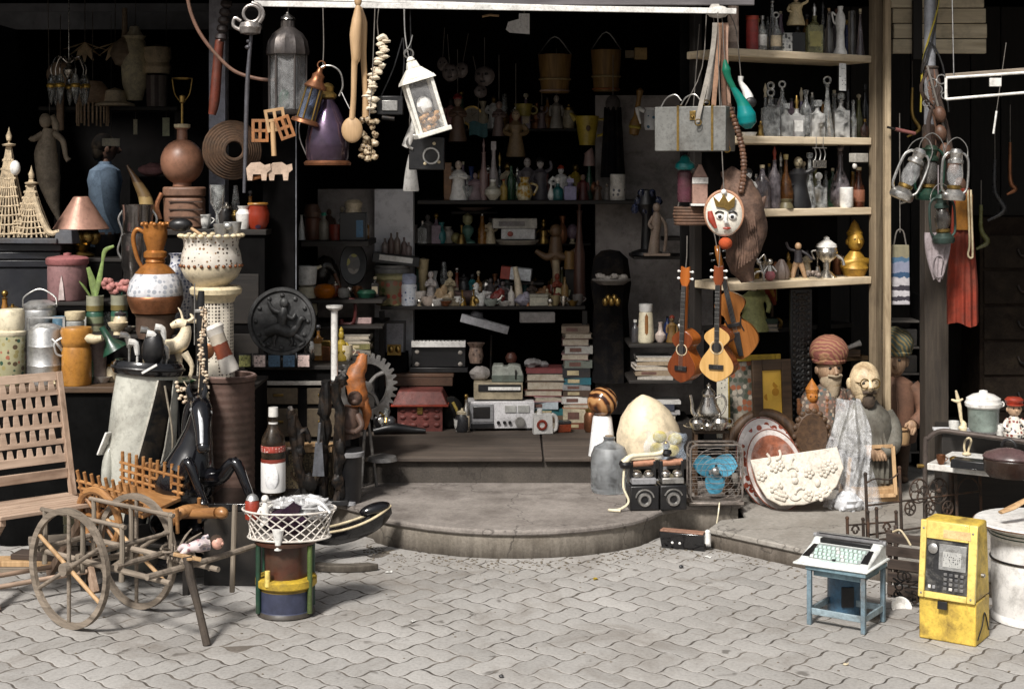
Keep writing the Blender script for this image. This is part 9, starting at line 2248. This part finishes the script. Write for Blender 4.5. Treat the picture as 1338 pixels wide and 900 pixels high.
t=T('net_bag','pale mauve gauze bag hanging left of the red cloth bag','bag',1226,366,7.15);g=t.g();g.sheet(lambda u,v:((u-.5)*(34-22*v*v),-5+6*(2*u-1)**2+1.4*math.sin(u*22+5*v),62*(1-v)+2*math.sin(u*9)*v),20,12,4);t.part('gauze',cm((.36,.31,.32),.9),g);g=t.g();g.ring((-1,-6,18),8,.9,'y',16,6,sz=1.8);g.rod((0,0,60),(0,0,150),.9);t.part('cord',cm((.3,.26,.27),.9),g)
t=T('patterned_bag','blue and white chequered woven bag hanging by the thin pale post','bag',1176,398,7.75);g=t.g();g.box(0,0,0,24,10,78,.95,.6);t.part('bag',BAND('woven_bag_bands',[(0,(.5,.48,.5)),(.12,(.06,.05,.07)),(.2,(.5,.48,.5)),(.3,(.06,.05,.07)),(.38,(.46,.44,.46)),(.52,(.05,.12,.24)),(.6,(.28,.3,.4)),(.78,(.1,.2,.32)),(.86,(.3,.27,.18))],0,.3,.7,noisy=.12),g,.004)
g=t.g();g.tube([(-8,0,78),(-4,0,96),(4,0,96),(8,0,78)],1,6,sub=3);g.rod((0,0,94),(0,2,250),.7);t.part('handle',STR,g)
t=T('window_frame','white metal tube frame slung across the right bay','frame',1236,130,6.95,rz=-8)
p=lambda x,z:(x,0,z)
WTB=M('white_tube',(.72,.7,.66),.4,var=.08,dirt=.4)
g=t.g();
for a,b in((p(0,28),p(200,40)),(p(0,0),p(200,16)),(p(0,0),p(0,28)),(p(200,16),p(200,40))):g.rod(a,b,1.9)
t.part('tube',WTB,g);g=t.g();g.box(62,-2,16,15,5,11);t.part('white_block',WHT,g,.002);g=t.g();g.beam((0,5,30),(200,5,44),5,7);t.part('timber',GREYX,g,.002)
g=t.g();g.rod((10,0,28),(8,10,200),.8);g.rod((190,0,40),(190,10,200),.8);t.part('hanging_wire',STEEL,g)
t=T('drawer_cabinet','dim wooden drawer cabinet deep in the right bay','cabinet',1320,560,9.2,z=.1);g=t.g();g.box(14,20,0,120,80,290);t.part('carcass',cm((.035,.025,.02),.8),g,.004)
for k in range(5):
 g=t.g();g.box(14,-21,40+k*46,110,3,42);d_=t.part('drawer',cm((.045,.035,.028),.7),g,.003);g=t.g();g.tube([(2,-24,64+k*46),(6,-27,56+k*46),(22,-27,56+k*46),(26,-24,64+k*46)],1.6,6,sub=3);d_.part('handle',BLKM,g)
t=T('metal_rack','dim rack of drawers behind the thin pale post','rack',1178,580,8.3,z=.1)
for k in range(6):
 g=t.g();g.box(0,10,20+k*34,44,40,2.6);t.part('shelf',cm((.17,.155,.14),.5),g,.001)
 if k<5:g=t.g();g.box(0,8,23+k*34,36,34,22);t.part('drawer',cm((.06,.055,.05),.6),g,.003)
for x in(-22,22):g=t.g();g.box(x,10,0,3,40,226);t.part('side',DK,g)
t=T('white_rod','short white glass rod hanging below the white metal frame','rod',1298,175,7.4,ry=8,body=(WHT,lambda g:g.rod((0,0,0),(0,0,30),1.4)));g=t.g();g.rod((0,0,30),(0,0,120),.5);t.part('string',STR,g)
t=T('mallet_stick','faded red wooden handle jutting out beside the post','handle',1182,172,7.6,body=(cm((.26,.1,.09)),lambda g:g.rod((-12,0,3),(14,0,-3),2.6)))
g=t.g();g.rod((-12,0,3),(-20,10,6),1.6);t.part('tang',BLKM,g)
t=T('side_wall_board','dim brown board wall closing the back of the right bay','wall',0,0,6,u=1);t.o.location=(0,0,0)
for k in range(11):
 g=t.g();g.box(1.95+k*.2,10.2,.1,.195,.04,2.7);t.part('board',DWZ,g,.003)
HUE={'amber':(.34,.16,.04),'cream':(.58,.5,.36),'white':(.66,.65,.62),'brick red':(.34,.08,.04),'dark green':(.05,.15,.09),'cobalt blue':(.06,.1,.32),'teal':(.05,.25,.26),'mauve':(.28,.2,.26),'mustard':(.42,.3,.06),'charcoal':(.06,.06,.065),'pink':(.5,.25,.24),'brass':None,'silver':None,'copper':None,'lilac':(.34,.3,.46),'olive':(.2,.2,.08)}
SEEN=set()
def hue(n):return{'brass':BRASS,'silver':SILV,'copper':COPP}.get(n)or cm(HUE[n],.25)
def bit(kind,col,where,pos,S,h,w,rz=0):
 lb='%s %s %s'%(col,{'bottle':'stoppered bottle','flask':'pear shaped flask','jar':'lidded jar','cup':'handled cup','fig':'small figurine','idol':'squat idol','bell':'hand bell','box':'little box','ball':'round ornament','vase':'flared vase','dish':'shallow dish','lamp':'oil lamp','clock':'round faced clock','horse':'toy horse'}[kind],where)
 assert lb not in SEEN,lb
 SEEN.add(lb);mt=hue(col);m2=hue(random.choice(['brass','silver','cream','charcoal']))
 if kind=='bottle':bottle(lb,pos,S,h,w,random.choice(['round','square','tall']),GL if col=='white' else mt,random.choice(['cork','ball','cap']),m2,LABC if random.random()<.4 else None)
 elif kind=='flask':bottle(lb,pos,S,h,w,'pear',GL if col=='white' else mt,'spire',m2)
 elif kind=='jar':pot('jar',lb,'jar',pos,S,[(0,0),(w*.8,0),(w,h*.1),(w,h*.6),(w*.75,h*.75),(0,h*.76)],mt,[(w*.8,h*.76),(w*.84,h*.86),(w*.2,h*.93),(w*.2,h),(0,h)],m2)
 elif kind=='cup':pot('cup',lb,'cup',pos,S,[(0,0),(w*.6,0),(w*.95,h*.5),(w,h),(w*.88,h),(w*.7,h*.4),(0,h*.2)],mt,None,None,20,None,([(w*.9,0,h*.8),(w*1.5,0,h*.6),(w*.85,0,h*.3)],w*.1))
 elif kind=='fig':figurine(lb,pos,S,h,mt,m2,None,True,.2)
 elif kind=='idol':
  t=put('idol',lb,'idol',pos,S,rz);g=t.g();g.lathe([(0,0),(w,0),(w*1.05,h*.12),(w*.7,h*.3),(w*.75,h*.5),(w*.3,h*.62),(0,h*.62)],16);g.ball(0,0,h*.74,w*.42,w*.42,h*.15,12);g.lathe([(w*.3,h*.84),(w*.34,h*.9),(0,h)],12)
  for s_ in(-1,1):g.tube([(s_*w*.7,0,h*.52),(s_*w*1.1,-w*.3,h*.36),(s_*w*.3,-w*.9,h*.26)],w*.18,8,sub=3)
  t.part('body',mt,g)
 elif kind=='bell':pot('bell',lb,'bell',pos,S,[(0,0),(w,0),(w*.75,h*.25),(w*.5,h*.5),(w*.15,h*.56),(w*.18,h*.85),(w*.3,h),(0,h)],mt)
 elif kind=='box':box_item('trinket_box',lb,'box',pos,S,w*2,w*1.5,h,mt,random.uniform(-15,15),m2)
 elif kind=='ball':
  t=put('ornament',lb,'ornament',pos,S);g=t.g();g.ball(0,0,h*.6,w,w,h*.4,16);t.part('ball',mt,g);g=t.g();g.lathe([(0,0),(w*.6,0),(w*.3,h*.1),(w*.4,h*.25),(0,h*.26)],14);t.part('foot',m2,g)
 elif kind=='vase':pot('vase',lb,'vase',pos,S,[(0,0),(w*.5,0),(w*.9,h*.25),(w*.8,h*.5),(w*.3,h*.75),(w*.6,h),(w*.5,h),(0,h*.7)],mt)
 elif kind=='dish':pot('dish',lb,'dish',pos,S,[(0,0),(w*.5,0),(w,h),(w*.93,h),(w*.4,h*.3),(0,h*.3)],mt)
 elif kind=='lamp':
  t=put('oil_lamp',lb,'lamp',pos,S);g=t.g();g.lathe([(0,0),(w,0),(w*.4,h*.12),(w*.8,h*.3),(w*.5,h*.42),(0,h*.43)],18);t.part('font',mt,g);g=t.g();g.lathe([(w*.45,h*.43),(w*.6,h*.6),(w*.3,h),(w*.26,h),(w*.55,h*.6)],16);t.part('chimney',GL,g)
 elif kind=='clock':
  t=put('clock',lb,'clock',pos,S,rz);g=t.g();g.rod((0,w*.4,h*.55),(0,-w*.4,h*.55),h*.45,n=22);g.box(0,0,0,w,w*.8,h*.14);t.part('case',mt,g);g=t.g();g.rod((0,-w*.41,h*.55),(0,-w*.45,h*.55),h*.37,n=22);d_=t.part('face',PAPER,g);g=t.g();g.beam((0,-w*.48,h*.55),(h*.2,-w*.48,h*.7),.5);g.beam((0,-w*.48,h*.55),(-h*.02,-w*.48,h*.84),.4);d_.part('hands',BLK,g)
 elif kind=='horse':
  t=put('toy_horse',lb,'toy horse',pos,S,rz);g=t.g();g.tube([(-w,0,h*.5),(0,0,h*.52),(w*.7,0,h*.58),(w*1.1,0,h*.84),(w*1.2,0,h*.92)],[h*.13,h*.14,h*.13,h*.09,h*.08],12,sub=3);g.tube([(w*1.1,0,h*.94),(w*1.6,0,h*.78)],[h*.08,h*.05],10)
  for x in(-.85,-.6,.5,.75):g.tube([(x*w,0,h*.45),(x*w*1.1,0,h*.22),(x*w*1.05,0,0)],[h*.07,h*.045,h*.04],8,sub=2)
  g.tube([(-w,0,h*.55),(-w*1.4,0,h*.4),(-w*1.4,0,h*.2)],[h*.04,h*.05,h*.02],8,sub=2);t.part('body',mt,g)
def row(items,posf,S,where):
 for it in items:
  px,kind,col,h,w=it[:5]
  bit(kind,col,it[5]if len(it)>5 else where,posf(px),S,h,w)
random.seed(21)
row([(590,'bottle','amber',50,6,'behind the brown plank block'),(605,'bottle','mauve',58,5,'behind the white flounced lady'),(616,'vase','cobalt blue',44,7,'behind the elephant headed figurine'),(626,'idol','brass',40,8,'behind the elephant headed figurine'),(638,'fig','brick red',46,6,'between the two cut glass candlestick bottles'),(653,'flask','white',48,8,'behind the round flat flask'),(663,'fig','cream',50,6,'behind the yellow liqueur bottle'),(676,'idol','silver',44,7,'behind the gold swan jug'),(697,'bottle','cobalt blue',40,5,'between the lady and gentleman statuettes'),(714,'vase','pink',34,6,'behind the tiny white vase bottle'),(738,'bell','brass',34,7,'behind the lilac blue scent bottle'),(752,'fig','mustard',48,6,'behind the lilac blue scent bottle'),(770,'bottle','dark green',52,5,'behind the dark red robed figurine'),(775,'ball','copper',24,6,'beside the small brown monk')],lambda px:u(px,.24),SU,'')
row([(575+14*i,k,c,h,w,'on the high ledge '+wh)for i,(k,c,h,w,wh)in enumerate((('jar','copper',30,8,'left of the red hatted puppet'),('fig','pink',40,6,'behind the red hatted puppet'),('bottle','dark green',44,6,'behind the red hatted puppet'),('clock','brass',30,10,'beside the teal cloth'),('vase','cream',36,8,'behind the teal cloth'),('fig','white',44,6,'behind the pink torso puppet'),('lamp','brass',46,9,'by the pink torso puppet'),('jar','brick red',28,8,'behind the yellow mug'),('bottle','mauve',48,6,'behind the dim mauve puppet'),('idol','copper',36,8,'behind the grey patterned puppet'),('bottle','amber',42,6,'under the first bucket'),('bell','silver',26,8,'left of the mustard pitcher'),('jar','cream',32,8,'behind the mustard pitcher')))],lambda px:Vector(((px-CX)*9.3/F,9.28,Zu+.421)),9.3/F,'')
row([(546,'bottle','dark green',46,6,'behind the white medicine jar'),(557,'clock','copper',32,11,'behind the glass cherub'),(568,'vase','white',40,7,'behind the glass cherub'),(580,'lamp','brass',52,9,'behind the amber conch'),(597,'bottle','brick red',40,5,'beside the ivory figurine'),(606,'jar','charcoal',36,8,'behind the nearer brass bell'),(617,'fig','teal',38,6,'behind the mauve bowl'),(625,'bottle','amber',42,5,'behind the white china swan'),(636,'ball','silver',30,8,'behind the white china swan'),(647,'vase','copper',36,7,'behind the red coral'),(656,'fig','lilac',34,6,'by the red coral'),(671,'bell','brass',32,8,'left of the ivory horn'),(687,'bottle','teal',40,5,'behind the ivory horn'),(699,'idol','brass',32,8,'behind the cream card box'),(711,'horse','copper',30,10,'behind the squat gilt idol'),(721,'jar','brick red',30,7,'behind the brass thimble cup'),(734,'bottle','olive',44,5,'by the red lacquer figure'),(749,'vase','mustard',30,6,'near the end of the lower shelf')],lambda px:l(px,.26),SL,'')
row([(548,'ball','silver',10,5,'at the lower shelf edge below the cream tea cup'),(566,'bell','silver',13,4,'at the lower shelf edge below the cherub'),(582,'dish','copper',7,10,'at the lower shelf edge below the conch'),(598,'cup','white',12,5,'at the lower shelf edge before the trinket box'),(623,'ball','brass',11,5,'at the lower shelf edge below the swan'),(649,'horse','silver',15,6,'at the lower shelf edge below the coral'),(659,'dish','white',6,9,'at the lower shelf edge before the scent bottle'),(690,'bell','copper',13,4,'at the lower shelf edge before the quartz lump'),(719,'ball','silver',11,5,'at the lower shelf edge before the gilt idol'),(736,'cup','silver',12,5,'at the lower shelf edge near the knife rest'),(748,'dish','brass',7,8,'at the far end of the lower shelf edge')],lambda px:l(px,-.065),SL,'')
row([(552,'bottle','white',34,6,'in the niche left of the ghostly figurine'),(570,'bottle','mauve',40,6,'in the niche right of the ghostly figurine'),(577,'vase','teal',28,7,'in the niche beside the white jar'),(603,'bell','brass',24,7,'in the niche by the small yellow ball'),(630,'bottle','amber',38,6,'in the niche right of the green globe lamp'),(641,'fig','cream',36,6,'in the niche left of the oval tray'),(710,'idol','brass',34,8,'in the niche right of the pale record box'),(735,'vase','copper',36,8,'in the niche near the newel post'),(748,'ball','mauve',26,8,'in the niche by the newel post')],lambda px:m(px,.36),.0045,'')
for k,its in((1,((990,'bottle','dark green',52,6,'behind the red tin on the top plank'),(1003,'bottle','white',50,6,'behind the silver capped bottle'),(1020,'bottle','mauve',56,6,'behind the cream labelled bottle'),(1054,'bottle','amber',54,6,'behind the yellow green bottle'),(1075,'flask','white',60,8,'behind the smoky grey bottle'),(1106,'bottle','cobalt blue',50,5,'between the waisted vase and the tube bottle'))),(2,((1000,'flask','white',56,8,'behind the two ring decanter'),(1014,'bottle','white',58,7,'behind the hooked decanter'),(1034,'bottle','mauve',60,7,'behind the etched square bottles'),(1047,'flask','lilac',52,8,'behind the second etched square bottle'),(1061,'bottle','white',60,7,'left of the block stoppered bottle'),(1075,'bottle','amber',48,6,'behind the ship decanter'),(1090,'bottle','white',64,7,'behind the heavy square decanter'),(1108,'flask','white',54,7,'between the square decanter and the slim bottle'),(1122,'bottle','olive',56,6,'behind the dark oval flask'))),(3,((988,'bottle','white',46,6,'behind the porcelain lady on third plank'),(1005,'bottle','charcoal',60,6,'between the two mauve bottles'),(1020,'flask','white',58,8,'behind the amber decanter'),(1035,'bottle','dark green',50,6,'right of the amber decanter'),(1050,'bottle','white',56,6,'right of the black robed bust'),(1065,'bottle','olive',54,6,'behind the square white ball bottle'),(1079,'bottle','white',50,6,'left of the pear shaped flask'),(1114,'bottle','amber',46,6,'between the beaker and the red brown bottle'))),(4,((984,'box','brass',14,7,'behind the wire animal on lowest plank'),(999,'fig','silver',30,5,'behind the pink skirted doll'),(1013,'ball','copper',22,6,'beside the ribbed seashell'),(1030,'idol','brass',34,7,'left of the dancer statuette'),(1036,'horse','charcoal',28,8,'behind the dancer statuette'),(1054,'fig','cream',36,6,'right of the dancer statuette'),(1068,'bell','silver',26,7,'left of the silver urn'),(1094,'jar','copper',32,7,'right of the silver urn'),(1100,'clock','silver',26,9,'beside the gilded bust')))):
 row(its,lambda px,k=k:SP(px,k,.19),S1,'')
row([(604,'jar','charcoal',30,9,'left of the silver cassette deck'),(609,'bottle','silver',46,5,'behind the cassette deck on the floor'),(600,'cup','white',16,7,'on the floor right of the black bag'),(736,'box','brick red',14,9,'on the floor by the oil can'),(772,'jar','copper',34,9,'on the floor right of the tall pile'),(497,'jar','silver',26,9,'on the floor left of the red chest'),(505,'lamp','brass',44,9,'on the floor left of the red chest'),(510,'ball','charcoal',20,8,'on the floor before the red chest')],lambda px:f(px,8.42,.2745 if px>0 else 0),S8,'')
row([(33,'cup','white',16,8,'between the flask and the tiffin'),(40,'box','mustard',22,9,'behind the floral flask'),(82,'jar','silver',30,8,'behind the orange canister handle'),(112,'cup','cobalt blue',16,7,'behind the orange canister'),(120,'bottle','dark green',44,6,'beside the mauve grey tin'),(136,'dish','white',8,12,'right of the mauve grey tin'),(146,'jar','cream',26,8,'at the end of the display table')],lambda px:Vector(((px-CX)*7.06/F,7.0+(px%7)*.012,ZT+.001)),7.06/F,'')
row([(18,'jar','silver',34,10,'left of the steel pail on the riser'),(8,'bottle','amber',44,8,'at the dim end of the riser'),(112,'cup','white',18,8,'behind the squat grey jar'),(140,'bottle','white',40,7,'between the bamboo cups'),(170,'jar','cream',30,9,'left of the ewer on the riser'),(178,'dish','silver',9,12,'at the foot of the ewer')],lambda px:Vector(((px-CX)*7.34/F,7.32 if px<160 else 7.16,Z2+.001)),7.3/F,'')
row([(255,'bottle','silver',40,7,'beside the leather case on the dresser'),(268,'cup','white',18,8,'right of the leather case'),(296,'jar','charcoal',34,9,'left of the white urn'),(308,'lamp','brass',56,9,'behind the jardiniere'),(327,'bottle','amber',44,6,'left of the red and yellow pot')],lambda px:Vector(((px-CX)*7.8/F,7.8,zD+.001)),7.8/F,'')
row([(340,'jar','charcoal',30,8,'left of the round plaque'),(405,'jar','silver',34,9,'right of the round plaque'),(416,'bottle','amber',48,6,'behind the white candle column'),(426,'box','copper',26,8,'on the chest behind the candle column'),(446,'idol','mustard',44,9,'on the chest by the candle column'),(453,'cup','cream',20,8,'on the chest near the cogwheel')],lambda px:Vector(((px-CX)*7.72/F,7.72,zq+.001)),7.72/F,'')
row([(402,'bottle','brick red',30,5,'behind the white plastic bottle on the wall shelf'),(416,'fig','copper',36,5,'behind the brown lidded jar'),(447,'bottle','white',38,6,'between the red mug and the black radio'),(478,'bottle','amber',30,5,'right of the black radio')],lambda px:w_(px,Zw1,8.6),S4,'')
row([(412,'cup','white',14,6,'between the mixer and the orange bowl'),(438,'jar','brick red',20,6,'right of the orange bowl'),(456,'ball','silver',16,6,'beside the pale alarm clock'),(467,'cup','copper',14,6,'below the oval tray'),(490,'bottle','charcoal',30,5,'at the end of the middle wall shelf')],lambda px:w_(px,Zw2,8.5),S4,'')
row([(836,'bottle','brick red',26,5,'behind the cream striped flask'),(855,'cup','white',14,6,'behind the bud vase'),(872,'bottle','cobalt blue',32,5,'between the bud vase and the gilt idol'),(888,'jar','silver',28,7,'right of the gilt idol')],lambda px:k_(px,Zk1,8.42),.0042,'')
row([(1246,'cup','white',16,7,'left of the cream statuette'),(1300,'cup','white',15,7,'between the white jar and the sailor'),(1312,'dish','silver',7,13,'in front of the white lidded jar'),(1340,'jar','white',30,10,'right of the red capped figurine')],lambda px:Vector(((px-CX)*6.95/F,6.95-(px-1240)*.0012,zt_low)),6.9/F,'')
row([(1232,'cup','copper',12,6,'on the white cot left of the black case'),(1290,'dish','silver',6,12,'on the white cot by the brown oval pot'),(1247,'ball','brass',12,6,'on the white cot behind the black case')],lambda px:Vector(((px-CX)*6.68/F,6.72-(px-1225)*.0016,zc_cot+.001)),6.68/F,'')
for px,py,lb,c,a,b_ in((1300,250,'dim iron sickle hanging on the dark boards','charcoal',24,60),(1320,235,'dim copper ladle hanging beside the sickle','copper',12,70),(1192,150,'dim brass horn hanging behind the straps','brass',18,50),(1180,250,'dim iron key ring hanging behind the tilted silver lamp','silver',10,30),(1282,300,'dim brown bellows hanging right of the red cloth bag','olive',16,46)):
 t=T('hung_tool',lb,'tool',px,py,8.6);g=t.g();g.tube([(0,0,b_*.7),(0,0,0),(a*.5,0,-a),(-a*.4,0,-a*1.6)],[2.2,3,4,1.6],10,sub=5);t.part('tool',hue(c),g);g=t.g();g.rod((0,0,b_*.7),(0,0,b_*1.4),.6,n=5);t.part('string',STR,g)
for k,(lb,c)in enumerate((('rough grey plank lowest under the folding chair',GREYX),('tan plank lying across the grey one under the folding chair',TANW),('short dark plank on top of the tan one under the chair',CW))):
 t=T('plank',lb,'plank',40+k*16,790,6.5,rz=8-k*9,z=.013+k*.024,group='planks under the chair');g=t.g();g.box(0,0,0,190-k*40,30,7);t.part('board',c,g,.002)
for i,(px,py,c,lb)in enumerate(((508,748,'white','torn white paper scrap on the pavers near the black boat'),(540,812,'white','tiny white scrap on the open pavers'),(778,757,'mustard','dry yellow leaf on the pavers below the doorstep'),(655,885,'charcoal','small black pebble near the front of the pavers'),(890,742,'charcoal','black bottle top on the pavers by the toy boat'),(1105,868,'cream','crumpled cream leaf in front of the blue stool'),(925,728,'white','white paper ball beside the toy boat'))):
 Yq=F*1.688/(py-HY);t=T('street_scrap',lb,'scrap',px,py,Yq,rz=i*50,z=.0125);g=t.g()
 g.sheet(lambda u_,v:((u_-.5)*9,(v-.5)*6,.3+1.2*math.sin(u_*5+i)*math.sin(v*4)+.9),6,5,.3)if c!='charcoal' else g.ball(0,0,2,3.4,3,2.2,10,.15)
 t.part('scrap',hue(c),g)
for lb,px,Y,w,h,c,rz in(('olive tin chest on the ground beside the golf bag foot',108,6.75,46,60,(.09,.085,.05),12),('small rusty iron box on the olive tin chest',104,6.72,30,20,(.14,.08,.05),-10),('grey wooden toolbox behind the hand cart wheel',70,6.6,60,34,(.2,.17,.14),20)):
 box_item('storage_box',lb,'box',Vector(((px-CX)*Y/F,Y,.013 if 'iron' not in lb else .013+61*6.75/F)),Y/F,w,w*.6,h,cm(c,.5),rz,cm(sc(c,1.4),.5))
